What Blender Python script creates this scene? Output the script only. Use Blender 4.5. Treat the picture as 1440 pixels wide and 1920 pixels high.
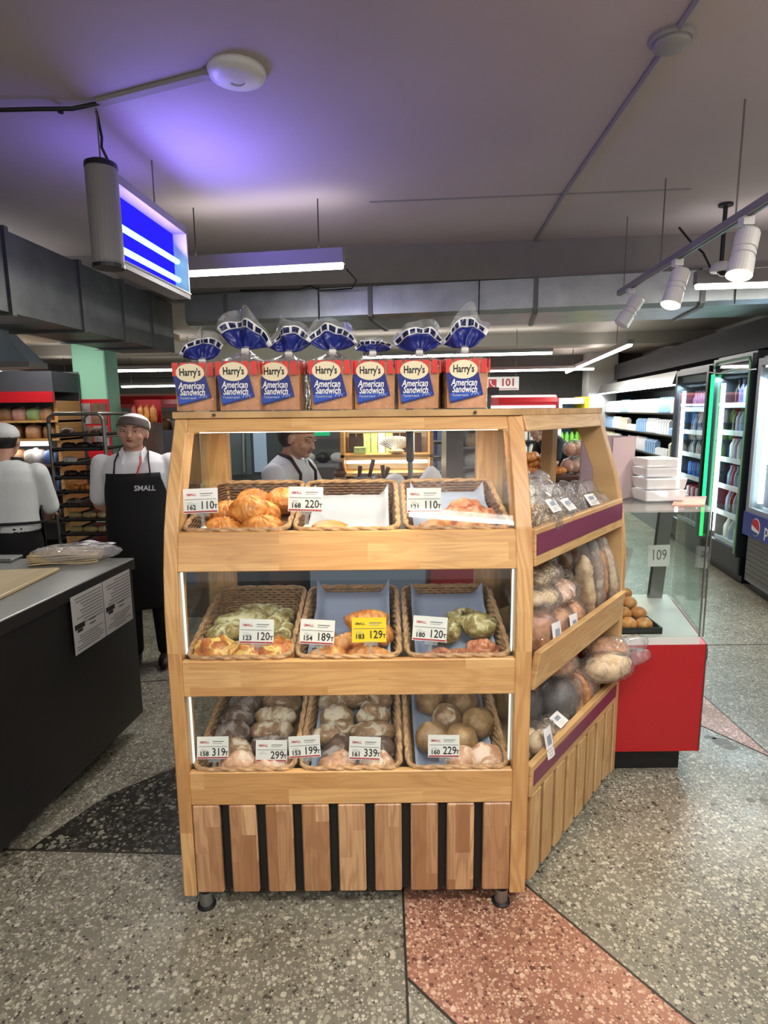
import bpy, bmesh, math, random
from mathutils import Vector, Matrix, Euler, noise

random.seed(7)
sc = bpy.context.scene
for _o in list(bpy.data.objects):
    bpy.data.objects.remove(_o)
COL = sc.collection
R = math.radians

# ------------------------------------------------------------------ camera
FPX, PITCH, ROLL, CAMZ = 1136.0, R(9.5), R(0.6), 1.6
cam_d = bpy.data.cameras.new('camera')
cam_d.sensor_fit = 'VERTICAL'
cam_d.sensor_height = 24.0
cam_d.sensor_width = 18.0
cam_d.lens = 24.0 * FPX / 1920.0
cam_d.clip_start = 0.05
cam = bpy.data.objects.new('camera', cam_d)
COL.objects.link(cam)
cam.matrix_world = (Matrix.Translation((0, 0, CAMZ)) @ Matrix.Rotation(math.pi / 2 - PITCH, 4, 'X')
                    @ Matrix.Rotation(-ROLL, 4, 'Z'))
sc.camera = cam

# ------------------------------------------------------------------ colour management, world, large lights
sc.view_settings.view_transform = 'Standard'
sc.view_settings.look = 'None'
sc.view_settings.gamma = 1.0
sc.view_settings.use_curve_mapping = False
sc.view_settings.exposure = 0.6
sc.cycles.transparent_max_bounces = 24
sc.cycles.max_bounces = 6
sc.cycles.adaptive_threshold = 0.03
sc.cycles.diffuse_bounces = 3
sc.cycles.glossy_bounces = 3
sc.cycles.sample_clamp_indirect = 6.0
world = bpy.data.worlds.new('world')
sc.world = world
world.use_nodes = True
world.node_tree.nodes['Background'].inputs[0].default_value = (0.92, 0.95, 1.0, 1)
world.node_tree.nodes['Background'].inputs[1].default_value = 0.62


def area_light(name, loc, size, power, color=(1, 1, 1), rot=(0, 0, 0), size_y=None, spread=180):
    d = bpy.data.lights.new(name, 'AREA')
    d.energy = power
    d.color = color
    d.spread = R(spread)
    if size_y:
        d.shape = 'RECTANGLE'
        d.size = size
        d.size_y = size_y
    else:
        d.size = size
    o = bpy.data.objects.new(name, d)
    COL.objects.link(o)
    o.location = loc
    o.rotation_euler = rot
    return o


# linear ceiling luminaires of the aisle: (x, y, z, length, heading in degrees from +X, watts)
LUMINAIRES = [
    # x, y, z, length, heading, watts, label
    (-0.80, 4.10, 2.50, 1.15, -10, 16, 'long white linear lamp hung beside the blue insect trap'),
    (2.75, 4.30, 2.42, 1.20, -6, 16, 'linear lamp hung behind the ceiling spotlights'),
    (-2.95, 5.00, 2.40, 1.30, 82, 14, 'linear lamp hung over the steel hood'),
    (0.80, 0.30, 2.60, 1.30, -8, 34, 'linear lamp over the aisle behind the viewer'),
    (-1.00, -0.90, 2.60, 1.30, -8, 26, 'linear lamp at the rear of the aisle'),
    (2.30, 1.60, 2.60, 1.30, 84, 20, 'linear lamp over the free floor beside the stand'),
    (0.60, 8.60, 2.34, 3.40, -9, 26, 'longest linear lamp in the row behind the air duct'),
    (3.20, 9.60, 2.30, 5.20, 81, 30, 'linear lamp running along the dairy cooler'),
    (2.40, 11.0, 2.28, 2.60, -9, 18, 'far linear lamp above the red cooler'),
    (-4.90, 8.70, 2.12, 3.40, 98, 22, 'long linear lamp above the bread wall'),
    (-3.30, 8.80, 2.20, 1.60, -4, 14, 'linear lamp hung right of the green pillar'),
    (-4.20, 11.6, 2.10, 1.50, 172, 12, 'short far linear lamp low behind the green pillar'),
]


# ------------------------------------------------------------------ mesh toolkit
def W(px, py, y):
    """point at depth y on the sight line of a photo pixel (used to read off real positions)"""
    a, b = (px - 720) / FPX, (960 - py) / FPX
    cr, sr = math.cos(ROLL), math.sin(ROLL)
    a, b = a * cr + b * sr, -a * sr + b * cr
    c, s = math.cos(PITCH), math.sin(PITCH)
    d = Vector((a, c + b * s, -s + b * c))
    return Vector((0, 0, CAMZ)) + d * (y / d.y)


def WZ(px, py, z):
    a, b = (px - 720) / FPX, (960 - py) / FPX
    cr, sr = math.cos(ROLL), math.sin(ROLL)
    a, b = a * cr + b * sr, -a * sr + b * cr
    c, s = math.cos(PITCH), math.sin(PITCH)
    d = Vector((a, c + b * s, -s + b * c))
    return Vector((0, 0, CAMZ)) + d * ((z - CAMZ) / d.z)


_O = ['first', 'second', 'third', 'fourth', 'fifth', 'sixth', 'seventh', 'eighth', 'ninth', 'tenth', 'eleventh', 'twelfth', 'thirteenth', 'fourteenth',
      'fifteenth', 'sixteenth', 'seventeenth', 'eighteenth', 'nineteenth', 'twentieth']


def ordn(k):
    """ordinal word of a 0-based count"""
    if k < 20:
        return _O[k]
    t, r = divmod(k + 1, 10)
    return {2: 'twentieth', 3: 'thirtieth', 4: 'fortieth'}[t] if r == 0 else {2: 'twenty', 3: 'thirty', 4: 'forty'}[t] + '-' + _O[r - 1]


def lerp(a, b, t):
    return a + (b - a) * t


def interp(tab, x):
    if x <= tab[0][0]:
        return tab[0][1]
    for (x0, y0), (x1, y1) in zip(tab, tab[1:]):
        if x <= x1:
            return lerp(y0, y1, (x - x0) / (x1 - x0))
    return tab[-1][1]


class MB:
    def __init__(self):
        self.v, self.f = [], []

    def add(self, vs, fs):
        n = len(self.v)
        self.v += [tuple(p) for p in vs]
        self.f += [tuple(i + n for i in f) for f in fs]
        return self

    def hexa(self, p):   # 4 bottom (ccw) + 4 top
        return self.add(p, [(3, 2, 1, 0), (4, 5, 6, 7), (0, 1, 5, 4), (1, 2, 6, 5), (2, 3, 7, 6), (3, 0, 4, 7)])

    def box(self, x0, x1, y0, y1, z0, z1):
        return self.hexa([(x0, y0, z0), (x1, y0, z0), (x1, y1, z0), (x0, y1, z0),
                          (x0, y0, z1), (x1, y0, z1), (x1, y1, z1), (x0, y1, z1)])

    def obox(self, c, s, M=None):
        hx, hy, hz = s[0] / 2, s[1] / 2, s[2] / 2
        pts = [Vector(p) for p in [(-hx, -hy, -hz), (hx, -hy, -hz), (hx, hy, -hz), (-hx, hy, -hz),
                                   (-hx, -hy, hz), (hx, -hy, hz), (hx, hy, hz), (-hx, hy, hz)]]
        if M is not None:
            pts = [M @ p for p in pts]
        return self.hexa([p + Vector(c) for p in pts])

    def prism(self, poly, fn, a, b):   # fn(u, v, w) -> xyz ; poly in (u, v), extruded over w
        n = len(poly)
        vs = [fn(u, v, a) for u, v in poly] + [fn(u, v, b) for u, v in poly]
        fs = [tuple(range(n - 1, -1, -1)), tuple(range(n, 2 * n))]
        fs += [(i, (i + 1) % n, n + (i + 1) % n, n + i) for i in range(n)]
        return self.add(vs, fs)

    def slab(self, poly, z0, z1):
        return self.prism(poly, lambda u, v, w: (u, v, w), z0, z1)

    def tube(self, pts, r, n=8, caps=True, flat=1.0):
        pts = [Vector(p) for p in pts]
        k = len(pts)
        rs = [r] * k if not isinstance(r, (list, tuple)) else list(r)
        vs, fs = [], []
        prev = None
        for i in range(k):
            t = (pts[min(i + 1, k - 1)] - pts[max(i - 1, 0)])
            t = t.normalized() if t.length > 1e-9 else Vector((0, 0, 1))
            if prev is None:
                a = Vector((0, 0, 1)) if abs(t.z) < 0.9 else Vector((1, 0, 0))
                nrm = t.cross(a).normalized()
            else:
                nrm = (prev - t * prev.dot(t))
                nrm = nrm.normalized() if nrm.length > 1e-6 else t.orthogonal().normalized()
            prev = nrm
            bn = t.cross(nrm)
            for j in range(n):
                ang = 2 * math.pi * j / n
                vs.append(pts[i] + nrm * (rs[i] * math.cos(ang)) + bn * (rs[i] * flat * math.sin(ang)))
        for i in range(k - 1):
            for j in range(n):
                a, b = i * n + j, i * n + (j + 1) % n
                fs.append((a, b, b + n, a + n))
        if caps:
            fs.append(tuple(range(n - 1, -1, -1)))
            fs.append(tuple(range((k - 1) * n, k * n)))
        return self.add(vs, fs)

    def cap(self, p0, p1, r0, r1, n=12):   # tapered capsule
        p0, p1 = Vector(p0), Vector(p1)
        ax = (p1 - p0).normalized()
        pts, rs = [], []
        for k in range(5):
            a = (k / 4.0) * math.pi / 2
            pts.append(p0 - ax * r0 * math.cos(a))
            rs.append(max(1e-4, r0 * math.sin(a)))
        for k in range(5):
            a = (k / 4.0) * math.pi / 2
            pts.append(p1 + ax * r1 * math.sin(a))
            rs.append(max(1e-4, r1 * math.cos(a)))
        return self.tube(pts, rs, n)

    def lathe(self, prof, n=20, c=(0, 0, 0), M=None):
        vs, fs = [], []
        for r, z in prof:
            for j in range(n):
                a = 2 * math.pi * j / n
                p = Vector((r * math.cos(a), r * math.sin(a), z))
                if M is not None:
                    p = M @ p
                vs.append(p + Vector(c))
        k = len(prof)
        for i in range(k - 1):
            for j in range(n):
                a, b = i * n + j, i * n + (j + 1) % n
                fs.append((a, b, b + n, a + n))
        fs.append(tuple(range(n - 1, -1, -1)))
        fs.append(tuple(range((k - 1) * n, k * n)))
        return self.add(vs, fs)

    def blob(self, c, rad, nu=20, nv=12, fn=None, M=None):
        vs, fs = [], []
        for i in range(nv + 1):
            th = math.pi * i / nv
            for j in range(nu):
                ph = 2 * math.pi * j / nu
                d = Vector((math.sin(th) * math.cos(ph), math.sin(th) * math.sin(ph), math.cos(th)))
                k = fn(d) if fn else 1.0
                p = Vector((d.x * rad[0] * k, d.y * rad[1] * k, d.z * rad[2] * k))
                if M is not None:
                    p = M @ p
                vs.append(p + Vector(c))
        for i in range(nv):
            for j in range(nu):
                a, b = i * nu + j, i * nu + (j + 1) % nu
                fs.append((a, a + nu, b + nu, b))
        return self.add(vs, fs)

    def loft(self, rings, n=24, caps=True):   # rings: (z, cx, cy, rx, ry[, power])
        vs, fs = [], []
        for rg in rings:
            z, cx, cy, rx, ry = rg[:5]
            pw = rg[5] if len(rg) > 5 else 2.0
            for j in range(n):
                a = 2 * math.pi * j / n
                ca, sa = math.cos(a), math.sin(a)
                e = 2.0 / pw
                vs.append((cx + rx * math.copysign(abs(ca) ** e, ca), cy + ry * math.copysign(abs(sa) ** e, sa), z))
        k = len(rings)
        for i in range(k - 1):
            for j in range(n):
                a, b = i * n + j, i * n + (j + 1) % n
                fs.append((a, b, b + n, a + n))
        if caps:
            fs.append(tuple(range(n - 1, -1, -1)))
            fs.append(tuple(range((k - 1) * n, k * n)))
        return self.add(vs, fs)

    def grid(self, fn, nu, nv):
        vs = [fn(i / nu, j / nv) for i in range(nu + 1) for j in range(nv + 1)]
        fs = [(i * (nv + 1) + j, (i + 1) * (nv + 1) + j, (i + 1) * (nv + 1) + j + 1, i * (nv + 1) + j + 1)
              for i in range(nu) for j in range(nv)]
        return self.add(vs, fs)

    def map(self, fn):
        self.v = [tuple(fn(Vector(p))) for p in self.v]
        return self

    def mesh(self, name, bevel=0, smooth=False, fixn=True):
        me = bpy.data.meshes.new(name)
        me.from_pydata(self.v, [], self.f)
        if bevel or fixn:
            bm = bmesh.new()
            bm.from_mesh(me)
            if bevel:
                bmesh.ops.bevel(bm, geom=list(bm.edges), offset=bevel, segments=1, affect='EDGES', profile=0.5)
            if fixn:
                bmesh.ops.recalc_face_normals(bm, faces=list(bm.faces))
            bm.to_mesh(me)
            bm.free()
        if smooth:
            me.polygons.foreach_set('use_smooth', [True] * len(me.polygons))
        me.update()
        return me

    def build(self, name, mat, parent=None, world=False, smooth=False, bevel=0, solid=0, fixn=True):
        me = self.mesh(name, bevel, smooth, fixn and not solid)
        return obj(name, me, mat, parent, world, solid)


def obj(name, me, mat, parent=None, world=False, solid=0):
    o = bpy.data.objects.new(name, me)
    COL.objects.link(o)
    if mat is not None:
        me.materials.clear()
        me.materials.append(MATS[mat] if isinstance(mat, str) else mat)
    if parent is not None:
        o.parent = parent
        if world:
            off = Vector((0, 0, 0))
            q = parent
            while q is not None:
                off += q.location
                q = q.parent
            o.location = -off
    if solid:
        m = o.modifiers.new('thickness', 'SOLIDIFY')
        m.thickness = solid
        m.offset = 0
    return o


def tag(o, label=None, cat=None, group=None, kind=None):
    if label:
        o['label'] = label
    if cat:
        o['category'] = cat
    if group:
        o['group'] = group
    if kind:
        o['kind'] = kind
    return o


def thing(name, label, cat, loc=(0, 0, 0), rot=(0, 0, 0), group=None, kind=None):
    o = bpy.data.objects.new(name, None)
    o.empty_display_size = 0.05
    COL.objects.link(o)
    o.location = loc
    o.rotation_euler = rot
    return tag(o, label, cat, group, kind)


def dup(root, loc=None, rot=None, label=None, group=None, scale=None):
    def cp(o, par):
        c = o.copy()
        COL.objects.link(c)
        c.parent = par
        for ch in [x for x in KIDS(o)]:
            cp(ch, c)
        return c
    c = cp(root, root.parent)
    if loc is not None:
        c.location = loc
    if rot is not None:
        c.rotation_euler = rot
    if scale is not None:
        c.scale = scale
    if label:
        c['label'] = label
    if group:
        c['group'] = group
    return c


def KIDS(o):
    return list(o.children)


_text_cache = {}


def text_mesh(body, size, align='CENTER', bold=0.0, shear=0.0, sx=1.0):
    key = (body, round(size, 4), align, bold, shear, sx)
    if key in _text_cache:
        return _text_cache[key]
    cu = bpy.data.curves.new('lettering', 'FONT')
    cu.body = body
    cu.size = size
    cu.align_x = align
    cu.align_y = 'CENTER'
    cu.shear = shear
    cu.offset = bold
    cu.resolution_u = 2
    o = bpy.data.objects.new('lettering', cu)
    COL.objects.link(o)
    bpy.context.view_layer.update()
    dg = bpy.context.evaluated_depsgraph_get()
    me = bpy.data.meshes.new_from_object(o.evaluated_get(dg))
    bpy.data.objects.remove(o)
    bpy.data.curves.remove(cu)
    # stand upright: text xy -> local xz facing -Y
    for v in me.vertices:
        v.co = Vector((v.co.x * sx, 0.0, v.co.y))
    me.name = 'lettering'
    _text_cache[key] = me
    return me


def lettering(body, size, mat, parent, loc, rot=(0, 0, 0), align='CENTER', bold=0.0, shear=0.0, sx=1.0, name='lettering'):
    me = text_mesh(body, size, align, bold, shear, sx).copy()
    o = obj(name, me, mat, parent)
    o.location = loc
    o.rotation_euler = rot
    return o


def remeshed(mb, voxel, smooth_iter=4):
    me = mb.mesh('tmp', smooth=True)
    o = bpy.data.objects.new('tmp', me)
    COL.objects.link(o)
    m = o.modifiers.new('r', 'REMESH')
    m.mode = 'VOXEL'
    m.voxel_size = voxel
    s = o.modifiers.new('s', 'SMOOTH')
    s.iterations = smooth_iter
    s.factor = 0.5
    bpy.context.view_layer.update()
    dg = bpy.context.evaluated_depsgraph_get()
    out = bpy.data.meshes.new_from_object(o.evaluated_get(dg))
    bpy.data.objects.remove(o)
    bpy.data.meshes.remove(me)
    out.polygons.foreach_set('use_smooth', [True] * len(out.polygons))
    return out


# ------------------------------------------------------------------ materials
MATS = {}


def lin(h):
    h = h.lstrip('#')
    c = [int(h[i:i + 2], 16) / 255 for i in (0, 2, 4)]
    return tuple((x / 12.92 if x <= 0.04045 else ((x + 0.055) / 1.055) ** 2.4) for x in c) + (1.0,)


def newmat(name):
    m = bpy.data.materials.new(name)
    m.use_nodes = True
    nt = m.node_tree
    nt.nodes.clear()
    out = nt.nodes.new('ShaderNodeOutputMaterial')
    MATS[name] = m
    return m, nt, out


def N(nt, typ, **kw):
    n = nt.nodes.new('ShaderNode' + typ)
    for k, v in kw.items():
        if k.startswith('i_'):
            n.inputs[k[2:].replace('_', ' ')].default_value = v
        else:
            setattr(n, k, v)
    return n


def ramp(nt, stops, interp_='LINEAR'):
    r = nt.nodes.new('ShaderNodeValToRGB')
    r.color_ramp.interpolation = interp_
    els = r.color_ramp.elements
    while len(els) < len(stops):
        els.new(0.5)
    for e, (p, c) in zip(els, stops):
        e.position = p
        e.color = c if not isinstance(c, str) else lin(c)
    return r


def plain(name, col, rough=0.5, metal=0.0, spec=0.5, mottle=0.0, mscale=8.0, bump=0.0, bscale=40.0, trans=0, coat=0.0, sss=0.0):
    m, nt, out = newmat(name)
    b = N(nt, 'BsdfPrincipled')
    c = lin(col)
    b.inputs['Base Color'].default_value = c
    b.inputs['Roughness'].default_value = rough
    b.inputs['Metallic'].default_value = metal
    b.inputs['Specular IOR Level'].default_value = spec
    b.inputs['Coat Weight'].default_value = coat
    nt.links.new(b.outputs[0], out.inputs[0])
    tc = N(nt, 'TexCoord')
    if mottle:
        no = N(nt, 'TexNoise', i_Scale=mscale, i_Detail=5.0)
        nt.links.new(tc.outputs['Object'], no.inputs['Vector'])
        lo = tuple(max(0, x * (1 - mottle)) for x in c[:3]) + (1,)
        hi = tuple(min(1, x * (1 + mottle)) for x in c[:3]) + (1,)
        rp = ramp(nt, [(0.3, lo), (0.7, hi)])
        nt.links.new(no.outputs[0], rp.inputs[0])
        nt.links.new(rp.outputs[0], b.inputs['Base Color'])
    if bump:
        n2 = N(nt, 'TexNoise', i_Scale=bscale, i_Detail=4.0)
        nt.links.new(tc.outputs['Object'], n2.inputs['Vector'])
        bp = N(nt, 'Bump', i_Strength=bump, i_Distance=0.01)
        nt.links.new(n2.outputs[0], bp.inputs['Height'])
        nt.links.new(bp.outputs[0], b.inputs['Normal'])
    return m


def emit(name, col, strength):
    m, nt, out = newmat(name)
    e = N(nt, 'Emission')
    e.inputs[0].default_value = lin(col)
    e.inputs[1].default_value = strength
    nt.links.new(e.outputs[0], out.inputs[0])
    return m


def clear(name, tint='#ffffff', gloss=1.0, rough=0.02, haze=0.0, hazecol='#ffffff', wrinkle=0.0, wscale=30.0, fres=1.45):
    """thin clear sheet: see-through with Fresnel reflection, optional milky share and wrinkles"""
    m, nt, out = newmat(name)
    t = N(nt, 'BsdfTransparent')
    t.inputs[0].default_value = lin(tint)
    g = N(nt, 'BsdfGlossy')
    g.inputs['Roughness'].default_value = rough
    fr = N(nt, 'LayerWeight')
    fr.inputs[0].default_value = 0.5
    pw = N(nt, 'Math', operation='POWER')
    pw.inputs[1].default_value = 4.0
    nt.links.new(fr.outputs['Facing'], pw.inputs[0])
    mx = N(nt, 'MixShader')
    mul = N(nt, 'Math', operation='MULTIPLY_ADD')
    mul.inputs[1].default_value = 0.75 * gloss
    mul.inputs[2].default_value = 0.035 * gloss
    nt.links.new(pw.outputs[0], mul.inputs[0])
    nt.links.new(mul.outputs[0], mx.inputs[0])
    last = t
    if haze:
        d = N(nt, 'BsdfDiffuse')
        d.inputs[0].default_value = lin(hazecol)
        m2 = N(nt, 'MixShader')
        m2.inputs[0].default_value = haze
        nt.links.new(t.outputs[0], m2.inputs[1])
        nt.links.new(d.outputs[0], m2.inputs[2])
        last = m2
    nt.links.new(last.outputs[0], mx.inputs[1])
    nt.links.new(g.outputs[0], mx.inputs[2])
    if wrinkle:
        tc = N(nt, 'TexCoord')
        no = N(nt, 'TexNoise', i_Scale=wscale, i_Detail=4.0, i_Distortion=1.5)
        nt.links.new(tc.outputs['Object'], no.inputs['Vector'])
        bp = N(nt, 'Bump', i_Strength=wrinkle, i_Distance=0.02)
        nt.links.new(no.outputs[0], bp.inputs['Height'])
        for n_ in (g, fr):
            nt.links.new(bp.outputs[0], n_.inputs['Normal'])
    nt.links.new(mx.outputs[0], out.inputs[0])
    return m


def wood(name, c1, c2, dark, u=(1, 0, 0), v=(0, 0, 1), bw=0.34, rh=0.055, rough=0.42, grain=1.0):
    """glued lamella timber: u = grain direction, v = across"""
    m, nt, out = newmat(name)
    b = N(nt, 'BsdfPrincipled')
    b.inputs['Roughness'].default_value = rough
    nt.links.new(b.outputs[0], out.inputs[0])
    tc = N(nt, 'TexCoord')
    oi = N(nt, 'ObjectInfo')
    du = N(nt, 'VectorMath', operation='DOT_PRODUCT')
    du.inputs[1].default_value = u
    dv = N(nt, 'VectorMath', operation='DOT_PRODUCT')
    dv.inputs[1].default_value = v
    nt.links.new(tc.outputs['Object'], du.inputs[0])
    nt.links.new(tc.outputs['Object'], dv.inputs[0])
    rnd = N(nt, 'Math', operation='MULTIPLY')
    rnd.inputs[1].default_value = 37.0
    nt.links.new(oi.outputs['Random'], rnd.inputs[0])
    au = N(nt, 'Math', operation='ADD')
    av = N(nt, 'Math', operation='ADD')
    nt.links.new(du.outputs['Value'], au.inputs[0])
    nt.links.new(rnd.outputs[0], au.inputs[1])
    nt.links.new(dv.outputs['Value'], av.inputs[0])
    nt.links.new(rnd.outputs[0], av.inputs[1])
    cv = N(nt, 'CombineXYZ')
    nt.links.new(au.outputs[0], cv.inputs[0])
    nt.links.new(av.outputs[0], cv.inputs[1])
    br = N(nt, 'TexBrick')
    br.inputs['Color1'].default_value = lin(c1)
    br.inputs['Color2'].default_value = lin(c2)
    br.inputs['Mortar'].default_value = lin(c2)
    br.inputs['Scale'].default_value = 1.0
    br.inputs['Mortar Size'].default_value = 0.0
    br.inputs['Brick Width'].default_value = bw
    br.inputs['Row Height'].default_value = rh
    br.offset = 0.37
    nt.links.new(cv.outputs[0], br.inputs['Vector'])
    # per-lamella offset for the grain
    mp = N(nt, 'CombineXYZ')
    su = N(nt, 'Math', operation='MULTIPLY')
    su.inputs[1].default_value = 1.6
    nt.links.new(au.outputs[0], su.inputs[0])
    bl = N(nt, 'RGBToBW')
    nt.links.new(br.outputs['Color'], bl.inputs[0])
    sv = N(nt, 'Math', operation='MULTIPLY_ADD')
    sv.inputs[1].default_value = 14.0
    nt.links.new(av.outputs[0], sv.inputs[0])
    bl2 = N(nt, 'Math', operation='MULTIPLY')
    bl2.inputs[1].default_value = 60.0
    nt.links.new(bl.outputs[0], bl2.inputs[0])
    nt.links.new(bl2.outputs[0], sv.inputs[2])
    nt.links.new(su.outputs[0], mp.inputs[0])
    nt.links.new(sv.outputs[0], mp.inputs[1])
    wv = N(nt, 'TexNoise', i_Scale=1.0, i_Detail=2.0, i_Distortion=0.6)
    nt.links.new(mp.outputs[0], wv.inputs['Vector'])
    rings = N(nt, 'Math', operation='MULTIPLY')
    rings.inputs[1].default_value = 48.0
    nt.links.new(wv.outputs[0], rings.inputs[0])
    sn = N(nt, 'Math', operation='SINE')
    nt.links.new(rings.outputs[0], sn.inputs[0])
    rp = ramp(nt, [(0.30, (0, 0, 0, 1)), (0.95, (1, 1, 1, 1))])
    half = N(nt, 'Math', operation='MULTIPLY_ADD')
    half.inputs[1].default_value = 0.5
    half.inputs[2].default_value = 0.5
    nt.links.new(sn.outputs[0], half.inputs[0])
    nt.links.new(half.outputs[0], rp.inputs[0])
    fine = N(nt, 'TexNoise', i_Scale=1.0, i_Detail=4.0)
    fv = N(nt, 'CombineXYZ')
    f1 = N(nt, 'Math', operation='MULTIPLY')
    f1.inputs[1].default_value = 6.0
    f2 = N(nt, 'Math', operation='MULTIPLY')
    f2.inputs[1].default_value = 220.0
    nt.links.new(au.outputs[0], f1.inputs[0])
    nt.links.new(av.outputs[0], f2.inputs[0])
    nt.links.new(f1.outputs[0], fv.inputs[0])
    nt.links.new(f2.outputs[0], fv.inputs[1])
    nt.links.new(fv.outputs[0], fine.inputs['Vector'])
    mx = N(nt, 'MixRGB')
    mx.inputs[2].default_value = lin(dark)
    fac = N(nt, 'Math', operation='MULTIPLY')
    fac.inputs[1].default_value = 0.42 * grain
    nt.links.new(rp.outputs[0], fac.inputs[0])
    nt.links.new(fac.outputs[0], mx.inputs[0])
    nt.links.new(br.outputs['Color'], mx.inputs[1])
    mx2 = N(nt, 'MixRGB')
    mx2.inputs[2].default_value = lin(dark)
    frp = ramp(nt, [(0.5, (0, 0, 0, 1)), (0.75, (0.5, 0.5, 0.5, 1))])
    nt.links.new(fine.outputs[0], frp.inputs[0])
    nt.links.new(frp.outputs[0], mx2.inputs[0])
    nt.links.new(mx.outputs[0], mx2.inputs[1])
    nt.links.new(mx2.outputs[0], b.inputs['Base Color'])
    return m


def terrazzo(name, matrix, chipA, chipB, chipC, scale=62.0, rough=0.3):
    m, nt, out = newmat(name)
    b = N(nt, 'BsdfPrincipled')
    b.inputs['Roughness'].default_value = rough
    b.inputs['Specular IOR Level'].default_value = 0.4
    nt.links.new(b.outputs[0], out.inputs[0])
    tc = N(nt, 'TexCoord')
    col = None
    prev = None
    base = N(nt, 'TexNoise', i_Scale=2.2, i_Detail=6.0)
    nt.links.new(tc.outputs['Object'], base.inputs['Vector'])
    mc = lin(matrix)
    rp0 = ramp(nt, [(0.3, tuple(x * 0.78 for x in mc[:3]) + (1,)), (0.7, tuple(min(1, x * 1.18) for x in mc[:3]) + (1,))])
    nt.links.new(base.outputs[0], rp0.inputs[0])
    prev = rp0.outputs[0]
    for k, (s, th) in enumerate(((scale, 0.40), (scale * 1.9, 0.42))):
        vo = N(nt, 'TexVoronoi', i_Scale=s, i_Randomness=1.0)
        vo.feature = 'F1'
        nz = N(nt, 'TexNoise', i_Scale=s * 2.5, i_Detail=1.0)
        nt.links.new(tc.outputs['Object'], nz.inputs['Vector'])
        wob = N(nt, 'VectorMath', operation='MULTIPLY_ADD')
        wob.inputs[1].default_value = (0.35 / s,) * 3
        nt.links.new(nz.outputs['Color'], wob.inputs[0])
        nt.links.new(tc.outputs['Object'], wob.inputs[2])
        nt.links.new(wob.outputs[0], vo.inputs['Vector'])
        sep = N(nt, 'SeparateColor')
        nt.links.new(vo.outputs['Color'], sep.inputs[0])
        lim = N(nt, 'Math', operation='MULTIPLY')
        lim.inputs[1].default_value = th * 1.5
        nt.links.new(sep.outputs[0], lim.inputs[0])
        lt = N(nt, 'Math', operation='LESS_THAN')
        nt.links.new(vo.outputs['Distance'], lt.inputs[0])
        nt.links.new(lim.outputs[0], lt.inputs[1])
        cc = ramp(nt, [(0.0, chipC), (0.14, chipB), (0.45, chipA), (0.75, chipB)], 'CONSTANT')
        nt.links.new(sep.outputs[1], cc.inputs[0])
        mx = N(nt, 'MixRGB')
        nt.links.new(lt.outputs[0], mx.inputs[0])
        nt.links.new(prev, mx.inputs[1])
        nt.links.new(cc.outputs[0], mx.inputs[2])
        prev = mx.outputs[0]
    # worn dirt patches
    dn = N(nt, 'TexNoise', i_Scale=1.1, i_Detail=7.0, i_Roughness=0.7)
    nt.links.new(tc.outputs['Object'], dn.inputs['Vector'])
    dr = ramp(nt, [(0.42, (0.72, 0.70, 0.64, 1)), (0.62, (1, 1, 1, 1))])
    nt.links.new(dn.outputs[0], dr.inputs[0])
    mm = N(nt, 'MixRGB', blend_type='MULTIPLY')
    mm.inputs[0].default_value = 0.8
    nt.links.new(prev, mm.inputs[1])
    nt.links.new(dr.outputs[0], mm.inputs[2])
    nt.links.new(mm.outputs[0], b.inputs['Base Color'])
    rr = ramp(nt, [(0.3, (rough + 0.2,) * 3 + (1,)), (0.7, (rough - 0.06,) * 3 + (1,))])
    nt.links.new(dn.outputs[0], rr.inputs[0])
    nt.links.new(rr.outputs[0], b.inputs['Roughness'])
    return m


def crust(name, c_low, c_mid, c_top, dust=None, rough=0.5, scale=26.0, bump=0.35, spots=None):
    m, nt, out = newmat(name)
    b = N(nt, 'BsdfPrincipled')
    b.inputs['Roughness'].default_value = rough
    nt.links.new(b.outputs[0], out.inputs[0])
    tc = N(nt, 'TexCoord')
    oi = N(nt, 'ObjectInfo')
    ad = N(nt, 'VectorMath', operation='ADD')
    nt.links.new(tc.outputs['Object'], ad.inputs[0])
    sc_ = N(nt, 'Math', operation='MULTIPLY')
    sc_.inputs[1].default_value = 9.0
    nt.links.new(oi.outputs['Random'], sc_.inputs[0])
    nt.links.new(sc_.outputs[0], ad.inputs[1])
    no = N(nt, 'TexNoise', i_Scale=scale, i_Detail=6.0, i_Roughness=0.65)
    nt.links.new(ad.outputs[0], no.inputs['Vector'])
    rp = ramp(nt, [(0.32, c_low), (0.5, c_mid), (0.68, c_top)])
    nt.links.new(no.outputs[0], rp.inputs[0])
    prev = rp.outputs[0]
    if dust or spots:
        n2 = N(nt, 'TexNoise', i_Scale=scale * (1.0 if dust else 4.0), i_Detail=5.0, i_Distortion=1.0)
        nt.links.new(ad.outputs[0], n2.inputs['Vector'])
        r2 = ramp(nt, [(0.5, (0, 0, 0, 1)), (0.6, (1, 1, 1, 1))])
        nt.links.new(n2.outputs[0], r2.inputs[0])
        mx = N(nt, 'MixRGB')
        mx.inputs[2].default_value = lin(dust or spots)
        nt.links.new(r2.outputs[0], mx.inputs[0])
        nt.links.new(prev, mx.inputs[1])
        prev = mx.outputs[0]
    nt.links.new(prev, b.inputs['Base Color'])
    n3 = N(nt, 'TexNoise', i_Scale=scale * 3.0, i_Detail=4.0)
    nt.links.new(ad.outputs[0], n3.inputs['Vector'])
    bp = N(nt, 'Bump', i_Strength=bump, i_Distance=0.008)
    nt.links.new(n3.outputs[0], bp.inputs['Height'])
    nt.links.new(bp.outputs[0], b.inputs['Normal'])
    return m


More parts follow.
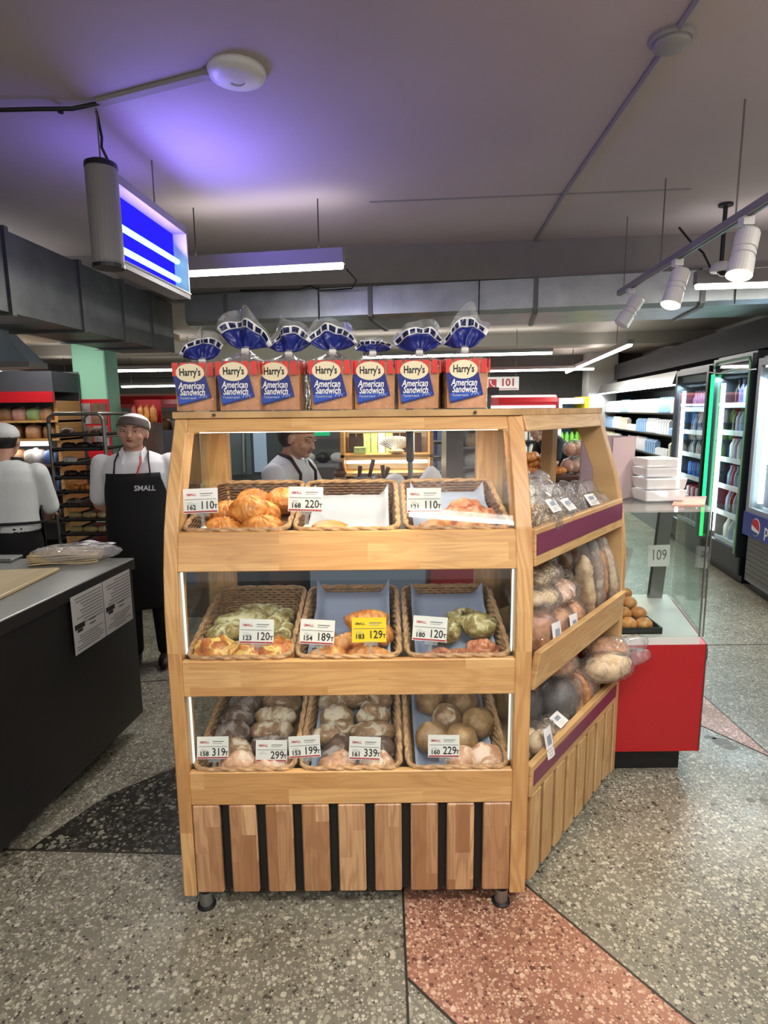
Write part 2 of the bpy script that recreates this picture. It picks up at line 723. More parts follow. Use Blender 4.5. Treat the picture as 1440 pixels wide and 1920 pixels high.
TIMBER = dict(c1='#d9ae74', c2='#c2925a', dark='#a26f3e')
wood('timber_rail', u=(1, 0, 0), v=(0, 0, 1), bw=0.42, rh=0.055, grain=0.6, **TIMBER)
wood('timber_post', u=(0, 0, 1), v=(0.75, 0.66, 0), bw=0.6, rh=0.09, grain=1.0, **TIMBER)
wood('timber_slat', c1='#d6ae80', c2='#a0704a', dark='#8e6040', u=(0, 0, 1), v=(1, 0, 0), bw=0.26, rh=0.045)
wood('timber_side', c1='#c9a672', c2='#bc9562', dark='#9c7648', u=(0.63, 0.777, 0), v=(0, 0, 1), bw=0.5, rh=0.06)
wood('timber_side_slat', c1='#c5a270', c2='#b48e5e', dark='#967046', u=(0, 0, 1), v=(0.63, 0.777, 0), bw=0.5, rh=0.06)
wood('timber_top', c1='#caa46e', c2='#b78d58', dark='#94703f', u=(1, 0, 0), v=(0, 1, 0), bw=0.5, rh=0.07)
wood('timber_shelf_warm', c1='#c99a5c', c2='#b98749', dark='#8a5f30', u=(1, 0, 0), v=(0, 0, 1))
wood('cutting_board', c1='#cdb98c', c2='#c2ad80', dark='#a89368', u=(0, 1, 0), v=(1, 0, 0), bw=1.2, rh=0.12, grain=0.3)
terrazzo('terrazzo_grey', '#7f7b6d', '#c4bfad', '#a19c8a', '#4a463c')
terrazzo('terrazzo_pink', '#a0705c', '#dcbca2', '#c29a82', '#6a463a')
terrazzo('terrazzo_dark', '#2c2a22', '#8b8878', '#55524a', '#1d1b16', scale=40.0)
plain('gap_shade_board', '#191613', 0.55)  # near-black: the shade in the gaps between slats put into the colour
plain('divider', '#2f2a22', 0.5)
plain('ceiling_paint', '#b5aaa8', 0.85, mottle=0.05, mscale=1.2)
plain('ceiling_back', '#9c968c', 0.85, mottle=0.05, mscale=1.2)
plain('ceiling_warm', '#a58f76', 0.85, mottle=0.05)
plain('beam_shaded', '#837d78', 0.85, mottle=0.05)  # darker than the ceiling: shade on the beam face put into the colour
plain('wall_grey', '#9a9a98', 0.8, mottle=0.04)
plain('wall_dark', '#3a3a40', 0.7, mottle=0.05)
plain('wall_cream', '#c7c2ac', 0.8)
plain('wall_slate', '#5d5a58', 0.8, mottle=0.06)
plain('galvanised', '#a4a8aa', 0.38, metal=0.85, mottle=0.14, mscale=7, bump=0.05, bscale=6)
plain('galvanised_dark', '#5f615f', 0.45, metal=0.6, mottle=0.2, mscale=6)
plain('flange', '#6f706e', 0.5, metal=0.6)
plain('steel', '#9a9a98', 0.35, metal=0.9)
plain('steel_dull', '#7d7a72', 0.45, metal=0.7)
plain('chrome', '#d0d0d0', 0.15, metal=1.0)
plain('white_plastic', '#d9d7d2', 0.4)
plain('grey_plastic', '#8c8886', 0.45)
plain('lamp_grey', '#8a8684', 0.5)
plain('black_plastic', '#1a1a1b', 0.4)
plain('black_metal', '#221f1c', 0.45)
plain('counter_black', '#1d1b19', 0.42, mottle=0.1, mscale=3)
plain('counter_top', '#8b8d86', 0.3, metal=0.3, mottle=0.06)
plain('paper_white', '#d4d2ce', 0.7)
plain('baking_paper', '#aeb0b8', 0.6, bump=0.2, bscale=12)
plain('paper_grey', '#b3b0ac', 0.7)
plain('paper_kraft', '#c9b48e', 0.75, mottle=0.08)
plain('paper_blue', '#98a3b8', 0.6, bump=0.2, bscale=12)
plain('card_white', '#efece6', 0.6)
plain('card_yellow', '#f2d21c', 0.6)
plain('ink', '#1c1a1a', 0.6)
plain('ink_grey', '#77736f', 0.6)
plain('ink_light', '#b7b2ac', 0.6)
plain('ink_red', '#b5303a', 0.6)
plain('ink_white', '#f2f2f2', 0.6)
plain('ink_silver', '#cfcfcf', 0.5)
plain('red_gloss', '#b41620', 0.35)
plain('red_panel', '#a91a20', 0.4)
plain('red_sign', '#c8202a', 0.4)
plain('purple_strip', '#6d2d48', 0.35)
plain('pepsi_blue', '#27408f', 0.35)
plain('fridge_black', '#1b2126', 0.35)
plain('fridge_grey', '#8e9094', 0.45)
plain('fridge_inner', '#cfe0ea', 0.5)
plain('teal_paint', '#84b59a', 0.75)
plain('hood_blue', '#78858f', 0.4, metal=0.3)
plain('navy_print', '#1f2a78', 0.32)
plain('navy_dark', '#171d4a', 0.32)
plain('blue_print', '#2450b0', 0.32)
plain('cream_print', '#efe2bd', 0.4)
plain('red_print', '#d6332c', 0.35)
plain('white_print', '#f0f0ee', 0.4)
plain('cardboard_pink', '#c9b1b2', 0.7)
plain('basket_liner', '#8a6a4a', 0.8, bump=0.5, bscale=90)
plain('wicker', '#a9845c', 0.6, mottle=0.35, mscale=60)
plain('wicker_dark', '#6f4f38', 0.6, mottle=0.3, mscale=60)
plain('shirt', '#dcdcdc', 0.75, bump=0.35, bscale=16)
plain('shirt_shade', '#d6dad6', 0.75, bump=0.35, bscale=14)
plain('apron_black', '#0f0e10', 0.8)
plain('apron_brown', '#3a2622', 0.8)
plain('trousers', '#121113', 0.8)
plain('skin', '#b98a72', 0.55)
plain('skin_dark', '#a67a64', 0.55)
plain('lips', '#93504a', 0.5)
plain('hair', '#1d1815', 0.5)
plain('cap_white', '#d9d9d6', 0.7, bump=0.2, bscale=20)
plain('cap_grey', '#5c504b', 0.7)
plain('cap_brown', '#7a4a2c', 0.7)
plain('eye_white', '#d8d2cb', 0.3)
plain('shoe', '#15120f', 0.5)
plain('dough', '#dcc98c', 0.6, mottle=0.1)
plain('milk_white', '#e4e8ea', 0.4)
plain('milk_blue', '#8fb4dc', 0.4)
plain('milk_cream', '#dcd9c9', 0.4)
plain('bottle_dark', '#2b2020', 0.15)
plain('bottle_blue', '#3f86d8', 0.25)
plain('bottle_green', '#7fcf4f', 0.25)
plain('bottle_red', '#7d4a55', 0.25)
plain('bottle_grey', '#8aa0b4', 0.2)
plain('bottle_purple', '#565070', 0.25)
plain('pack_brown', '#8c6648', 0.5, mottle=0.25, mscale=30)
plain('pack_tan', '#b98d68', 0.5, mottle=0.25, mscale=30)
plain('pack_pink', '#b98a7c', 0.5, mottle=0.25, mscale=30)
plain('pack_green', '#8ea46a', 0.5, mottle=0.2, mscale=30)
plain('pack_blue', '#5a76ac', 0.45, mottle=0.2, mscale=30)
plain('pack_white', '#cfc9c2', 0.5, mottle=0.15, mscale=30)
plain('pack_red', '#a53a34', 0.5, mottle=0.2, mscale=30)
plain('counter_blue', '#7f95ad', 0.4)
plain('bin_grey', '#8f8d86', 0.5)
plain('wood_dark', '#4b3226', 0.6)
plain('oven_black', '#23292b', 0.3)
plain('oven_glass', '#3c4a4a', 0.12)
plain('photo_brown', '#6a4c38', 0.6, mottle=0.6, mscale=9)
plain('photo_grey', '#77706c', 0.6, mottle=0.6, mscale=9)
plain('toast', '#cb8c55', 0.7, mottle=0.18, mscale=40, bump=0.2, bscale=60)
plain('toast_edge', '#a9673a', 0.7)
plain('sticker', '#dcd8d6', 0.5)
plain('barcode', '#8d97a6', 0.5)
emit('tube_white', '#fdfbf2', 9.0)
emit('tube_cool', '#eaf4ff', 7.0)
emit('led_strip', '#f4f8ff', 2.5)
emit('led_edge', '#e9f1ee', 0.8)
emit('led_warm', '#fff0cf', 7.0)
emit('spot_glow', '#ffd79a', 5.0)
emit('uv_tube', '#7fe6ff', 3.0)
emit('uv_back', '#2a22f0', 0.75)
emit('neon_green', '#1fe06a', 2.4)
plain('neon_tube', '#6f9a78', 0.4)
emit('fridge_led', '#e6f6ff', 7.0)
emit('fridge_back', '#6fb4ee', 0.55)
emit('exit_green', '#1f9a63', 1.0)
clear('glass', tint='#fcfefd', gloss=0.8)
clear('glass_side', tint='#f6fbf9', gloss=1.0)
clear('acrylic', tint='#f6f8f8', gloss=0.9, haze=0.12)
clear('film', tint='#fdfdfd', gloss=2.3, rough=0.05, haze=0.06, wrinkle=1.0, wscale=22)
clear('film_milky', tint='#f4f4f4', gloss=1.8, rough=0.07, haze=0.16, wrinkle=1.0, wscale=22)
clear('tub_plastic', tint='#f2f2f4', gloss=0.9, rough=0.2, haze=0.62)
crust('crust_orange', '#a85a22', '#d98a3c', '#eeb065', rough=0.35, bump=0.2)
crust('crust_bun', '#8f4f24', '#c07a3c', '#d99a58', rough=0.35)
crust('crust_pesto_glass_tint', '#5f4a24', '#8c7a44', '#b5a868', dust='#c4bd92', rough=0.6)  # herb crust, with the green cast of glass and light in its colour
crust('crust_cheese', '#8c4524', '#b5662e', '#d99a4a', dust='#e6c26c', rough=0.4)
crust('crust_croissant', '#a05a26', '#cf8844', '#e2aa6c', rough=0.35)
crust('crust_strudel', '#8c4a30', '#b87250', '#d49a74', rough=0.3)
crust('crust_rye', '#35261d', '#4d382a', '#6a5040', dust='#8d8078', rough=0.7, scale=18)
crust('crust_country', '#5e452e', '#826244', '#a98962', dust='#b9ab94', rough=0.7, scale=18)
crust('crust_round', '#62492f', '#8e6d46', '#b39468', rough=0.5, scale=16)
crust('crust_dark', '#1a1410', '#281e18', '#3a2d24', rough=0.45)
crust('crust_loaf', '#84502f', '#b27a4c', '#cf9f70', rough=0.5)
crust('crust_pale', '#a8855c', '#cfb48a', '#e0cba4', rough=0.6)
crust('crust_seed', '#57422c', '#7d6140', '#a0845c', spots='#c9b98e', rough=0.6)
crust('crust_white', '#cfcabd', '#e4e0d6', '#f2f0ea', rough=0.7)
crust('crust_pink', '#9a6a4a', '#c4926e', '#dbb394', dust='#e0c6ae', rough=0.55, scale=20)
# ================================================================== SETTING
XL, XR, PT = -0.660, 0.435, 0.042           # bread stand: left and right faces, post thickness


def struct(name, mb, mat, label=None, **kw):
    o = mb.build(name, mat, **kw)
    o['kind'] = 'structure'
    if label:
        o['label'] = label
    return o


floor = struct('floor', MB().box(-9, 7.5, -5, 17, -0.12, 0), 'terrazzo_grey', 'speckled grey terrazzo floor')
# coloured terrazzo inlays and the thin dividers between the panels
INL = [
    ('terrazzo_pink', [(0.055, 1.485), (0.16, 1.365), (1.06, 0.38), (2.0, -0.65), (2.6, -0.65), (1.46, 0.39), (0.79, 1.36), (0.48, 1.81), (0.13, 2.32), (0.055, 2.32)]),
    ('terrazzo_dark', [(-1.34, 2.02), (-0.2, 1.965), (-0.2, 2.95), (-0.93, 2.58), (-1.19, 2.34)]),
    ('terrazzo_pink', [(1.785, 3.2), (1.785, 2.56), (1.60, 2.87), (1.30, 3.2)]),
]
for m_, poly in INL:
    MB().slab(poly, 0.0, 0.0012).build('inlay_panel', m_, floor)


def divider(a, b, w=0.007, m_='divider'):
    a, b = Vector(a), Vector(b)
    d = (b - a).normalized()
    n = Vector((-d.y, d.x)) * w / 2
    MB().slab([a - n, b - n, b + n, a + n], 0.0, 0.0024).build('divider_strip', m_, floor)


divider((0.05, -4), (0.05, 3.2))
divider((0.055, 1.485), (2.0, -0.65))
divider((0.13, 2.32), (0.48, 1.81))
divider((0.48, 1.81), (0.79, 1.36))
divider((0.79, 1.36), (2.6, -0.65))
divider((-1.7, 2.035), (-0.2, 1.965), 0.006)
divider((-1.30, 2.05), (-0.93, 2.58), 0.005)
divider((-0.93, 2.58), (-0.2, 2.95), 0.005)
divider((1.785, 2.3), (1.785, 5.5), 0.006)
divider((1.60, 2.87), (1.785, 2.56), 0.005)
divider((1.60, 2.87), (1.30, 3.2), 0.005)
divider((1.785, 3.92), (3.1, 3.92), 0.005)
divider((-1.7, 3.4), (1.785, 3.95), 0.005)
# dirt spots of the floor on the right
for px, py, r in ((1350, 1390, 0.05), (1370, 1402, 0.035), (1290, 1010, 0.03), (1408, 1500, 0.02), (1430, 1500, 0.018),
                  (1338, 1508, 0.012), (1418, 1852, 0.009), (1330, 1382, 0.03)):
    c = WZ(px, py, 0)
    pts = [(c.x + r * 1.2 * math.cos(a) * random.uniform(0.6, 1.1), c.y + r * math.sin(a) * random.uniform(0.5, 1.0))
           for a in [2 * math.pi * k / 9 for k in range(9)]]
    MB().slab(pts, 0.0, 0.0004).build('stain', plain('stain_' + str(px), '#625c52', 0.5), floor)

ceiling = struct('ceiling', MB().box(-9, 7.5, -5, 5.35, 2.9, 3.05), 'ceiling_paint', 'mauve-grey painted concrete ceiling')
# thin raised seams of the ceiling slabs
for a, b, w, m_ in (((-0.07, 4.09), (1.87, 3.92), 0.02, 'lamp_grey'),):
    a, b = Vector(a), Vector(b)
    d = (b - a).normalized()
    n = Vector((-d.y, d.x)) * w / 2
    MB().slab([a - n, b - n, b + n, a + n], 2.896, 2.9).build('seam_strip', m_, ceiling)
struct('ceiling_back', MB().box(-9, 7.5, 5.35, 17, 2.66, 2.8), 'ceiling_back', 'lower grey ceiling of the rear sales area')
struct('beam_cross', MB().slab([(-9, 6.05), (7.5, 4.35), (7.5, 5.0), (-9, 6.7)], 2.62, 2.95), 'beam_shaded', 'shaded ceiling beam above the air duct')
struct('beam_rear', MB().slab([(-9, 10.2), (7.5, 8.4), (7.5, 8.9), (-9, 10.7)], 2.50, 2.7), 'ceiling_back', 'pale rear ceiling beam')
struct('beam_far', MB().slab([(-9, 14.0), (7.5, 12.2), (7.5, 12.6), (-9, 14.4)], 2.36, 2.7), 'wall_slate', 'dark far ceiling beam')
struct('ceiling_left', MB().box(-9, -2.65, 5.9, 8.2, 2.52, 2.60), 'ceiling_warm', 'warm beige lowered ceiling over the bread wall')
struct('wall_back', MB().slab([(-9, 16.0), (7.5, 14.2), (7.5, 14.4), (-9, 16.2)], 0, 2.7), 'wall_grey', 'grey rear wall of the shop')
struct('wall_left', MB().box(-7.3, -7.1, -5, 16.2, 0, 2.95), 'wall_slate', 'dark left wall of the shop')


# right wall runs along the cooler row: x = XW(y)
def XW(y):
    return 3.17 + 0.15 * (y - 5.23)


struct('wall_right', MB().slab([(XW(-5) + 0.95, -5), (XW(15) + 0.95, 15), (XW(15) + 1.15, 15), (XW(-5) + 1.15, -5)], 0, 2.95),
       'wall_grey', 'grey right wall behind the coolers')
struct('wall_band', MB().slab([(XW(4.2) + 0.30, 4.2), (XW(12.8) + 0.30, 12.8), (XW(12.8) + 0.9, 12.8), (XW(4.2) + 0.9, 4.2)], 2.14, 2.42),
       'wall_dark', 'dark charcoal fascia above the coolers')
struct('column_right', MB().box(4.0, 4.55, 12.0, 12.4, 0, 2.66), 'wall_grey', 'pale column at the far end of the cooler row')

pil = thing('green_pillar', 'green painted pillar with food photos in a red frame', 'pillar', (-2.83, 6.2, 0), kind='structure')
MB().box(-0.19, 0.13, -0.15, 0.15, 0, 2.66).build('shaft', 'teal_paint', pil, bevel=0.01)
MB().box(-0.20, 0.14, -0.165, -0.15, 0.6, 1.74).build('red_frame', 'red_gloss', pil)
for i, (x0, x1, z0, z1, m_) in enumerate(((-0.18, -0.035, 1.5, 1.70, 'photo_grey'), (-0.025, 0.12, 1.5, 1.70, 'photo_brown'),
                                          (-0.18, -0.035, 1.28, 1.48, 'photo_brown'), (-0.025, 0.12, 1.28, 1.48, 'photo_grey'))):
    MB().box(x0, x1, -0.172, -0.165, z0, z1).build('photo_panel', m_, pil)

# ================================================================== LUMINAIRES AND CEILING FIXTURES
for (x, y, z, L, hd, w, lb) in LUMINAIRES:
    t = thing('linear_lamp', lb, 'lamp', (x, y, z), (0, 0, R(hd)), 'hanging linear lamps')
    big = y < 6
    hh = 0.10 if big else 0.06
    MB().box(-L / 2, L / 2, -0.035, 0.035, 0.012, hh).build('housing', 'lamp_grey', t)
    MB().tube([(-L / 2 + 0.01, 0, 0.004), (L / 2 - 0.01, 0, 0.004)], 0.026, 8).build('tube', 'tube_white', t)
    top = (2.9 if y < 5.2 else 2.49 if x < -4.5 else 2.66) - z
    for s in (-0.36, 0.36):
        MB().tube([(s * L, 0, hh), (s * L, 0, top)], 0.004, 6).build('suspension_rod', 'black_metal', t)
    lt = area_light('lamp_light', (0, 0, -0.03), L, w, (1.0, 0.97, 0.92), size_y=0.03)
    lt.parent = t
    up = area_light('ceiling_fill_light', (0, 0, hh + 0.01), L, w * (0.85 if y < 2 else 0.10 if big else 0.25), (1.0, 0.95, 0.92), size_y=0.06, rot=(math.pi, 0, 0))  # added upward fill that brightens the ceiling
    up.parent = t

# insect trap: upright box with cylinder ends and two blue tubes
A, B = W(232, 470, 2.92), W(352, 470, 3.72)
A.z = B.z = 0
L = (B - A).length
ang = math.atan2(B.y - A.y, B.x - A.x)
uvz0 = 2.255
trap = thing('insect_trap', 'grey hanging insect trap glowing blue with two tubes', 'insect trap', (A.x, A.y, uvz0), (0, 0, ang))
# local x runs away from the viewer along the trap; the lit face looks to -y
MB().box(0.0, L, 0.0, 0.10, 0.0, 0.03).build('tray', 'grey_plastic', trap)
MB().box(0.0, L, 0.0, 0.10, 0.36, 0.40).build('top_cover', 'lamp_grey', trap)
MB().box(0.0, L, 0.09, 0.10, 0.03, 0.36).build('rear_panel', 'lamp_grey', trap)
MB().box(0.02, L - 0.015, 0.078, 0.086, 0.03, 0.36).build('glow_board', 'uv_back', trap)
for zz in (0.10, 0.20):
    MB().tube([(0.03, 0.045, zz), (L - 0.05, 0.045, zz)], 0.015, 10).build('tube', 'uv_tube', trap)
MB().box(L - 0.012, L, 0.0, 0.10, 0.0, 0.40).build('end_plate', 'white_plastic', trap)
MB().tube([(0.0, -0.002, 0.03), (L, -0.002, 0.03)], 0.005, 6).build('edge_rail', 'white_plastic', trap)
MB().lathe([(0.062, 0.0), (0.068, 0.015), (0.068, 0.40), (0.064, 0.415)], 24, (-0.05, 0.05, 0)).build('end_housing', 'lamp_grey', trap, smooth=False)
MB().lathe([(0.070, 0.405), (0.068, 0.425), (0.05, 0.435)], 24, (-0.05, 0.05, 0)).build('end_cap', 'black_plastic', trap)
MB().lathe([(0.069, -0.012), (0.070, 0.004)], 24, (-0.05, 0.05, 0)).build('lower_cap', 'black_plastic', trap)
for xx in (-0.05, L * 0.62):
    MB().tube([(xx, 0.05, 0.40), (xx, 0.05, 2.9 - uvz0)], 0.004, 6).build('suspension_rod', 'steel_dull', trap)
cab = [(-0.05, 0.05, 2.89 - uvz0), (0.0, 0.06, 0.55), (-0.03, 0.05, 0.50), (0.02, 0.04, 0.44), (0.05, 0.03, 0.40), (0.03, 0.03, 0.385)]
MB().tube(cab, 0.006, 6).build('power_cable', 'black_plastic', trap, smooth=True)
uvl = area_light('trap_light', (L * 0.5, -0.01, 0.2), L * 0.9, 9, (0.24, 0.16, 1.0), rot=(R(-90 - 40), 0, 0), size_y=0.3, spread=170)
uvl.parent = trap
uvl2 = area_light('trap_light_rear', (L * 0.5, 0.11, 0.34), L * 0.9, 2.2, (0.24, 0.16, 1.0), rot=(R(90 + 40), 0, 0), size_y=0.2, spread=150)
uvl2.parent = trap
# small square lamp under the duct behind the trap
t = thing('square_downlight', 'small square white lamp glowing below the insect trap', 'lamp', W(232, 508, 3.6))
MB().box(-0.07, 0.07, -0.07, 0.07, 0.012, 0.05).build('housing', 'grey_plastic', t)
MB().box(-0.055, 0.055, -0.055, 0.055, 0.0, 0.012).build('diffuser', 'tube_white', t, bevel=0.004)
MB().tube([(0, 0, 0.05), (0, 0, 2.9 - t.location.z)], 0.004, 6).build('suspension_rod', 'steel_dull', t)

# round access point with its trunking
ap = thing('access_point', 'round white ceiling access point fed by flat trunking', 'access point', (-0.55, 2.585, 2.9))
MB().lathe([(0.112, 0.0), (0.112, -0.012), (0.104, -0.026), (0.07, -0.038), (0.0001, -0.042)], 36).build('shell', 'white_plastic', ap, smooth=True)
MB().tube([(0.028 * math.cos(a), 0.028 * math.sin(a), -0.042) for a in [R(20 + 140 * k / 10) for k in range(11)]], 0.0022, 6).build('logo_arc', 'ink_light', ap)
MB().box(-0.13, -0.10, -0.02, 0.02, -0.026, -0.002).build('cable_plug', 'lamp_grey', ap)
tr = thing('cable_trunking', 'flat beige cable trunking running to the round access point', 'trunking', (-1.2, 2.7, 2.9))
a_, b_ = Vector((-1.18, 2.80)), Vector((-0.675, 2.60))
d_ = (b_ - a_).normalized()
n_ = Vector((-d_.y, d_.x)) * 0.02
MB().slab([a_ - n_, b_ - n_, b_ + n_, a_ + n_], 2.882, 2.899).build('duct_body', 'ceiling_back', tr, world=True)
cb = thing('ceiling_cable', 'sagging black cable along the ceiling towards the wall', 'cable', (-1.7, 2.8, 2.88))
MB().tube([(-1.18, 2.80, 2.888), (-1.30, 2.81, 2.872), (-1.42, 2.80, 2.868), (-1.6, 2.80, 2.866), (-1.8, 2.83, 2.874), (-2.2, 2.86, 2.885)],
          0.009, 8).build('cord', 'black_plastic', cb, world=True, smooth=True)
MB().lathe([(0.012, 0), (0.012, -0.02)], 10, (-1.36, 2.83, 2.885)).build('cord_clip', 'black_plastic', cb, world=True)

# round ceiling junction lamp with the long conduit
jl = thing('dome_lamp', 'round translucent ceiling lamp on the long conduit', 'lamp', (1.04, 2.40, 2.9))
MB().lathe([(0.075, 0.0), (0.078, -0.012), (0.07, -0.02)], 28).build('base', 'lamp_grey', jl)
MB().lathe([(0.066, -0.02), (0.06, -0.034), (0.035, -0.044), (0.0001, -0.047)], 28).build('dome', 'grey_plastic', jl, smooth=True)
cd = thing('ceiling_conduit', 'thin grey conduit running straight across the ceiling', 'conduit', (1.1, 3.5, 2.89))
MB().tube([(0.96, 1.2, 2.891), (1.04, 2.42, 2.891), (1.12, 4.0, 2.891), (1.22, 5.2, 2.891)], 0.011, 8).build('pipe', 'lamp_grey', cd, world=True)

# spotlight track
P0, P1 = W(1452, 338, 2.55), W(1160, 575, 4.55)
P0.z = P1.z = (P0.z + P1.z) / 2
trk = thing('spotlight_track', 'grey spotlight track running diagonally below the ceiling', 'light track', ((P0.x + P1.x) / 2, (P0.y + P1.y) / 2, P0.z))
dv = (P1 - P0).normalized()
nn = Vector((-dv.y, dv.x, 0))
mb = MB()
q0 = P0 - dv * 1.2
for s0, s1, z0, z1, nm, mt in ((-0.018, 0.018, 0.0, 0.035, 'rail', 'grey_plastic'), (-0.006, 0.006, -0.003, 0.001, 'contact_slot', 'black_plastic')):
    m2 = MB()
    m2.hexa([q0 + nn * s0 + Vector((0, 0, z0)), P1 + nn * s0 + Vector((0, 0, z0)), P1 + nn * s1 + Vector((0, 0, z0)), q0 + nn * s1 + Vector((0, 0, z0)),
             q0 + nn * s0 + Vector((0, 0, z1)), P1 + nn * s0 + Vector((0, 0, z1)), P1 + nn * s1 + Vector((0, 0, z1)), q0 + nn * s1 + Vector((0, 0, z1))])
    m2.build(nm, mt, trk, world=True)
for k in (0.15, 0.6, 0.95):
    p = P0.lerp(P1, k)
    MB().tube([p + Vector((0, 0, 0.035)), (p.x, p.y, 2.9)], 0.004, 6).build('hanger', 'steel_dull', trk, world=True)


def spotlight(k, aim, lit, label, power):
    p = P0.lerp(P1, k)
    t = thing('track_spotlight', label, 'spotlight', (p.x, p.y, p.z), (0, 0, 0), 'spotlights on the track')
    t.scale = (1.15, 1.15, 1.15)
    a = Vector(aim).normalized()
    c = Vector((0, 0, -0.13))
    M = a.to_track_quat('Z', 'Y').to_matrix().to_4x4()
    MB().box(-0.02, 0.02, -0.02, 0.02, -0.03, 0.0).build('adapter', 'white_plastic', t)
    MB().tube([(0, 0, -0.03), (0, 0, -0.09), tuple(c)], 0.009, 8).build('stem', 'white_plastic', t)
    h = MB().lathe([(0.038, -0.09), (0.042, -0.08), (0.042, -0.02), (0.037, -0.018), (0.037, -0.008), (0.042, -0.006), (0.042, 0.006), (0.037, 0.008),
                    (0.037, 0.018), (0.043, 0.02), (0.046, 0.085), (0.040, 0.086)], 24, c, M.to_3x3()).build('head', 'white_plastic', t)
    lens = MB().lathe([(0.045, 0.0865), (0.034, 0.094), (0.0001, 0.098)], 20, c, M.to_3x3()).build('lens', 'spot_glow' if lit else 'white_plastic', t)
    if lit:
        d = bpy.data.lights.new('spot_light', 'SPOT')
        d.energy = power
        d.color = (1.0, 0.78, 0.5)
        d.spot_size = R(40)
        d.spot_blend = 0.6
        d.shadow_soft_size = 0.035
        o = bpy.data.objects.new('spot_light', d)
        COL.objects.link(o)
        o.parent = t
        o.location = c + a * 0.12
        o.rotation_euler = a.to_track_quat('-Z', 'Y').to_euler()
    return t


def kfor(px):
    best = min(range(-60, 100), key=lambda i: abs(proj_px(P0.lerp(P1, i / 100)) - px))
    return best / 100


def proj_px(p):
    v = cam.matrix_world.inverted() @ Vector(p)
    return 720 + FPX * v.x / -v.z


spotlight(kfor(1398), (-0.28, -0.25, -1), True, 'white track spotlight glowing warm, the one nearest the dome camera', 40)
spotlight(kfor(1270), (-0.35, -0.2, -1), True, 'white track spotlight glowing warm, middle one on the track', 40)
spotlight(kfor(1182), (-0.5, 0.1, -0.85), False, 'unlit white track spotlight at the far end of the track', 0)
# the same kind of spotlight on the track behind the viewer throws the warm pool on the stand
t = thing('track_spotlight', 'warm track spotlight above the aisle aimed at the stand', 'spotlight', (0.1, 1.35, 2.74), (0, 0, 0), 'spotlights on the track')
aim = Vector((-0.10 - 0.1, 1.80 - 1.35, 1.2 - 2.74)).normalized()
M = aim.to_track_quat('Z', 'Y').to_matrix()
MB().tube([(0, 0, 0.16), (0, 0, 0.0)], 0.009, 8).build('stem', 'white_plastic', t)
MB().lathe([(0.038, -0.09), (0.042, -0.08), (0.046, 0.085), (0.040, 0.086)], 24, (0, 0, 0), M).build('head', 'white_plastic', t)
MB().lathe([(0.040, 0.083), (0.030, 0.088), (0.0001, 0.09)], 20, (0, 0, 0), M).build('lens', 'spot_glow', t)
d = bpy.data.lights.new('spot_light', 'SPOT')
d.energy = 75
d.color = (1.0, 0.76, 0.44)
d.spot_size = R(20)
d.spot_blend = 0.9
d.shadow_soft_size = 0.04
o = bpy.data.objects.new('spot_light', d)
COL.objects.link(o)
o.parent = t
o.location = aim * 0.1
o.rotation_euler = aim.to_track_quat('-Z', 'Y').to_euler()

# dome camera on a dark pole
p = W(1352, 500, 4.2)
dc = thing('dome_camera', 'white dome camera hung on a dark pole from the ceiling', 'camera', (p.x, p.y, p.z))
MB().tube([(0, 0, 0.02), (0.0, 0, 2.9 - p.z)], 0.014, 8).build('pole', 'black_metal', dc)
MB().lathe([(0.045, 2.885 - p.z), (0.045, 2.9 - p.z)], 16).build('ceiling_plate', 'black_metal', dc)
MB().lathe([(0.03, 0.03), (0.062, 0.015), (0.07, -0.02), (0.06, -0.035)], 20).build('housing', 'white_plastic', dc, smooth=True)
MB().blob((0.01, -0.02, -0.03), (0.042, 0.042, 0.035)).build('dome', 'black_plastic', dc, smooth=True)
MB().tube([(-0.06, 0.02, 0.0), (-0.1, 0.05, 0.1), (-0.16, 0.1, 0.18), (-0.2, 0.2, 0.3)], 0.008, 6).build('cable', 'black_plastic', dc, smooth=True)

# galvanised air duct across the room
def duct_run(name, label, a, b, z0, z1, depth, joints, chamfer=0.0):
    a, b = Vector(a), Vector(b)
    t = thing(name, label, 'air duct', ((a.x + b.x) / 2, (a.y + b.y) / 2, z0))
    d = (b - a).normalized()
    n = Vector((-d.y, d.x))
    prof = [(0, z0 + chamfer), (0, z1), (depth, z1), (depth, z0)] + ([(chamfer * 1.6, z0)] if chamfer else [(0, z0)])
    def ring(off, grow, w0, w1):
        pr = [(u - grow if u < depth / 2 else u + grow, z - grow if z < (z0 + z1) / 2 else z + grow) for u, z in prof]
        return MB().prism(pr, lambda u, z, w: (a.x + d.x * w + n.x * u, a.y + d.y * w + n.y * u, z), w0, w1)
    Ltot = (b - a).length
    js = [0.0] + [j * Ltot for j in joints] + [Ltot]
    for w0, w1 in zip(js, js[1:]):
        ring(0, 0, w0 + 0.003, w1 - 0.003).build('duct_section', 'galvanised', t, world=True)
    for w in js[1:-1]:
        ring(0, 0.016, w - 0.018, w + 0.018).build('flange', 'flange', t, world=True)
    return t, a, b, d, n


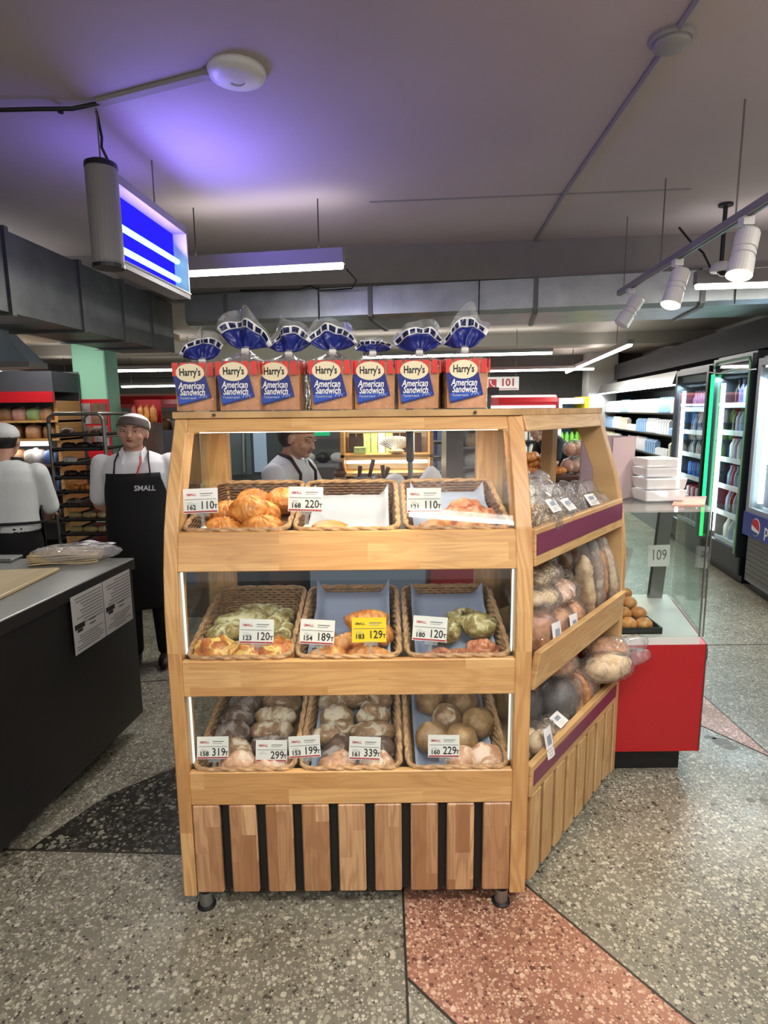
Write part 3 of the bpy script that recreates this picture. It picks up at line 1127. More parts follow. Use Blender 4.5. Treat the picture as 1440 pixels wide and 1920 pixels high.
dA, dB = W(345, 560, 5.55), W(1470, 525, 4.62)
duct, a, b, d, n = duct_run('air_duct', 'long galvanised air duct hung across the ceiling', (dA.x, dA.y), (dB.x + 0.8, dB.y - 0.1), 2.36, 2.615, 0.72,
                            [0.07, 0.30, 0.54, 0.76], chamfer=0.03)
for w in (0.22, 0.46, 0.80):
    q = a.lerp(b, w)
    MB().tube([(q.x, q.y - 0.01, 2.36), (q.x, q.y - 0.01, 2.9)], 0.005, 6).build('hanger_rod', 'black_metal', duct, world=True)
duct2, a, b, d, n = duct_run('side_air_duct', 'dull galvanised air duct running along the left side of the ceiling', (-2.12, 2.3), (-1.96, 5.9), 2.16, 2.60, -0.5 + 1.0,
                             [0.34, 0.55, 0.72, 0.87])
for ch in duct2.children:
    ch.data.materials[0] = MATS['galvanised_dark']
pr = W(600, 540, 5.5)
ec = thing('duct_cable', 'thin black cable lying along the top of the air duct', 'cable', (pr.x, pr.y, 2.63))
MB().tube([W(450, 545, 5.35), W(560, 543, 5.25), W(582, 536, 5.2), W(600, 545, 5.2), W(660, 541, 5.1), W(668, 525, 5.0), W(650, 505, 4.6)], 0.007, 6).build('cord', 'black_plastic', ec, world=True, smooth=True)

# steel extraction hood at the left edge
h0 = W(-60, 600, 4.6)
hd = thing('extraction_hood', 'blue-grey steel extraction hood at the left edge above the bread wall', 'hood', (-3.0, 4.7, 1.94))
MB().hexa([(-3.6, 4.4, 1.97), (-2.50, 4.4, 1.97), (-2.50, 4.62, 1.97), (-3.6, 4.62, 1.97),
           (-3.6, 4.45, 2.28), (-2.78, 4.45, 2.28), (-2.78, 4.6, 2.28), (-3.6, 4.6, 2.28)]).build('canopy', 'hood_blue', hd, world=True)
MB().box(-3.61, -2.49, 4.39, 4.63, 1.93, 1.97).build('rim', 'steel_dull', hd, world=True)
MB().box(-3.5, -3.3, 4.46, 4.6, 2.28, 2.9).build('chimney', 'hood_blue', hd, world=True)
# ================================================================== BREAD STAND
PROF = [(0.05, 1.730), (1.0, 1.735), (1.13, 1.750), (1.25, 1.778), (1.36, 1.822), (1.48, 1.885), (1.60, 1.955)]
YB = 2.25


def yf(z):
    return interp(PROF, z)


stand = thing('bread_display_stand', 'pine bread display stand with glazed tiers, slatted base and side shelves', 'display stand', (-0.1, 1.99, 0))


def SP(mb, name, mat, **kw):
    return mb.build(name, mat, stand, world=True, **kw)


zs = [0.055, 0.5, 1.0, 1.07, 1.13, 1.19, 1.25, 1.30, 1.36, 1.42, 1.48, 1.54, 1.582]
poly = [(yf(z), z) for z in zs] + [(yf(z) + 0.085, z) for z in reversed(zs)]
for x0, x1 in ((XL, XL + PT), (XR - PT, XR + 0.008)):
    SP(MB().prism(poly, lambda u, v, w: (w, u, v), x0, x1), 'curved_post', 'timber_post', bevel=0.003)
for x0, x1 in ((XL, XL + 0.095), (XR - 0.095, XR)):
    SP(MB().box(x0, x1, YB - 0.045, YB, 0.055, 1.582), 'rear_post', 'timber_post', bevel=0.002)


def front_board(z0, z1, name, mat, th=0.024, out=0.0, x0=XL + PT, x1=XR - PT, bev=0.003):
    mb = MB().hexa([(x0, yf(z0) + out, z0), (x1, yf(z0) + out, z0), (x1, yf(z0) + th, z0), (x0, yf(z0) + th, z0),
                    (x0, yf(z1) + out, z1), (x1, yf(z1) + out, z1), (x1, yf(z1) + th, z1), (x0, yf(z1) + th, z1)])
    return SP(mb, name, mat, bevel=bev)


for z0, z1 in ((0.378, 0.490), (0.742, 0.856), (1.131, 1.246), (1.538, 1.582)):
    front_board(z0, z1, 'front_rail', 'timber_rail')
# slatted base
sw = 0.086
pitch = (XR - XL - 2 * PT - 0.004 - sw) / 8
for i in range(9):
    x0 = XL + PT + 0.002 + i * pitch
    SP(MB().box(x0, x0 + sw, 1.7315, 1.752, 0.066, 0.376), 'base_slat', 'timber_slat', bevel=0.004)
SP(MB().box(XL + PT, XR - PT, 1.755, 1.77, 0.06, 0.378), 'base_backing', 'gap_shade_board')
# top board over both units (front unit and angled side unit)
C0 = Vector((XR + 0.012, 1.742))
U = Vector((0.63, 0.777)).normalized()
NO = Vector((U.y, -U.x))
SL = 0.86


def S2(u, n):
    p = C0 + U * u + NO * n
    return (p.x, p.y)


def S3(u, n, z):
    p = C0 + U * u + NO * n
    return (p.x, p.y, z)


NPROF = [(0.05, 0.0), (1.0, 0.0), (1.13, -0.012), (1.25, -0.03), (1.36, -0.058), (1.48, -0.098), (1.60, -0.135)]


def nf(z):
    return interp(NPROF, z)


SP(MB().slab([(XL - 0.004, 1.935), (XR, 1.935), S2(SL - 0.0, -0.128), S2(SL - 0.0, -0.36), (XR, YB + 0.09), (XR, YB), (XL - 0.004, YB)], 1.582, 1.602), 'top_board', 'timber_top')
# little brass catch and bolt on the front of the top
for px in (402, 890):
    p = W(px, 774, 1.94)
    SP(MB().lathe([(0.005, 0), (0.005, 0.008), (0.0001, 0.009)], 10, (p.x, 1.934, 1.592), Matrix.Rotation(R(90), 3, 'X')), 'catch', 'wood_dark')
# side rails, shelf boards, glass of the front unit
for zt in (0.40, 0.765, 1.155):
    SP(MB().box(XL + PT, XR - PT, yf(zt) + 0.028, YB - 0.046, zt - 0.018, zt), 'tier_board', 'timber_top')
    SP(MB().box(XL + 0.004, XL + PT - 0.006, yf(zt) + 0.09, YB - 0.046, zt - 0.02, zt + 0.04), 'end_rail', 'timber_side')
    SP(MB().box(XR - PT + 0.006, XR - 0.004, yf(zt) + 0.09, YB - 0.046, zt - 0.02, zt + 0.04), 'end_rail', 'timber_side')
SP(MB().box(XL + 0.004, XL + PT - 0.006, yf(1.54) + 0.085, YB - 0.046, 1.53, 1.58), 'end_rail', 'timber_side')
SP(MB().box(XR - PT + 0.006, XR - 0.004, yf(1.54) + 0.085, YB - 0.046, 1.53, 1.58), 'end_rail', 'timber_side')
SP(MB().box(XL + 0.095, XR - 0.095, YB - 0.04, YB - 0.012, 1.535, 1.58), 'rear_rail', 'timber_rail')
for z0, z1 in ((0.49, 0.742), (0.856, 1.131), (1.246, 1.538)):
    x0, x1 = XL + PT + 0.002, XR - PT - 0.002
    SP(MB().hexa([(x0, yf(z0) + 0.012, z0), (x1, yf(z0) + 0.012, z0), (x1, yf(z0) + 0.016, z0), (x0, yf(z0) + 0.016, z0),
                  (x0, yf(z1) + 0.012, z1), (x1, yf(z1) + 0.012, z1), (x1, yf(z1) + 0.016, z1), (x0, yf(z1) + 0.016, z1)]), 'front_pane', 'glass')
    zb = (z0 + z1) / 2
    for x in (XL + 0.02, XR - 0.024):
        SP(MB().box(x, x + 0.004, yf(zb) + 0.1, YB - 0.05, z0 - 0.02, z1), 'side_pane', 'glass_side')
# LED strips: upright ones at the inner edges, one short bar in the top tier
for z0, z1, dz in ((0.50, 0.735, 0), (0.865, 1.125, 0)):
    for x in (XL + PT + 0.001, XR - PT - 0.009):
        SP(MB().box(x + 0.002, x + 0.006, yf(z0) + 0.035, yf(z0) + 0.047, z0, z1), 'led_bar', 'led_edge')
SP(MB().box(XL + PT + 0.02, XR - PT - 0.02, 1.99, 2.01, 1.534, 1.542), 'led_bar', 'led_warm')
ll = area_light('stand_light', (-0.1, 2.0, 1.53), 0.9, 1.6, (1.0, 0.93, 0.8), size_y=0.03)
for zz in (1.12, 0.735):  # unseen bars tucked behind the rails, added to light the lower tiers
    SP(MB().box(XL + PT + 0.05, XR - PT - 0.05, 1.80, 1.812, zz + 0.018, zz + 0.024), 'led_bar', 'led_strip')
    area_light('tier_fill_light', (-0.1, 1.82, zz - 0.01), 0.9, 0.7, (0.95, 0.97, 1.0), size_y=0.02, rot=(R(20), 0, 0))
# feet
for x, y in ((-0.597, 1.757), (0.372, 1.757), (-0.585, 2.2), (0.372, 2.2), (0.86, 2.42), (0.62, 2.60)):
    ft = MB().lathe([(0.022, 0.008), (0.021, 0.0551)], 16, (x, y, 0))
    f_ = SP(ft, 'foot', 'steel')
    SP(MB().lathe([(0.03, 0.0), (0.03, 0.006), (0.022, 0.010)], 16, (x, y, 0)), 'foot_pad', 'black_plastic')

# ---- side unit
npoly = [(nf(z), z) for z in zs] + [(nf(z) - interp([(0.0, 0.15), (1.1, 0.14), (1.35, 0.085), (1.6, 0.11)], z), z) for z in reversed(zs)]
SP(MB().prism(npoly, lambda u, v, w: S3(w, u, v), SL - 0.04, SL), 'side_end_post', 'timber_side_slat', bevel=0.003)


def side_board(z0, z1, name, mat, n0=-0.022, n1=0.0, u0=0.026, u1=SL - 0.04, bev=0.003, lean=0.0):
    o0, o1 = nf(z0), nf(z1) + lean
    mb = MB().hexa([S3(u0, n0 + o0, z0), S3(u1, n0 + o0, z0), S3(u1, n1 + o0, z0), S3(u0, n1 + o0, z0),
                    S3(u0, n0 + o1, z1), S3(u1, n0 + o1, z1), S3(u1, n1 + o1, z1), S3(u0, n1 + o1, z1)])
    return SP(mb, name, mat, bevel=bev)


for z0, z1, ln in ((0.378, 0.490, 0.004), (0.742, 0.870, 0.02), (1.131, 1.246, 0.015), (1.53, 1.582, 0)):
    side_board(z0, z1, 'side_rail', 'timber_side', lean=ln, u0=0.16 if z0 > 1.5 else 0.026 if z0 > 1.1 else 0.012)


def strip_on(z0, z1, ln, f0, f1):
    o0, o1 = nf(z0), nf(z1) + ln
    za, zb, oa, ob_ = lerp(z0, z1, f0), lerp(z0, z1, f1), lerp(o0, o1, f0), lerp(o0, o1, f1)
    u0, u1 = 0.032, SL - 0.05
    SP(MB().hexa([S3(u0, oa - 0.001, za), S3(u1, oa - 0.001, za), S3(u1, oa + 0.003, za), S3(u0, oa + 0.003, za),
                  S3(u0, ob_ - 0.001, zb), S3(u1, ob_ - 0.001, zb), S3(u1, ob_ + 0.003, zb), S3(u0, ob_ + 0.003, zb)]), 'price_strip', 'purple_strip')


strip_on(1.131, 1.246, 0.015, 0.30, 0.86)
strip_on(0.378, 0.490, 0.004, 0.30, 0.78)
nsl = 8
pu = (SL - 0.066) / nsl
for i in range(nsl):
    u0 = 0.026 + i * pu + 0.004
    mb = MB().hexa([S3(u0, -0.022, 0.066), S3(u0 + pu - 0.026, -0.022, 0.066), S3(u0 + pu - 0.026, -0.001, 0.066), S3(u0, -0.001, 0.066),
                    S3(u0, -0.022, 0.376), S3(u0 + pu - 0.026, -0.022, 0.376), S3(u0 + pu - 0.026, -0.001, 0.376), S3(u0, -0.001, 0.376)])
    SP(mb, 'base_slat', 'timber_side_slat', bevel=0.004)
SP(MB().hexa([S3(0.03, -0.04, 0.06), S3(SL - 0.04, -0.04, 0.06), S3(SL - 0.04, -0.028, 0.06), S3(0.03, -0.028, 0.06),
              S3(0.03, -0.04, 0.378), S3(SL - 0.04, -0.04, 0.378), S3(SL - 0.04, -0.028, 0.378), S3(0.03, -0.028, 0.378)]), 'base_backing', 'gap_shade_board')
for zt in (0.42, 0.79, 1.165):
    o_ = nf(zt) - 0.026
    # board slopes up towards the rear
    pts = [S2(0.02, o_), S2(SL - 0.04, o_), S2(SL - 0.04, -0.36), (XR + 0.006, 2.36), (XR + 0.006, C0.y + 0.04)]
    SP(MB().slab(pts, zt - 0.016, zt), 'side_shelf', 'timber_top')
# rear corner posts of the side unit
q = S2(SL - 0.045, -0.33)
SP(MB().obox((q[0], q[1], 0.82), (0.05, 0.05, 1.52), Matrix.Rotation(math.atan2(U.y, U.x), 3, 'Z')), 'rear_post', 'timber_side_slat', bevel=0.002)

# ================================================================== BASKETS
BW, BD, BH = 0.312, 0.425, 0.088


def rrect(w, d, r, n=6):
    pts = []
    for cx, cy, a0 in ((w / 2 - r, d / 2 - r, 0), (-w / 2 + r, d / 2 - r, 90), (-w / 2 + r, -d / 2 + r, 180), (w / 2 - r, -d / 2 + r, 270)):
        for k in range(n + 1):
            a = R(a0 + 90 * k / n)
            pts.append((cx + r * math.cos(a), cy + r * math.sin(a)))
    return pts


def resample(pts, n):
    pts = [Vector(p) for p in pts] + [Vector(pts[0])]
    seg = [(pts[i + 1] - pts[i]).length for i in range(len(pts) - 1)]
    tot = sum(seg)
    out, i, acc = [], 0, 0.0
    for k in range(n):
        t = tot * k / n
        while acc + seg[i] < t:
            acc += seg[i]
            i += 1
        out.append(pts[i].lerp(pts[i + 1], (t - acc) / seg[i]))
    return out


def make_basket():
    t = thing('wicker_basket', 'wicker basket', 'basket', group='wicker baskets in the stand')
    MB().slab([(x, y + BD / 2) for x, y in rrect(BW - 0.03, BD - 0.03, 0.03)], 0.0, 0.006).build('base', 'basket_liner', t)
    mb, inner = MB(), MB()
    rows = 9
    for r_ in range(rows):
        z = 0.008 + r_ * (BH - 0.012) / (rows - 1)
        gr = 0.03 * (1 - z / BH)
        path = resample(rrect(BW - gr, BD - gr, 0.035), 84)
        c = Vector((0, 0))
        pts = []
        for k, p in enumerate(path):
            off = 0.0028 * (1 if (k // 1 + r_) % 2 else -1)
            nrm = p.normalized()
            pts.append((p.x + nrm.x * off, p.y + nrm.y * off + BD / 2, z))
        pts.append(pts[0])
        mb.tube(pts, 0.0046, 5, caps=False)
    mb.build('weave', 'wicker', t, smooth=True)['kind'] = 'stuff'
    rp = [(p.x, p.y + BD / 2, BH) for p in resample(rrect(BW + 0.004, BD + 0.004, 0.035), 70)]
    m3 = MB()
    for ph in (0, math.pi):
        path = [(x, y, z + 0.003 * math.sin(k * 1.2 + ph)) for k, (x, y, z) in enumerate(rp)]
        path = [(x + 0.004 * math.cos(k * 1.2 + ph) * (1 if abs(x) > BW / 2 - 0.02 else 0), y + 0.004 * math.cos(k * 1.2 + ph) * (0 if abs(x) > BW / 2 - 0.02 else 1), z) for k, (x, y, z) in enumerate(path)]
        m3.tube(path + [path[0]], 0.0062, 6, caps=False)
    m3.build('braided_rim', 'wicker', t, smooth=True)
    return t


TIERS = {'top': (1.160, 1.812, 13), 'middle': (0.772, 1.772, 13), 'bottom': (0.404, 1.766, 13)}
BX = {'left': XL + PT + 0.012 + BW / 2, 'centre': (XL + XR) / 2 - 0.002, 'right': XR - PT - 0.012 - BW / 2}
bask0 = make_basket()
BASK = {}
first = True
for tn, (z, y, tilt) in TIERS.items():
    for cn, x in BX.items():
        lb = f'wicker basket in the {cn} of the {tn} tier of the stand' if cn == 'centre' else f'wicker basket at the {cn} end of the {tn} tier of the stand'
        if first:
            b_ = bask0
            first = False
        else:
            b_ = dup(bask0)
        b_.location = (x, y, z + 0.004)
        b_.rotation_euler = (R(tilt), 0, 0)
        b_['label'] = lb
        BASK[tn, cn] = b_
# dark baskets of the top tier
for cn in ('left', 'centre', 'right'):
    for ch in BASK['top', cn].children:
        if ch.name.startswith('weave'):
            ch.data = ch.data.copy()
            ch.data.materials[0] = MATS['wicker_dark']


def in_basket(tn, cn, bx, by, bz):
    z, y, tilt = TIERS[tn]
    t = R(tilt)
    return Vector((BX[cn] + bx, y + by * math.cos(t) - bz * math.sin(t), z + 0.004 + by * math.sin(t) + bz * math.cos(t)))


# paper liners
def liner(tn, cn, mat, label, y0, y1, w=0.26, up=0.05, seed=1):
    rnd = random.Random(seed)
    t = R(TIERS[tn][2])
    def f(u, v):
        x = (u - 0.5) * w
        by = y0 + (y1 - y0) * v
        edge = max(0, abs(u - 0.5) * 2 - 0.75) / 0.25
        back = max(0, v - 0.8) / 0.2
        bz = 0.010 + up * edge ** 1.5 * 0.8 + up * back ** 1.3 + 0.004 * noise.noise((u * 5 + seed, v * 5, 0))
        p = in_basket(tn, cn, x, by, bz)
        return p - Vector((BX[cn], TIERS[tn][1], TIERS[tn][0]))
    o = MB().grid(f, 16, 16).build('paper_liner', mat, smooth=True, solid=0.001)
    o.location = (BX[cn], TIERS[tn][1], TIERS[tn][0])
    return tag(o, label, 'paper', 'paper liners in the baskets')


liner('top', 'centre', 'baking_paper', 'white baking paper in the middle basket of the top tier', 0.03, 0.36, seed=2)
liner('top', 'right', 'paper_blue', 'bluish baking paper in the basket with danish buns, top tier', 0.03, 0.38, seed=3)
liner('middle', 'centre', 'paper_blue', 'bluish baking paper under the croissants, middle tier', 0.03, 0.40, up=0.07, seed=4)
liner('middle', 'right', 'paper_blue', 'bluish baking paper under the twisted strudel buns, middle tier', 0.03, 0.40, up=0.06, seed=5)
liner('bottom', 'centre', 'paper_blue', 'bluish baking paper in the middle basket of the bottom tier', 0.03, 0.40, seed=6)
liner('bottom', 'right', 'paper_blue', 'bluish baking paper under the round loaves, bottom tier', 0.03, 0.40, up=0.04, seed=7)


# ------------------------------------------------------------------ pastry shapes (each one mesh, base at z = 0)
def rough_fn(amp, sc_, seed):
    return lambda d: 1 + amp * noise.noise(Vector((d.x * sc_ + seed, d.y * sc_, d.z * sc_)))


def flat_bottom(mb, zc, zmin):
    return mb.map(lambda p: Vector((p.x, p.y, max(p.z, zmin) - zmin)))


def m_shell(seed=0, rx=0.062, ry=0.05, rz=0.048):     # pastry with fanned ridges
    def fn(d):
        a = math.atan2(d.x, -d.z * 0.4 + d.y + 1.25)
        return 1 + 0.062 * math.cos(a * 38 + 5 * d.y) * (1 - abs(d.z) * 0.2) + 0.02 * noise.noise(d * 3 + Vector((seed, 0, 0)))
    mb = MB().blob((0, 0, 0), (rx, ry, rz), 96, 22, fn)
    return flat_bottom(mb, 0, -rz * 0.75).mesh('pastry', smooth=True)


def m_oval(rx, ry, rz, seed=0, amp=0.12, sc_=2.2, slashes=0, nu=32, nv=18):
    def fn(d):
        k = 1 + amp * noise.noise(Vector((d.x * sc_ + seed, d.y * sc_, d.z * sc_)))
        if slashes:
            k += 0.05 * math.cos((d.x * 1.0 + d.y * 0.5) * slashes * math.pi) * max(0, d.z)
        return k
    return flat_bottom(MB().blob((0, 0, 0), (rx, ry, rz), nu, nv, fn), 0, -rz * 0.7).mesh('loaf', smooth=True)


def m_croissant(seed=0, L=0.12, r=0.034):
    pts, rs = [], []
    n = 40
    for k in range(n + 1):
        t = k / n * 2 - 1
        a = t * 1.15
        pts.append((L * 0.62 * math.sin(a), 0.055 * (1 - math.cos(a)), r * 0.8))
        e = max(0.12, (1 - abs(t) ** 2.2))
        seg = 1 + 0.13 * abs(math.sin((t + 1) * math.pi * 3.5))
        rs.append(r * e * seg)
    return MB().tube(pts, rs, 14).mesh('croissant', smooth=True)


def m_spiral(seed=0, r=0.05, h=0.05):
    pts, rs = [], []
    n = 90
    for k in range(n + 1):
        t = k / n
        a = t * 2 * math.pi * 2.6
        rr = r * (1 - 0.75 * t)
        pts.append((rr * math.cos(a), rr * math.sin(a) * 0.8, 0.02 + h * 0.55 * t))
        rs.append(0.017 * (1 - 0.35 * t) * (1 + 0.15 * math.sin(a * 5)))
    mb = MB().tube(pts, rs, 8)
    mb.blob((0, 0, 0.018), (r * 0.85, r * 0.7, 0.02), 20, 10)
    return mb.mesh('twisted_bun', smooth=True)


def m_twist(seed=0, L=0.2, r=0.03):      # long roll with braided ridges
    def fn(d):
        return 1 + 0.10 * math.cos(d.x * 17 + math.atan2(d.y, d.z) * 2) + 0.06 * noise.noise(d * 3 + Vector((seed, 0, 0)))
    return flat_bottom(MB().blob((0, 0, 0), (L / 2, r, r * 0.9), 28, 40, lambda d: fn(d), Matrix.Identity(3)), 0, -r * 0.6).mesh('roll', smooth=True)


def m_long(L, r, seed=0, amp=0.10, slash=6):
    mb = MB()
    pts, rs = [], []
    n = 30
    for k in range(n + 1):
        t = k / n * 2 - 1
        e = max(0.05, (1 - abs(t) ** 3.2)) ** 0.6
        pts.append((L / 2 * t, 0.006 * noise.noise((t * 2 + seed, 0, 0)), r * 0.8))
        rs.append(r * e * (1 + amp * noise.noise((t * 4, seed, 1))) * (1 + 0.05 * math.cos(t * slash * math.pi)))
    mb.tube(pts, rs, 16, flat=0.9)
    return mb.map(lambda p: Vector((p.x, p.y, max(p.z, r * 0.12)))).mesh('loaf', smooth=True)


def place(me, name, mat, loc, rot, label, cat='bread', group=None):
    o = obj(name, me if me.users == 0 else me, None)
    if not me.materials:
        me.materials.append(MATS[mat])
    o.location = loc
    o.rotation_euler = rot
    return tag(o, label, cat, group)


ORD = ['first', 'second', 'third', 'fourth', 'fifth', 'sixth', 'seventh', 'eighth', 'ninth', 'tenth', 'eleventh', 'twelfth']


def fill(tn, cn, me_list, mat_list, name, desc, cat, spots, group, desc2=None):
    """spots: (bx, by, bz, rz, mesh index, material index[, where])"""
    meshes = {}
    for i, s in enumerate(spots):
        bx, by, bz, rz, mi, ma = s[:6]
        key = (mi, ma)
        if key not in meshes:
            me = me_list[mi].copy()
            me.materials.clear()
            me.materials.append(MATS[mat_list[ma]])
            meshes[key] = me
        where = s[6] if len(s) > 6 else f'{ORD[i]} from the front'
        o = obj(name, meshes[key], None)
        o.location = in_basket(tn, cn, bx, by, bz + 0.012)
        o.rotation_euler = (R(TIERS[tn][2]), 0, R(rz))
        tag(o, f'{desc}, {where}', cat, group)


sh = [m_shell(1), m_shell(4, 0.07, 0.055, 0.052)]
fill('top', 'left', sh, ['crust_orange', 'crust_bun'], 'ridged_pastry', 'golden ridged pastry in the top tier', 'pastry', [
    (-0.062, 0.075, 0, 12, 0, 0, 'front one beside the 110 price card'), (0.07, 0.07, 0, -8, 1, 0, 'big front one under the 220 price card'),
    (-0.07, 0.185, 0.012, 20, 0, 0, 'second row beside the left post'), (0.05, 0.18, 0.012, -20, 0, 0, 'second row in the middle'),
    (0.02, 0.125, 0.052, 5, 0, 0, 'piled on top of the front row'), (-0.01, 0.30, 0.01, 40, 0, 1, 'rear one against the basket wall'),
    (0.10, 0.31, 0.01, -30, 0, 1, 'rear one at the corner')], 'ridged pastries')
bun = [m_oval(0.062, 0.05, 0.04, 3, 0.16, 2.4, 3), m_spiral(2)]
fill('top', 'centre', [m_oval(0.07, 0.055, 0.03, 9, 0.08)], ['crust_white', 'crust_bun'], 'liner_bun', 'bun on baking paper in the top tier', 'pastry', [
    (0.045, 0.075, 0.004, 0, 0, 0, 'front one in the glare'), (-0.06, 0.10, 0.004, 30, 0, 1, 'brown one beside the paper edge')], 'buns on baking paper')  # front bun: the blown-out glare is put into its white colour
fill('top', 'right', bun, ['crust_bun', 'crust_strudel'], 'danish_bun', 'glazed danish bun in the top tier', 'pastry', [
    (-0.06, 0.07, 0.004, 10, 0, 0, 'front one under the 121 card'), (0.055, 0.065, 0.004, -15, 0, 0, 'front one near the post'), (0.0, 0.15, 0.01, 30, 0, 1, 'second row in the middle'),
    (0.09, 0.15, 0.012, -40, 0, 1, 'second row near the post'), (0.05, 0.22, 0.012, 0, 0, 1, 'rearmost one')], 'danish buns')
pes = [m_long(0.19, 0.036, 1, 0.16, 4), m_long(0.19, 0.038, 5, 0.18, 5), m_oval(0.075, 0.062, 0.055, 6, 0.18, 2.6)]
fill('middle', 'left', pes, ['crust_pesto_glass_tint', 'crust_cheese'], 'herb_loaf', 'herb-crusted loaf in the middle tier', 'bread', [
    (0.0, 0.31, 0.01, 8, 0, 0, 'rearmost, lying crosswise'), (-0.04, 0.235, 0.025, 20, 1, 0, 'second row crosswise'), (0.08, 0.24, 0.02, 75, 0, 0, 'lengthwise near the centre basket'),
    (-0.05, 0.165, 0.03, 12, 0, 0, 'third row crosswise'), (0.10, 0.14, 0.02, 80, 1, 0, 'lengthwise behind the 123 card'),
    (-0.085, 0.055, 0.01, 0, 2, 1, 'cheese-topped front one at the corner'), (0.025, 0.05, 0.005, 15, 2, 1, 'cheese-topped front one under the 123 card'),
    (0.105, 0.05, 0.005, 40, 2, 1, 'cheese-topped front one beside the basket wall')], 'herb loaves')
cr = [m_croissant(1), m_croissant(3, 0.13, 0.037)]
fill('middle', 'centre', cr, ['crust_croissant', 'crust_bun'], 'croissant', 'golden croissant in the middle tier', 'croissant', [
    (-0.07, 0.06, 0.0, 20, 0, 0, 'front one under the 189 card'), (0.065, 0.05, 0.0, -10, 1, 0, 'front one under the yellow card'), (-0.01, 0.12, 0.01, 35, 0, 0, 'second row in the middle'),
    (0.05, 0.14, 0.01, 70, 1, 0, 'second row behind the yellow card'), (0.06, 0.20, 0.02, 160, 1, 1, 'rear one behind the yellow card'), (0.10, 0.15, 0.02, 100, 0, 1, 'by the basket wall'),
    (-0.09, 0.15, 0.01, 100, 0, 1, 'second row by the left wall'), (0.055, 0.17, 0.06, 10, 1, 1, 'topmost of the pile')], 'croissants')
sp = [m_spiral(1), m_spiral(2, 0.058, 0.055), m_shell(9, 0.055, 0.045, 0.045)]
fill('middle', 'right', sp, ['crust_strudel', 'crust_pesto_glass_tint'], 'twisted_bun', 'twisted strudel bun in the middle tier', 'pastry', [
    (-0.045, 0.05, 0.0, 0, 0, 0, 'front one below the 180 card'), (0.085, 0.075, 0.01, 60, 1, 0, 'front one near the post'), (0.02, 0.045, 0.0, 30, 0, 0, 'flat front one in the middle'),
    (-0.03, 0.16, 0.02, 0, 2, 1, 'behind the 180 card'), (0.09, 0.175, 0.03, 0, 2, 1, 'second row near the post'), (0.05, 0.25, 0.02, 0, 1, 1, 'rearmost one')], 'twisted buns')
rye = [m_oval(0.062, 0.05, 0.048, 1, 0.12, 2.2), m_oval(0.072, 0.042, 0.045, 4, 0.10, 2.4, 4), m_long(0.15, 0.04, 7, 0.1, 8)]
fill('bottom', 'left', rye, ['crust_rye', 'crust_country', 'crust_pink'], 'dark_loaf', 'dark rye loaf in the bottom tier', 'bread', [
    (-0.07, 0.35, 0.01, 10, 0, 0, 'rear corner one'), (0.065, 0.345, 0.012, 0, 1, 1, 'rear one by the centre basket'), (-0.085, 0.265, 0.012, 30, 0, 0, 'third row by the post'),
    (0.055, 0.27, 0.012, -4, 2, 1, 'ridged one in the third row'), (-0.08, 0.185, 0.012, 10, 0, 0, 'second row behind the 319 card'), (0.05, 0.20, 0.012, 4, 2, 1, 'ridged one in the second row'),
    (-0.055, 0.10, 0.01, 0, 0, 1, 'small one touching the 319 card'), (0.06, 0.125, 0.01, 0, 2, 0, 'first row behind the 299 card'),
    (-0.03, 0.05, 0.005, 0, 0, 2, 'floury front one beside the 319 card'), (0.075, 0.05, 0.005, 5, 1, 2, 'floury front one below the 299 card')], 'dark loaves')
cy = [m_long(0.12, 0.042, 3, 0.12, 5), m_oval(0.06, 0.05, 0.045, 8, 0.12, 2.2, 3), m_long(0.16, 0.04, 5, 0.1, 4)]
fill('bottom', 'centre', cy, ['crust_country', 'crust_rye', 'crust_pink'], 'country_loaf', 'floury country loaf in the bottom tier', 'bread', [
    (-0.075, 0.35, 0.01, 0, 0, 0, 'rear one on the left'), (0.075, 0.35, 0.01, 8, 0, 0, 'rear one on the right'), (0.0, 0.36, 0.03, 0, 1, 0, 'rear one in the middle'),
    (-0.06, 0.265, 0.012, 10, 1, 0, 'third row on the left'), (0.07, 0.27, 0.015, 0, 0, 0, 'third row on the right'),
    (0.07, 0.19, 0.012, 4, 2, 0, 'second row, white slashed one'), (-0.07, 0.19, 0.012, 30, 2, 0, 'second row on the left'), (-0.055, 0.11, 0.012, 70, 2, 1, 'first row on the left'),
    (0.085, 0.115, 0.01, 0, 0, 1, 'first row behind the 339 card'),
    (-0.045, 0.05, 0.005, 10, 1, 2, 'pale front one in the middle'), (0.085, 0.045, 0.005, 0, 1, 2, 'pale front one under the 339 card')], 'country loaves')
rd = [m_oval(0.055, 0.055, 0.05, 2, 0.06, 2.0), m_oval(0.06, 0.058, 0.052, 5, 0.06, 2.0, 2)]
fill('bottom', 'right', rd, ['crust_round', 'crust_country', 'crust_pink'], 'round_loaf', 'round crusty loaf in the bottom tier', 'bread', [
    (-0.06, 0.345, 0.01, 0, 0, 0, 'rear one on the left'), (0.055, 0.33, 0.01, 0, 1, 0, 'rear one on the right'), (-0.01, 0.25, 0.012, 0, 0, 1, 'in the middle of the pile'),
    (0.095, 0.225, 0.012, 40, 1, 0, 'by the basket wall near the post'), (-0.07, 0.155, 0.012, 20, 1, 0, 'beside the 229 card'), (0.03, 0.15, 0.01, 0, 0, 0, 'behind the 229 card'),
    (0.02, 0.055, 0.005, 0, 0, 2, 'pale front one under the 229 card'), (0.10, 0.06, 0.005, 0, 1, 2, 'pale front one near the post')], 'round loaves')


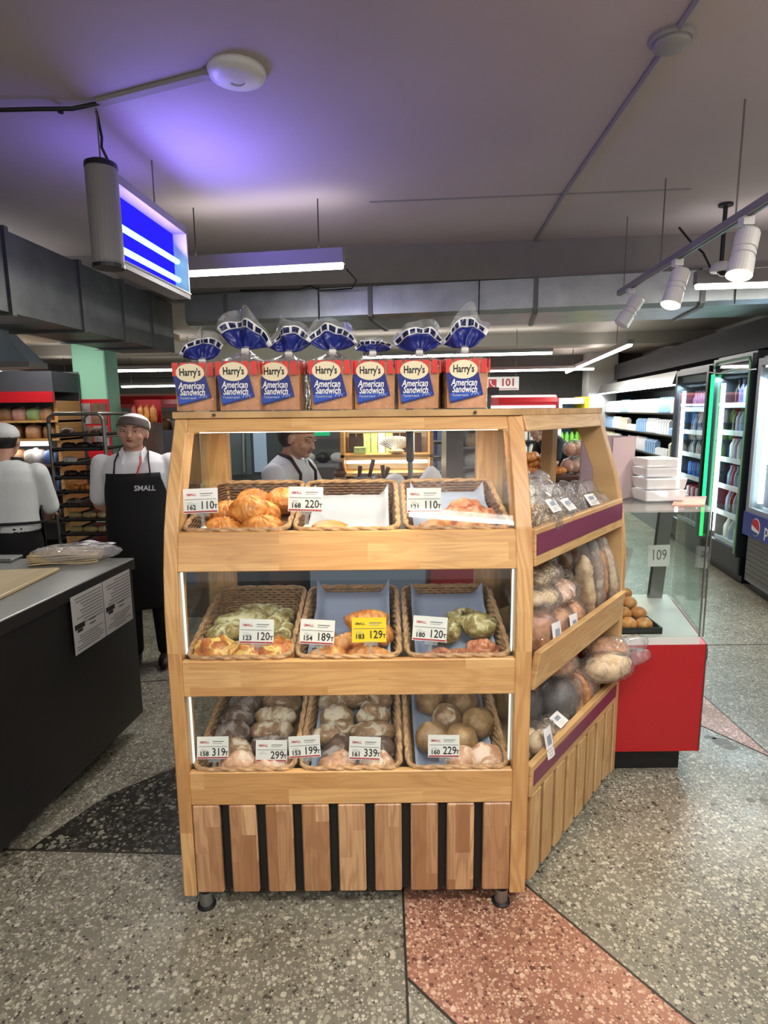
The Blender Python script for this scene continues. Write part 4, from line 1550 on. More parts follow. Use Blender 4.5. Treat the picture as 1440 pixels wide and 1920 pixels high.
# ------------------------------------------------------------------ price cards
def price_card(px, py, y, small, big, where, yellow=False, rz=0, ry=0, rx=-12, w=0.106, h=0.076, lines=2):
    p = W(px, py, y)
    lb = (f'yellow price card reading {big}' if yellow else f'white price card reading {big}') + f', {where}'
    t = thing('price_card', lb, 'price card', p, (R(rx), R(ry), R(rz)), 'price cards in the stand')
    MB().box(-w / 2, w / 2, -0.0008, 0.0008, -h / 2, h / 2).build('card', 'card_yellow' if yellow else 'card_white', t)
    yv = -0.0018
    MB().box(-w * 0.46, w * 0.46, yv, yv + 0.0006, h * 0.05, h * 0.068).build('rule', 'ink_grey', t)
    if not yellow:
        MB().box(-w * 0.48, w * 0.48, yv, yv + 0.0006, -h * 0.47, -h * 0.41).build('red_bar', 'ink_red', t)
    lettering('SMALL', 0.0105, 'ink_red' if not yellow else 'ink', t, (-w * 0.26, yv, h * 0.25), bold=0.0002)
    for k in range(lines):
        MB().box(w * 0.0, w * (0.36 - 0.06 * k), yv, yv + 0.0006, h * (0.27 - 0.08 * k), h * (0.30 - 0.08 * k)).build('print_line', 'ink_light' if k else 'ink_grey', t)
    for k in range(2):
        MB().box(-w * 0.38, -w * (0.22 - 0.08 * k), yv, yv + 0.0006, -h * (0.07 + 0.06 * k), -h * (0.055 + 0.06 * k)).build('print_line', 'ink_light', t)
    if small:
        lettering(small, 0.020, 'ink', t, (-w * 0.27, yv, -h * 0.27), bold=0.0006)
    lettering(big[:-1], 0.034, 'ink', t, (w * 0.19, yv, -h * 0.20), bold=0.0004, sx=0.86)
    lettering('т', 0.022, 'ink', t, (w * 0.44, yv, -h * 0.24), bold=0.0003)
    MB().box(-w * 0.15, w * 0.25, -0.003, 0.003, -h / 2 - 0.010, -h / 2 + 0.004).build('clamp', 'acrylic', t)
    MB().tube([(0.005, 0.0, -h / 2 - 0.008), (0.005, 0.004, -h / 2 - 0.045)], 0.006, 10).build('holder_stem', 'acrylic', t)
    MB().lathe([(0.011, -0.018), (0.011, -0.006), (0.006, 0.0)], 12, (0.005, 0.006, -h / 2 - 0.04)).build('holder_base', 'white_plastic', t)
    return t


price_card(376, 939, 1.835, '162', '110т', 'standing before the ridged pastries by the left post', rz=0, ry=-2)
price_card(573, 936, 1.835, '168', '220т', 'standing at the corner of the basket with the glare-white bun', ry=2)
price_card(795, 938, 1.845, '121', '110т', 'standing before the danish buns', ry=0)
price_card(481, 1184, 1.785, '123', '120т', 'standing before the herb loaves', ry=2)
price_card(595, 1185, 1.785, '154', '189т', 'standing before the croissants beside the yellow card', ry=4)
price_card(692, 1181, 1.785, '183', '129т', 'the only yellow one', yellow=True)
price_card(806, 1179, 1.785, '180', '120т', 'standing before the twisted strudel buns', ry=5)
price_card(399, 1402, 1.778, '158', '319т', 'first card of the bottom tier, by the left post', w=0.1, h=0.07)
price_card(509, 1408, 1.786, '', '299т', 'second card of the bottom tier, without a second number', ry=1, w=0.1, h=0.068)
price_card(571, 1400, 1.776, '153', '199т', 'bent third card of the bottom tier, overlapping its neighbour', ry=-3, w=0.1, h=0.068)
price_card(684, 1403, 1.778, '161', '339т', 'standing before the country loaves', ry=3, w=0.1, h=0.072)
price_card(832, 1399, 1.778, '160', '229т', 'standing before the round loaves', ry=1, w=0.1, h=0.07)

# ================================================================== PACKED SANDWICH BREAD ON TOP
PW, PD, PHH = 0.142, 0.20, 0.158


def make_pack(seed, neck_h, lean, flare_w, flare_h, tilt, clipz=0.0):
    rnd = random.Random(seed)
    t = thing('sandwich_bread_pack', 'bag of sliced sandwich bread', 'bread pack', group='bags of sliced bread on top of the stand')
    # slices: a row of toasts seen end-on, face to the front
    loaf = MB()
    prof = [(-PW / 2 + 0.008, 0.004), (PW / 2 - 0.008, 0.004), (PW / 2 - 0.006, 0.10), (PW / 2 - 0.002, 0.125), (PW / 2 - 0.02, 0.150), (0.02, 0.154), (-0.02, 0.154),
            (-PW / 2 + 0.02, 0.150), (-PW / 2 + 0.002, 0.125), (-PW / 2 + 0.006, 0.10)]
    n = 11
    for k in range(n):
        y0 = -PD / 2 + 0.006 + k * (PD - 0.012) / n
        j = rnd.uniform(-0.0015, 0.0015)
        loaf.prism([(x + j, z) for x, z in prof], lambda u, v, w: (u, w, v), y0, y0 + (PD - 0.012) / n - 0.0022)
    loaf.build('loaf', 'toast', t)
    # clear bag: body, gathered shoulders, neck
    def sec(z):
        if z < PHH:
            k = 1.0
            return PW / 2 * k + 0.001, PD / 2 * k + 0.001
        s = (z - PHH) / neck_h
        return lerp(PW / 2, 0.012, min(1, s ** 0.75)), lerp(PD / 2, 0.012, min(1, s ** 0.75))
    rings = []
    zs_ = [0.0015, 0.03, 0.07, 0.11, 0.145, PHH, PHH + neck_h * 0.3, PHH + neck_h * 0.6, PHH + neck_h * 0.85, PHH + neck_h]
    nr = 48
    vs, fs = [], []
    for z in zs_:
        rx, ry = sec(z)
        s = max(0, (z - PHH) / neck_h)
        for j in range(nr):
            a = 2 * math.pi * j / nr
            ca, sa = math.cos(a), math.sin(a)
            pw = lerp(6.0, 2.2, min(1, s))
            e = 2 / pw
            fold = 1 + (0.10 * min(1, s) * math.sin(a * 9 + seed) if s > 0 else 0.006 * noise.noise((ca * 3, sa * 3, z * 30 + seed)))
            vs.append((rx * fold * math.copysign(abs(ca) ** e, ca) + lean * s * 0.03, ry * fold * math.copysign(abs(sa) ** e, sa), z))
    for i in range(len(zs_) - 1):
        for j in range(nr):
            a, b = i * nr + j, i * nr + (j + 1) % nr
            fs.append((a, b, b + nr, a + nr))
    MB().add(vs, fs).build('bag_film', 'film', t, smooth=True)
    nz = PHH + neck_h
    nx = lean * 0.03
    MB().box(nx - 0.012, nx + 0.012, -0.018, -0.006, nz - 0.012, nz + 0.006).build('clip', 'white_plastic', t, bevel=0.002)
    MB().lathe([(0.013, nz - 0.012), (0.010, nz), (0.014, nz + 0.012)], 14, (nx, 0, 0)).build('bag_neck', 'film_milky', t, smooth=True)
    # printed flared tail: navy fan, white band with navy squares, clear crest
    def fan(v, u):     # u -1..1 across, v 0..1 upwards
        w = lerp(0.014, flare_w * 1.12, min(1.0, v) ** 0.5)
        x = nx + u * w + 0.010 * v * noise.noise((u * 1.7, seed * 3.1, v))
        zz = nz + 0.004 + v * flare_h * (1 - 0.62 * u * u) + tilt * u * flare_h * v + 0.016 * v * noise.noise((u * 2.2 + seed, v * 1.5, 5.0))
        yy = 0.014 * math.sin(u * 7 + seed) * (0.3 + v) + 0.02 * math.cos(u * 3.1 + seed * 2) * v + 0.012 * noise.noise((u * 5, v * 4, seed))
        return Vector((x, yy, zz))
    MB().grid(lambda i, j: fan(j * 0.66, i * 2 - 1), 28, 8).build('tail_print', 'navy_print', t, smooth=True, solid=0.0015)
    MB().grid(lambda i, j: fan(0.66 + 0.26 * j, i * 2 - 1), 28, 4).build('tail_band', 'white_print', t, smooth=True, solid=0.0015)
    nsq = 7
    for k in range(nsq):
        u0 = -0.93 + k * 1.86 / nsq + 0.03
        u1 = u0 + 1.86 / nsq - 0.075
        MB().grid(lambda i, j: fan(0.70 + 0.17 * j, lerp(u0, u1, i)) + Vector((0, -0.0022, 0)), 3, 2).build('tail_square', 'navy_dark', t, solid=0.0008)
    MB().grid(lambda i, j: fan(0.92 + 0.30 * j + 0.10 * j * math.sin(i * 9 + seed), i * 2 - 1), 24, 4).build('tail_crest', 'film_milky', t, smooth=True)
    # printed front
    yv = -PD / 2 - 0.003
    lab = MB().prism([(-0.069, 0.114), (0.034, 0.114), (0.050, 0.046), (-0.054, 0.020)], lambda u, v, w: (u, w, v), yv, yv + 0.001)
    lp = lab.build('label_print', 'navy_print', t)
    MB().prism([(-0.055, 0.025), (0.040, 0.048), (0.045, 0.056), (-0.058, 0.050)], lambda u, v, w: (u, w, v), yv - 0.0008, yv).build('label_swoosh', 'blue_print', t)
    for x0, x1 in ((-PW / 2 + 0.001, -0.052), (-0.044, -0.024), (-0.016, 0.006), (0.014, 0.034), (0.042, 0.060), (0.066, PW / 2)):
        MB().box(x0, x1, yv, yv + 0.001, 0.114, 0.156).build('red_stripe', 'red_print', t)
    for s in (-1, 1):
        for k in range(4):
            y0 = -PD / 2 + 0.008 + k * 0.045
            MB().box(s * (PW / 2 + 0.002), s * (PW / 2 + 0.003), y0, y0 + 0.024, 0.118, 0.155).build('side_stripe', 'red_print', t)
    MB().prism([(0.045 * math.cos(a) - 0.014, 0.124 + 0.029 * math.sin(a)) for a in [2 * math.pi * k / 28 for k in range(28)]],
               lambda u, v, w: (u, w, v), yv - 0.0012, yv - 0.0002).build('brand_oval', 'cream_print', t)
    lettering("Harry's", 0.032, 'ink', t, (-0.014, yv - 0.002, 0.125), bold=0.0008, sx=0.72)
    lettering('American', 0.0295, 'ink_white', t, (-0.012, yv - 0.002, 0.083), shear=0.22, bold=0.0006, sx=0.72)
    lettering('Sandwich', 0.0295, 'ink_white', t, (-0.010, yv - 0.002, 0.062), shear=0.22, bold=0.0006, sx=0.72)
    lettering('Пшеничный', 0.010, 'ink_silver', t, (-0.024, yv - 0.002, 0.044), sx=0.9)
    MB().prism([(0.024 + 0.012 * math.cos(R(a)), 0.044 + 0.010 * math.sin(R(a))) for a in range(0, 181, 20)] + [(0.024 + 0.0105 * math.cos(R(a)), 0.044 + 0.0085 * math.sin(R(a))) for a in range(180, -1, -20)],
               lambda u, v, w: (u, w, v), yv - 0.002, yv - 0.0014).build('seal_arc', 'ink_silver', t)
    lettering('10', 0.009, 'ink_silver', t, (0.024, yv - 0.002, 0.047))
    return t


# px centre, depth, rot, neck height, lean, flare half width, flare height, tilt, clue
PK = [
    (366, 2.10, 3, 0.010, 0.2, 0.068, 0.085, 0.15, 'first bag of sliced sandwich bread on the stand, squat navy tail, beside the curved post'),
    (452, 2.06, -2, 0.040, 0.1, 0.085, 0.105, -0.30, 'second bag of sliced sandwich bread on the stand, tall navy tail with clear crest'),
    (533, 2.08, -8, 0.030, 0.3, 0.078, 0.085, 0.10, 'third bag of sliced sandwich bread on the stand, turned so its slices show'),
    (622, 2.06, 0, 0.034, 0.0, 0.080, 0.085, -0.05, 'fourth bag of sliced sandwich bread, middle of the row'),
    (703, 2.09, 0, 0.030, -0.2, 0.060, 0.040, 0.05, 'fifth bag of sliced sandwich bread, dark tail folded down low'),
    (788, 2.08, -3, 0.030, 0.1, 0.080, 0.085, 0.05, 'sixth bag of sliced sandwich bread, rounded navy tail'),
    (873, 2.06, 3, 0.036, 0.2, 0.072, 0.105, 0.22, 'last bag of sliced sandwich bread on the stand, highest navy tail leaning over'),
]
for i, (px, y, rz, nh, ln, fw, fh, tl, lb) in enumerate(PK):
    t = make_pack(i + 3, nh, ln, fw, fh, tl)
    p = W(px, 768, y - 0.1)
    t.location = (p.x, y, 1.602)
    t.rotation_euler = (0, 0, R(rz))
    t['label'] = lb

# ================================================================== BAGGED BREAD ON THE SIDE SHELVES
def bag_mesh(rx, ry, rz, seed, tail=(1, 0, 0.3), tl=0.10):
    """crumpled clear bag around an oval content, gathered into a tail"""
    mb = MB()
    td = Vector(tail).normalized()
    def fn(d):
        k = 1.16 + 0.06 * noise.noise(d * 2.3 + Vector((seed, 0, 0))) - 0.09 * abs(noise.noise(d * 4.5 + Vector((0, seed, 0)))) - 0.05 * abs(noise.noise(d * 10 + Vector((0, 0, seed))))
        c = d.dot(td)
        if c > 0.86:
            k += (c - 0.86) / 0.14 * tl / max(rx, ry)
        return k
    mb.blob((0, 0, 0), (rx, ry, rz), 56, 36, fn)
    return mb.map(lambda p: Vector((p.x, p.y, max(p.z, -rz * 0.82)))).mesh('bag', smooth=True)


def bagged(kind, loc, rot, label, dims, mat, seed, n=1, tail=(1, 0, 0.3), sticker=None, film='film', name='bagged_bread', tl=0.10, group='bagged breads on the side shelves'):
    t = thing(name, label, 'bread', loc, rot, group)
    rx, ry, rz = dims
    z0 = rz * 0.82
    if kind == 'loaf':
        MB().blob((0, 0, z0), (rx * 0.97, ry * 0.97, rz * 0.95), 28, 18, lambda d: 1 + 0.11 * noise.noise(d * 2.5 + Vector((seed, 0, 0))) + 0.05 * noise.noise(d * 6 + Vector((0, seed, 0)))).map(lambda p: Vector((p.x, p.y, max(p.z, 0.006)))).build('loaf', mat, t, smooth=True)
    elif kind == 'rolls':
        rnd = random.Random(seed)
        for k in range(n):
            a = 2 * math.pi * k / n
            c = (rx * 0.48 * math.cos(a), ry * 0.48 * math.sin(a), z0 * 0.95 + rnd.uniform(-0.2, 0.3) * rz)
            MB().blob(c, (rx * 0.5, ry * 0.5, rz * 0.55), 16, 10, rough_fn(0.12, 2.5, seed + k)).build('roll', mat, t, smooth=True)
    elif kind == 'sticks':
        for k in range(n):
            yy = lerp(-ry * 0.7, ry * 0.7, k / max(1, n - 1))
            MB().blob((0, yy, z0), (rx * 0.95, ry * 0.9 / n * 1.25, rz * 0.8), 14, 20, rough_fn(0.08, 3, seed + k)).build('baguette', mat, t, smooth=True)
    elif kind == 'long':
        lm = m_long(ry * 1.9, rx * 0.92, seed, 0.12, 7)
        lm.transform(Matrix.Translation((0, 0, z0 - rx * 0.75)) @ Matrix.Rotation(R(90), 4, 'Z'))
        obj('loaf', lm, mat, t)
    elif kind == 'slices':
        for k in range(n):
            xx = lerp(-rx * 0.8, rx * 0.8, k / max(1, n - 1))
            MB().blob((xx, 0, z0), (rx / n * 0.8, ry * 0.9, rz * 0.9), 16, 10, rough_fn(0.05, 3, seed + k)).build('slice', mat, t, smooth=True)
    me = bag_mesh(rx, ry, rz, seed, tail, tl)
    o = obj('bag_film', me, film, t)
    o.location = (0, 0, z0)
    if sticker:
        sx, sy, sz, sr, w, h = sticker
        s = thing('paper_label', None, None, (sx, sy, sz), sr)
        s.parent = t
        bpy.data.objects.remove(s)
        c = MB().grid(lambda u, v: ((u - 0.5) * w, -0.004 * math.cos((u - 0.5) * 2.6) - 0.002, (v - 0.5) * h), 6, 4).build('paper_label', 'sticker', t, solid=0.0006)
        c.location = (sx, sy, sz)
        c.rotation_euler = sr
        b2 = MB()
        for k in range(9):
            x = -w * 0.32 + k * w * 0.05
            b2.box(x, x + w * (0.014 + 0.014 * (k % 3)), -0.0095, -0.0085, -h * 0.05, h * 0.26)
        g = b2.build('barcode', 'barcode', c)
        for k in range(3):
            MB().box(-w * 0.35, w * (0.3 - 0.1 * k), -0.0085, -0.0078, -h * (0.2 + 0.1 * k), -h * (0.17 + 0.1 * k)).build('print_line', 'ink_light', c)
    return t


AU = math.atan2(U.y, U.x)          # heading of the side unit


def side_loc(u, n, z):
    while S3(u, n, z)[0] < XR + 0.07:      # keep clear of the glass of the front unit
        u += 0.01
    return Vector(S3(u, n, z))


ZT, ZM, ZB = 1.166, 0.791, 0.421
# upper shelf: bags of small seeded loaves with paper labels
stk = lambda z, w=0.06, h=0.045, tiltx=-35, x=0.0, yy=-0.05: (x, yy, z, (R(tiltx), 0, R(0)), w, h)
TOPB = [
    (0.175, -0.065, 0.075, 0.065, 0.085, 'crust_seed', 'rolls', 4, 'first and biggest bag of seeded loaves on the upper side shelf, near the corner post'),
    (0.32, -0.075, 0.075, 0.07, 0.075, 'crust_seed', 'rolls', 4, 'second bag of seeded loaves on the upper side shelf, white paper label on top'),
    (0.46, -0.08, 0.075, 0.065, 0.07, 'crust_rye', 'rolls', 3, 'third bag of dark loaves on the upper side shelf'),
    (0.59, -0.08, 0.07, 0.065, 0.065, 'crust_rye', 'rolls', 3, 'fourth bag of dark loaves on the upper side shelf, paper label facing out'),
    (0.715, -0.08, 0.065, 0.06, 0.06, 'crust_country', 'rolls', 3, 'last bag on the upper side shelf, shiny end beside the far post'),
    (0.40, -0.215, 0.08, 0.07, 0.09, 'crust_white', 'loaf', 1, 'white wrapped loaf in the second row of the upper side shelf near the corner'),
    (0.58, -0.215, 0.08, 0.07, 0.08, 'crust_white', 'loaf', 1, 'white wrapped loaf in the second row of the upper side shelf, further back'),
]
for i, (u, n_, rx, ry, rz, m_, kd, nn_, lb) in enumerate(TOPB):
    p = side_loc(u, n_ + nf(ZT), ZT + 0.002)
    bagged(kd, p, (0, 0, AU + R(random.uniform(-12, 12))), lb, (rx, ry, rz), m_, 11 + i, nn_, (0.2, 0.4, 1), stk(rz * 1.5, 0.065, 0.048, -40 - 6 * (i % 3), 0.012 * (i % 3 - 1), -ry * 0.78) if i in (0, 1, 3) else None,
           'film' if i < 5 else 'film_milky', tl=0.05)
# middle shelf
MIDB = [
    ('loaf', 0.175, -0.07, 0.0, 0.078, 0.062, 0.085, 'crust_loaf', 1, 0, 'bagged brown loaf with a barcode label at the near end of the middle side shelf', True),
    ('loaf', 0.335, -0.075, 0.0, 0.075, 0.065, 0.07, 'crust_loaf', 1, 0, 'bagged loaf with a tilted paper label in the middle of the middle side shelf', True),
    ('loaf', 0.47, -0.08, 0.0, 0.058, 0.06, 0.06, 'crust_bun', 1, 0, 'small bagged brown loaf behind the labelled ones on the middle side shelf', False),
    ('rolls', 0.20, -0.08, 0.150, 0.085, 0.065, 0.045, 'crust_pale', 4, 6, 'bag of pale flatbreads lying on top of the brown loaf, middle side shelf', False),
    ('loaf', 0.37, -0.10, 0.125, 0.09, 0.075, 0.05, 'crust_pink', 1, -8, 'bagged pink-brown bread lying across, middle side shelf', False),
    ('loaf', 0.43, -0.22, 0.0, 0.08, 0.06, 0.10, 'crust_dark', 1, 0, 'dark bagged loaf at the rear of the middle side shelf', False),
    ('loaf', 0.38, -0.20, 0.165, 0.07, 0.06, 0.05, 'crust_strudel', 1, 0, 'reddish bagged loaf at the rear of the middle side shelf', False),
    ('rolls', 0.25, -0.10, 0.225, 0.085, 0.065, 0.04, 'crust_seed', 5, 0, 'bag of seeded rolls on top of the pile, middle side shelf', False),
]
for i, (kd, u, n_, dz, rx, ry, rz, m_, nn_, rr, lb, lab) in enumerate(MIDB):
    p = side_loc(u, n_, ZM + dz + 0.002)
    bagged(kd, p, (R(4 if dz else 0), 0, AU + R(rr)), lb, (rx, ry, rz), m_, 31 + i, nn_, (0.7, 0.2, 0.5), (0.0, -ry * 1.06, rz * 0.9, (R(-12), R(6), 0), 0.07, 0.085) if lab else None, tl=0.05)
# long breads standing upright and leaning at the far end
for k, (u, n_, lean, h) in enumerate(((0.56, -0.07, 10, 0.15), (0.635, -0.06, 8, 0.15), (0.70, -0.06, 14, 0.155), (0.765, -0.055, 18, 0.15), (0.60, -0.16, 6, 0.16), (0.69, -0.16, 8, 0.16))):
    p = side_loc(u, n_, ZM + 0.145)
    bagged('long', p + Vector((0, 0, -0.022)), (R(90 - lean), 0, AU + R(90 + 10 * (k % 3 - 1))), f'bagged long white-floured loaf standing upright at the far end, {ORD[k]} of the bundle',
           (0.040, 0.145, 0.036), ('crust_pale', 'crust_country', 'crust_croissant')[k % 3], 51 + k, 1, (0, 1, 0), None, 'film_milky' if k % 2 else 'film', tl=0.03, name='bagged_long_loaf', group='long loaves on the middle side shelf')
# lower shelf
LOWB = [
    ('rolls', 0.165, -0.062, 0.0, 0.068, 0.055, 0.062, 'crust_pale', 5, 0, 'bag of pale cookies with a long paper label, near end of the lower side shelf', True),
    ('rolls', 0.30, -0.06, 0.0, 0.062, 0.05, 0.05, 'crust_pale', 5, 0, 'bag of pale cookies with a white label, second on the lower side shelf', True),
    ('loaf', 0.335, -0.17, 0.0, 0.075, 0.055, 0.085, 'crust_dark', 1, 10, 'black bread in a shiny bag behind the cookies, lower side shelf', False),
    ('loaf', 0.45, -0.095, 0.0, 0.085, 0.075, 0.095, 'crust_dark', 1, -6, 'big black loaf in a shiny clear bag in the middle of the lower side shelf', False),
    ('slices', 0.63, -0.10, 0.0, 0.095, 0.08, 0.095, 'crust_loaf', 5, 10, 'bagged brown sliced loaf before the far post, lower side shelf', False),
    ('loaf', 0.70, 0.0, 0.115, 0.115, 0.07, 0.055, 'crust_pale', 1, -24, 'floury loaf in a clear bag sticking out over the lower side shelf', False),
    ('loaf', 0.52, -0.14, 0.165, 0.11, 0.075, 0.06, 'crust_loaf', 1, 20, 'brown loaf in a clear bag piled at the rear of the lower side shelf', False),
    ('loaf', 0.78, -0.03, 0.14, 0.10, 0.065, 0.06, 'crust_loaf', 1, -30, 'brown-crusted bagged loaf poking past the far post, lower side shelf', False),
]
for i, (kd, u, n_, dz, rx, ry, rz, m_, nn_, rr, lb, lab) in enumerate(LOWB):
    p = side_loc(u, n_, ZB + dz + 0.002)
    bagged(kd, p, (0, 0, AU + R(rr)), lb, (rx, ry, rz), m_, 71 + i, nn_, (1, -0.2, 0.3), (-0.02, -ry * 1.02, rz * 1.3, (R(-14), R(4), 0), 0.055, 0.1) if lab and i == 0 else
           ((0.0, -ry * 0.55, rz * 1.78, (R(-62), 0, 0), 0.07, 0.05) if lab else None), tl=0.09 if 'stick' in lb or 'poking' in lb else 0.04)
# ================================================================== PEOPLE
def person(name, label, loc, rz, height=1.64, lean=0.0, arms=None, head_rot=(0, 0, 0), shirt='shirt', sleeve=0.62, apron=None, apron_len=0.42,
           cap=None, skin='skin', torso_w=1.0, face=True, trousers='trousers', tie=None, shoes='shoe'):
    t = thing(name, label, 'person', loc, (0, 0, R(rz)))
    s = height / 1.64
    t.scale = (s, s, s)
    w = torso_w

    def bend(p):
        if p.z <= 0.92:
            return p
        k = min(1.0, (p.z - 0.92) / 0.25)
        a = R(lean) * k
        q = p - Vector((0, 0, 0.95))
        return Vector((q.x, q.y * math.cos(a) - q.z * math.sin(a), q.y * math.sin(a) + q.z * math.cos(a))) + Vector((0, 0, 0.95))

    tor = [(0.86, 0, 0.0, 0.155 * w, 0.112, 2.4), (0.95, 0, 0.0, 0.16 * w, 0.115, 2.4), (1.05, 0, -0.004, 0.15 * w, 0.108, 2.3), (1.15, 0, -0.006, 0.158 * w, 0.112, 2.3),
           (1.26, 0, -0.002, 0.175 * w, 0.112, 2.3), (1.33, 0, 0.006, 0.175 * w, 0.092, 2.2), (1.375, 0, 0.012, 0.12 * w, 0.066, 2.0), (1.40, 0, 0.014, 0.06, 0.052, 2.0)]
    if arms is None:
        arms = [[(-0.19 * w, 0.01, 1.315), (-0.235 * w, 0.06, 1.07), (-0.10, 0.15, 0.93)], [(0.19 * w, 0.01, 1.315), (0.235 * w, 0.06, 1.07), (0.10, 0.15, 0.93)]]
    legs = [[(sx * 0.085, 0.0, 0.88), (sx * 0.095, -0.012, 0.48), (sx * 0.10, 0.02, 0.09)] for sx in (-1, 1)]
    body = MB()
    body.loft(tor, 24)
    for hip, kn, an in legs:
        body.cap(hip, kn, 0.085, 0.055)
        body.cap(kn, an, 0.055, 0.038)
        body.cap((an[0], an[1] + 0.02, 0.035), (an[0] * 1.1, an[1] - 0.14, 0.028), 0.036, 0.026)
    body.cap((0, 0.012, 1.36), (0, -0.005, 1.46), 0.054, 0.05)
    hands = []
    for sh_, el, wr in arms:
        sh_, el, wr = Vector(sh_), Vector(el), Vector(wr)
        body.cap(sh_, el, 0.05, 0.040)
        body.cap(el, wr, 0.040, 0.027)
        d = (wr - el).normalized()
        side = d.cross(Vector((0, 0, 1)))
        side = side.normalized() if side.length > 1e-3 else Vector((1, 0, 0))
        up = side.cross(d).normalized()
        pc = wr + d * 0.045
        body.blob(pc, (0.038, 0.045, 0.016), 14, 10, None, Matrix((side, d, up)).transposed())
        for k, (off, ln) in enumerate(((-0.028, 0.062), (-0.010, 0.072), (0.010, 0.068), (0.027, 0.052))):
            b0 = pc + side * off + d * 0.034
            b1 = b0 + d * ln * 0.55 - up * 0.008
            b2 = b1 + d * ln * 0.40 - up * 0.024
            body.cap(b0, b1, 0.0095, 0.0088, 8)
            body.cap(b1, b2, 0.0088, 0.0075, 8)
        sgn = 1 if sh_.x < 0 else -1
        th0 = wr + d * 0.02 + side * 0.03 * sgn
        th1 = th0 + d * 0.035 + side * 0.022 * sgn - up * 0.012
        body.cap(th0, th1, 0.012, 0.010, 8)
        body.cap(th1, th1 + d * 0.026 - up * 0.01, 0.010, 0.008, 8)
    body.map(bend)
    # head in its own frame, face towards -Y
    hb = bend(Vector((0, -0.012, 1.53)))
    HM = Matrix.Translation(hb - Vector((0, 0, 0.012))) @ Euler([R(a) for a in head_rot]).to_matrix().to_4x4() @ Matrix.Diagonal((1.04, 1.0, 0.90, 1.0))
    head = MB()
    head.blob((0, 0.012, 0.02), (0.077, 0.094, 0.098), 28, 20)
    head.blob((0, -0.022, -0.045), (0.064, 0.066, 0.070), 24, 16)
    head.blob((0, -0.062, -0.093), (0.026, 0.024, 0.020), 14, 10)
    head.blob((0, -0.088, -0.022), (0.0115, 0.016, 0.026), 14, 10)
    head.blob((0, -0.098, -0.038), (0.016, 0.014, 0.011), 14, 10)
    for sx in (-1, 1):
        head.blob((sx * 0.040, -0.055, -0.035), (0.026, 0.024, 0.024), 14, 10)
        head.blob((sx * 0.032, -0.076, 0.018), (0.026, 0.014, 0.009), 14, 8)
        head.blob((sx * 0.080, 0.005, -0.012), (0.010, 0.020, 0.032), 12, 10)
    head.cap((0, 0.02, -0.06), (0, 0.035, -0.16), 0.054, 0.052)
    head.map(lambda p: HM @ p)
    body.add(head.v, head.f)
    me = remeshed(body, 0.0065, 3)
    obj('body', me, skin, t)
    if face:
        for sx in (-1, 1):
            for nm, c, r_, m_ in (('eye', (sx * 0.031, -0.079, 0.0), (0.013, 0.008, 0.0038), 'eye_white'), ('iris', (sx * 0.031, -0.0855, -0.0005), (0.0052, 0.004, 0.0036), 'hair'),
                                  ('eyelid', (sx * 0.031, -0.0795, 0.0045), (0.016, 0.0105, 0.0045), skin)):
                MB().blob(c, r_, 14, 10).map(lambda p: HM @ p).build(nm, m_, t, smooth=True)
            pts = [HM @ Vector((sx * lerp(0.014, 0.050, k / 5), -0.090 + 0.018 * (k / 5) ** 2, 0.023 + 0.006 * math.sin(k / 5 * 2.6))) for k in range(6)]
            MB().tube(pts, [0.002, 0.0035, 0.0035, 0.003, 0.0025, 0.001], 6).build('eyebrow', 'hair', t, smooth=True)
        for dz, r_ in ((0.003, (0.021, 0.009, 0.0045)), (-0.005, (0.018, 0.010, 0.0055))):
            MB().blob((0, -0.083, -0.064 + dz), r_, 16, 8).map(lambda p: HM @ p).build('lip', 'lips', t, smooth=True)
    # hair under the cap
    MB().blob((0, 0.030, 0.022), (0.083, 0.088, 0.098), 24, 16).map(lambda p: HM @ p).build('hair', 'hair', t, smooth=True)
    if cap:
        mc, mband = cap
        def capf(d):
            return 1.0 + 0.03 * noise.noise(d * 4)
        MB().blob((0, 0.026, 0.046), (0.092, 0.104, 0.080), 28, 18, capf).map(lambda p: HM @ (Vector((p.x, p.y, max(p.z, 0.022 + (p.y - 0.02) * -0.28))))).build('cap', mc, t, smooth=True)
        if mband:
            def bandf(u, v):
                a = R(lerp(188, 352, u))
                zz = lerp(0.022, 0.078, v) + 0.020 * math.sin(math.pi * u)
                r1 = 1.0 - 0.10 * v ** 2
                return HM @ Vector((0.0915 * r1 * math.cos(a), 0.012 + 0.105 * r1 * math.sin(a), zz))
            MB().grid(bandf, 24, 6).build('cap_band', mband, t, smooth=True, solid=0.006)
    # shirt with sleeves
    sb = MB()
    sb.loft([(z, cx, cy, rx + 0.016, ry + 0.016, pw) for z, cx, cy, rx, ry, pw in tor[1:]], 28)
    for sh_, el, wr in arms:
        sh_, el, wr = Vector(sh_), Vector(el), Vector(wr)
        end = sh_.lerp(el, min(1.0, sleeve * 1.25))
        sb.cap(sh_ + Vector((0, 0, 0.003)), end, 0.067, 0.062)
        if sleeve > 0.8:
            sb.cap(end, el.lerp(wr, min(1, (sleeve - 0.8) * 5)), 0.058, 0.042)
    sb.map(bend)
    obj('shirt', remeshed(sb, 0.009, 5), shirt, t)
    # collar wings
    for sx in (-1, 1):
        pts = [Vector((sx * 0.012, -0.098, 1.305)), Vector((sx * 0.062, -0.104, 1.325)), Vector((sx * 0.085, -0.05, 1.395)), Vector((sx * 0.066, -0.012, 1.425)), Vector((sx * 0.050, -0.058, 1.40))]
        vs = [bend(p) for p in pts]
        MB().add(vs, [tuple(range(5))]).build('collar', shirt, t, solid=0.006)
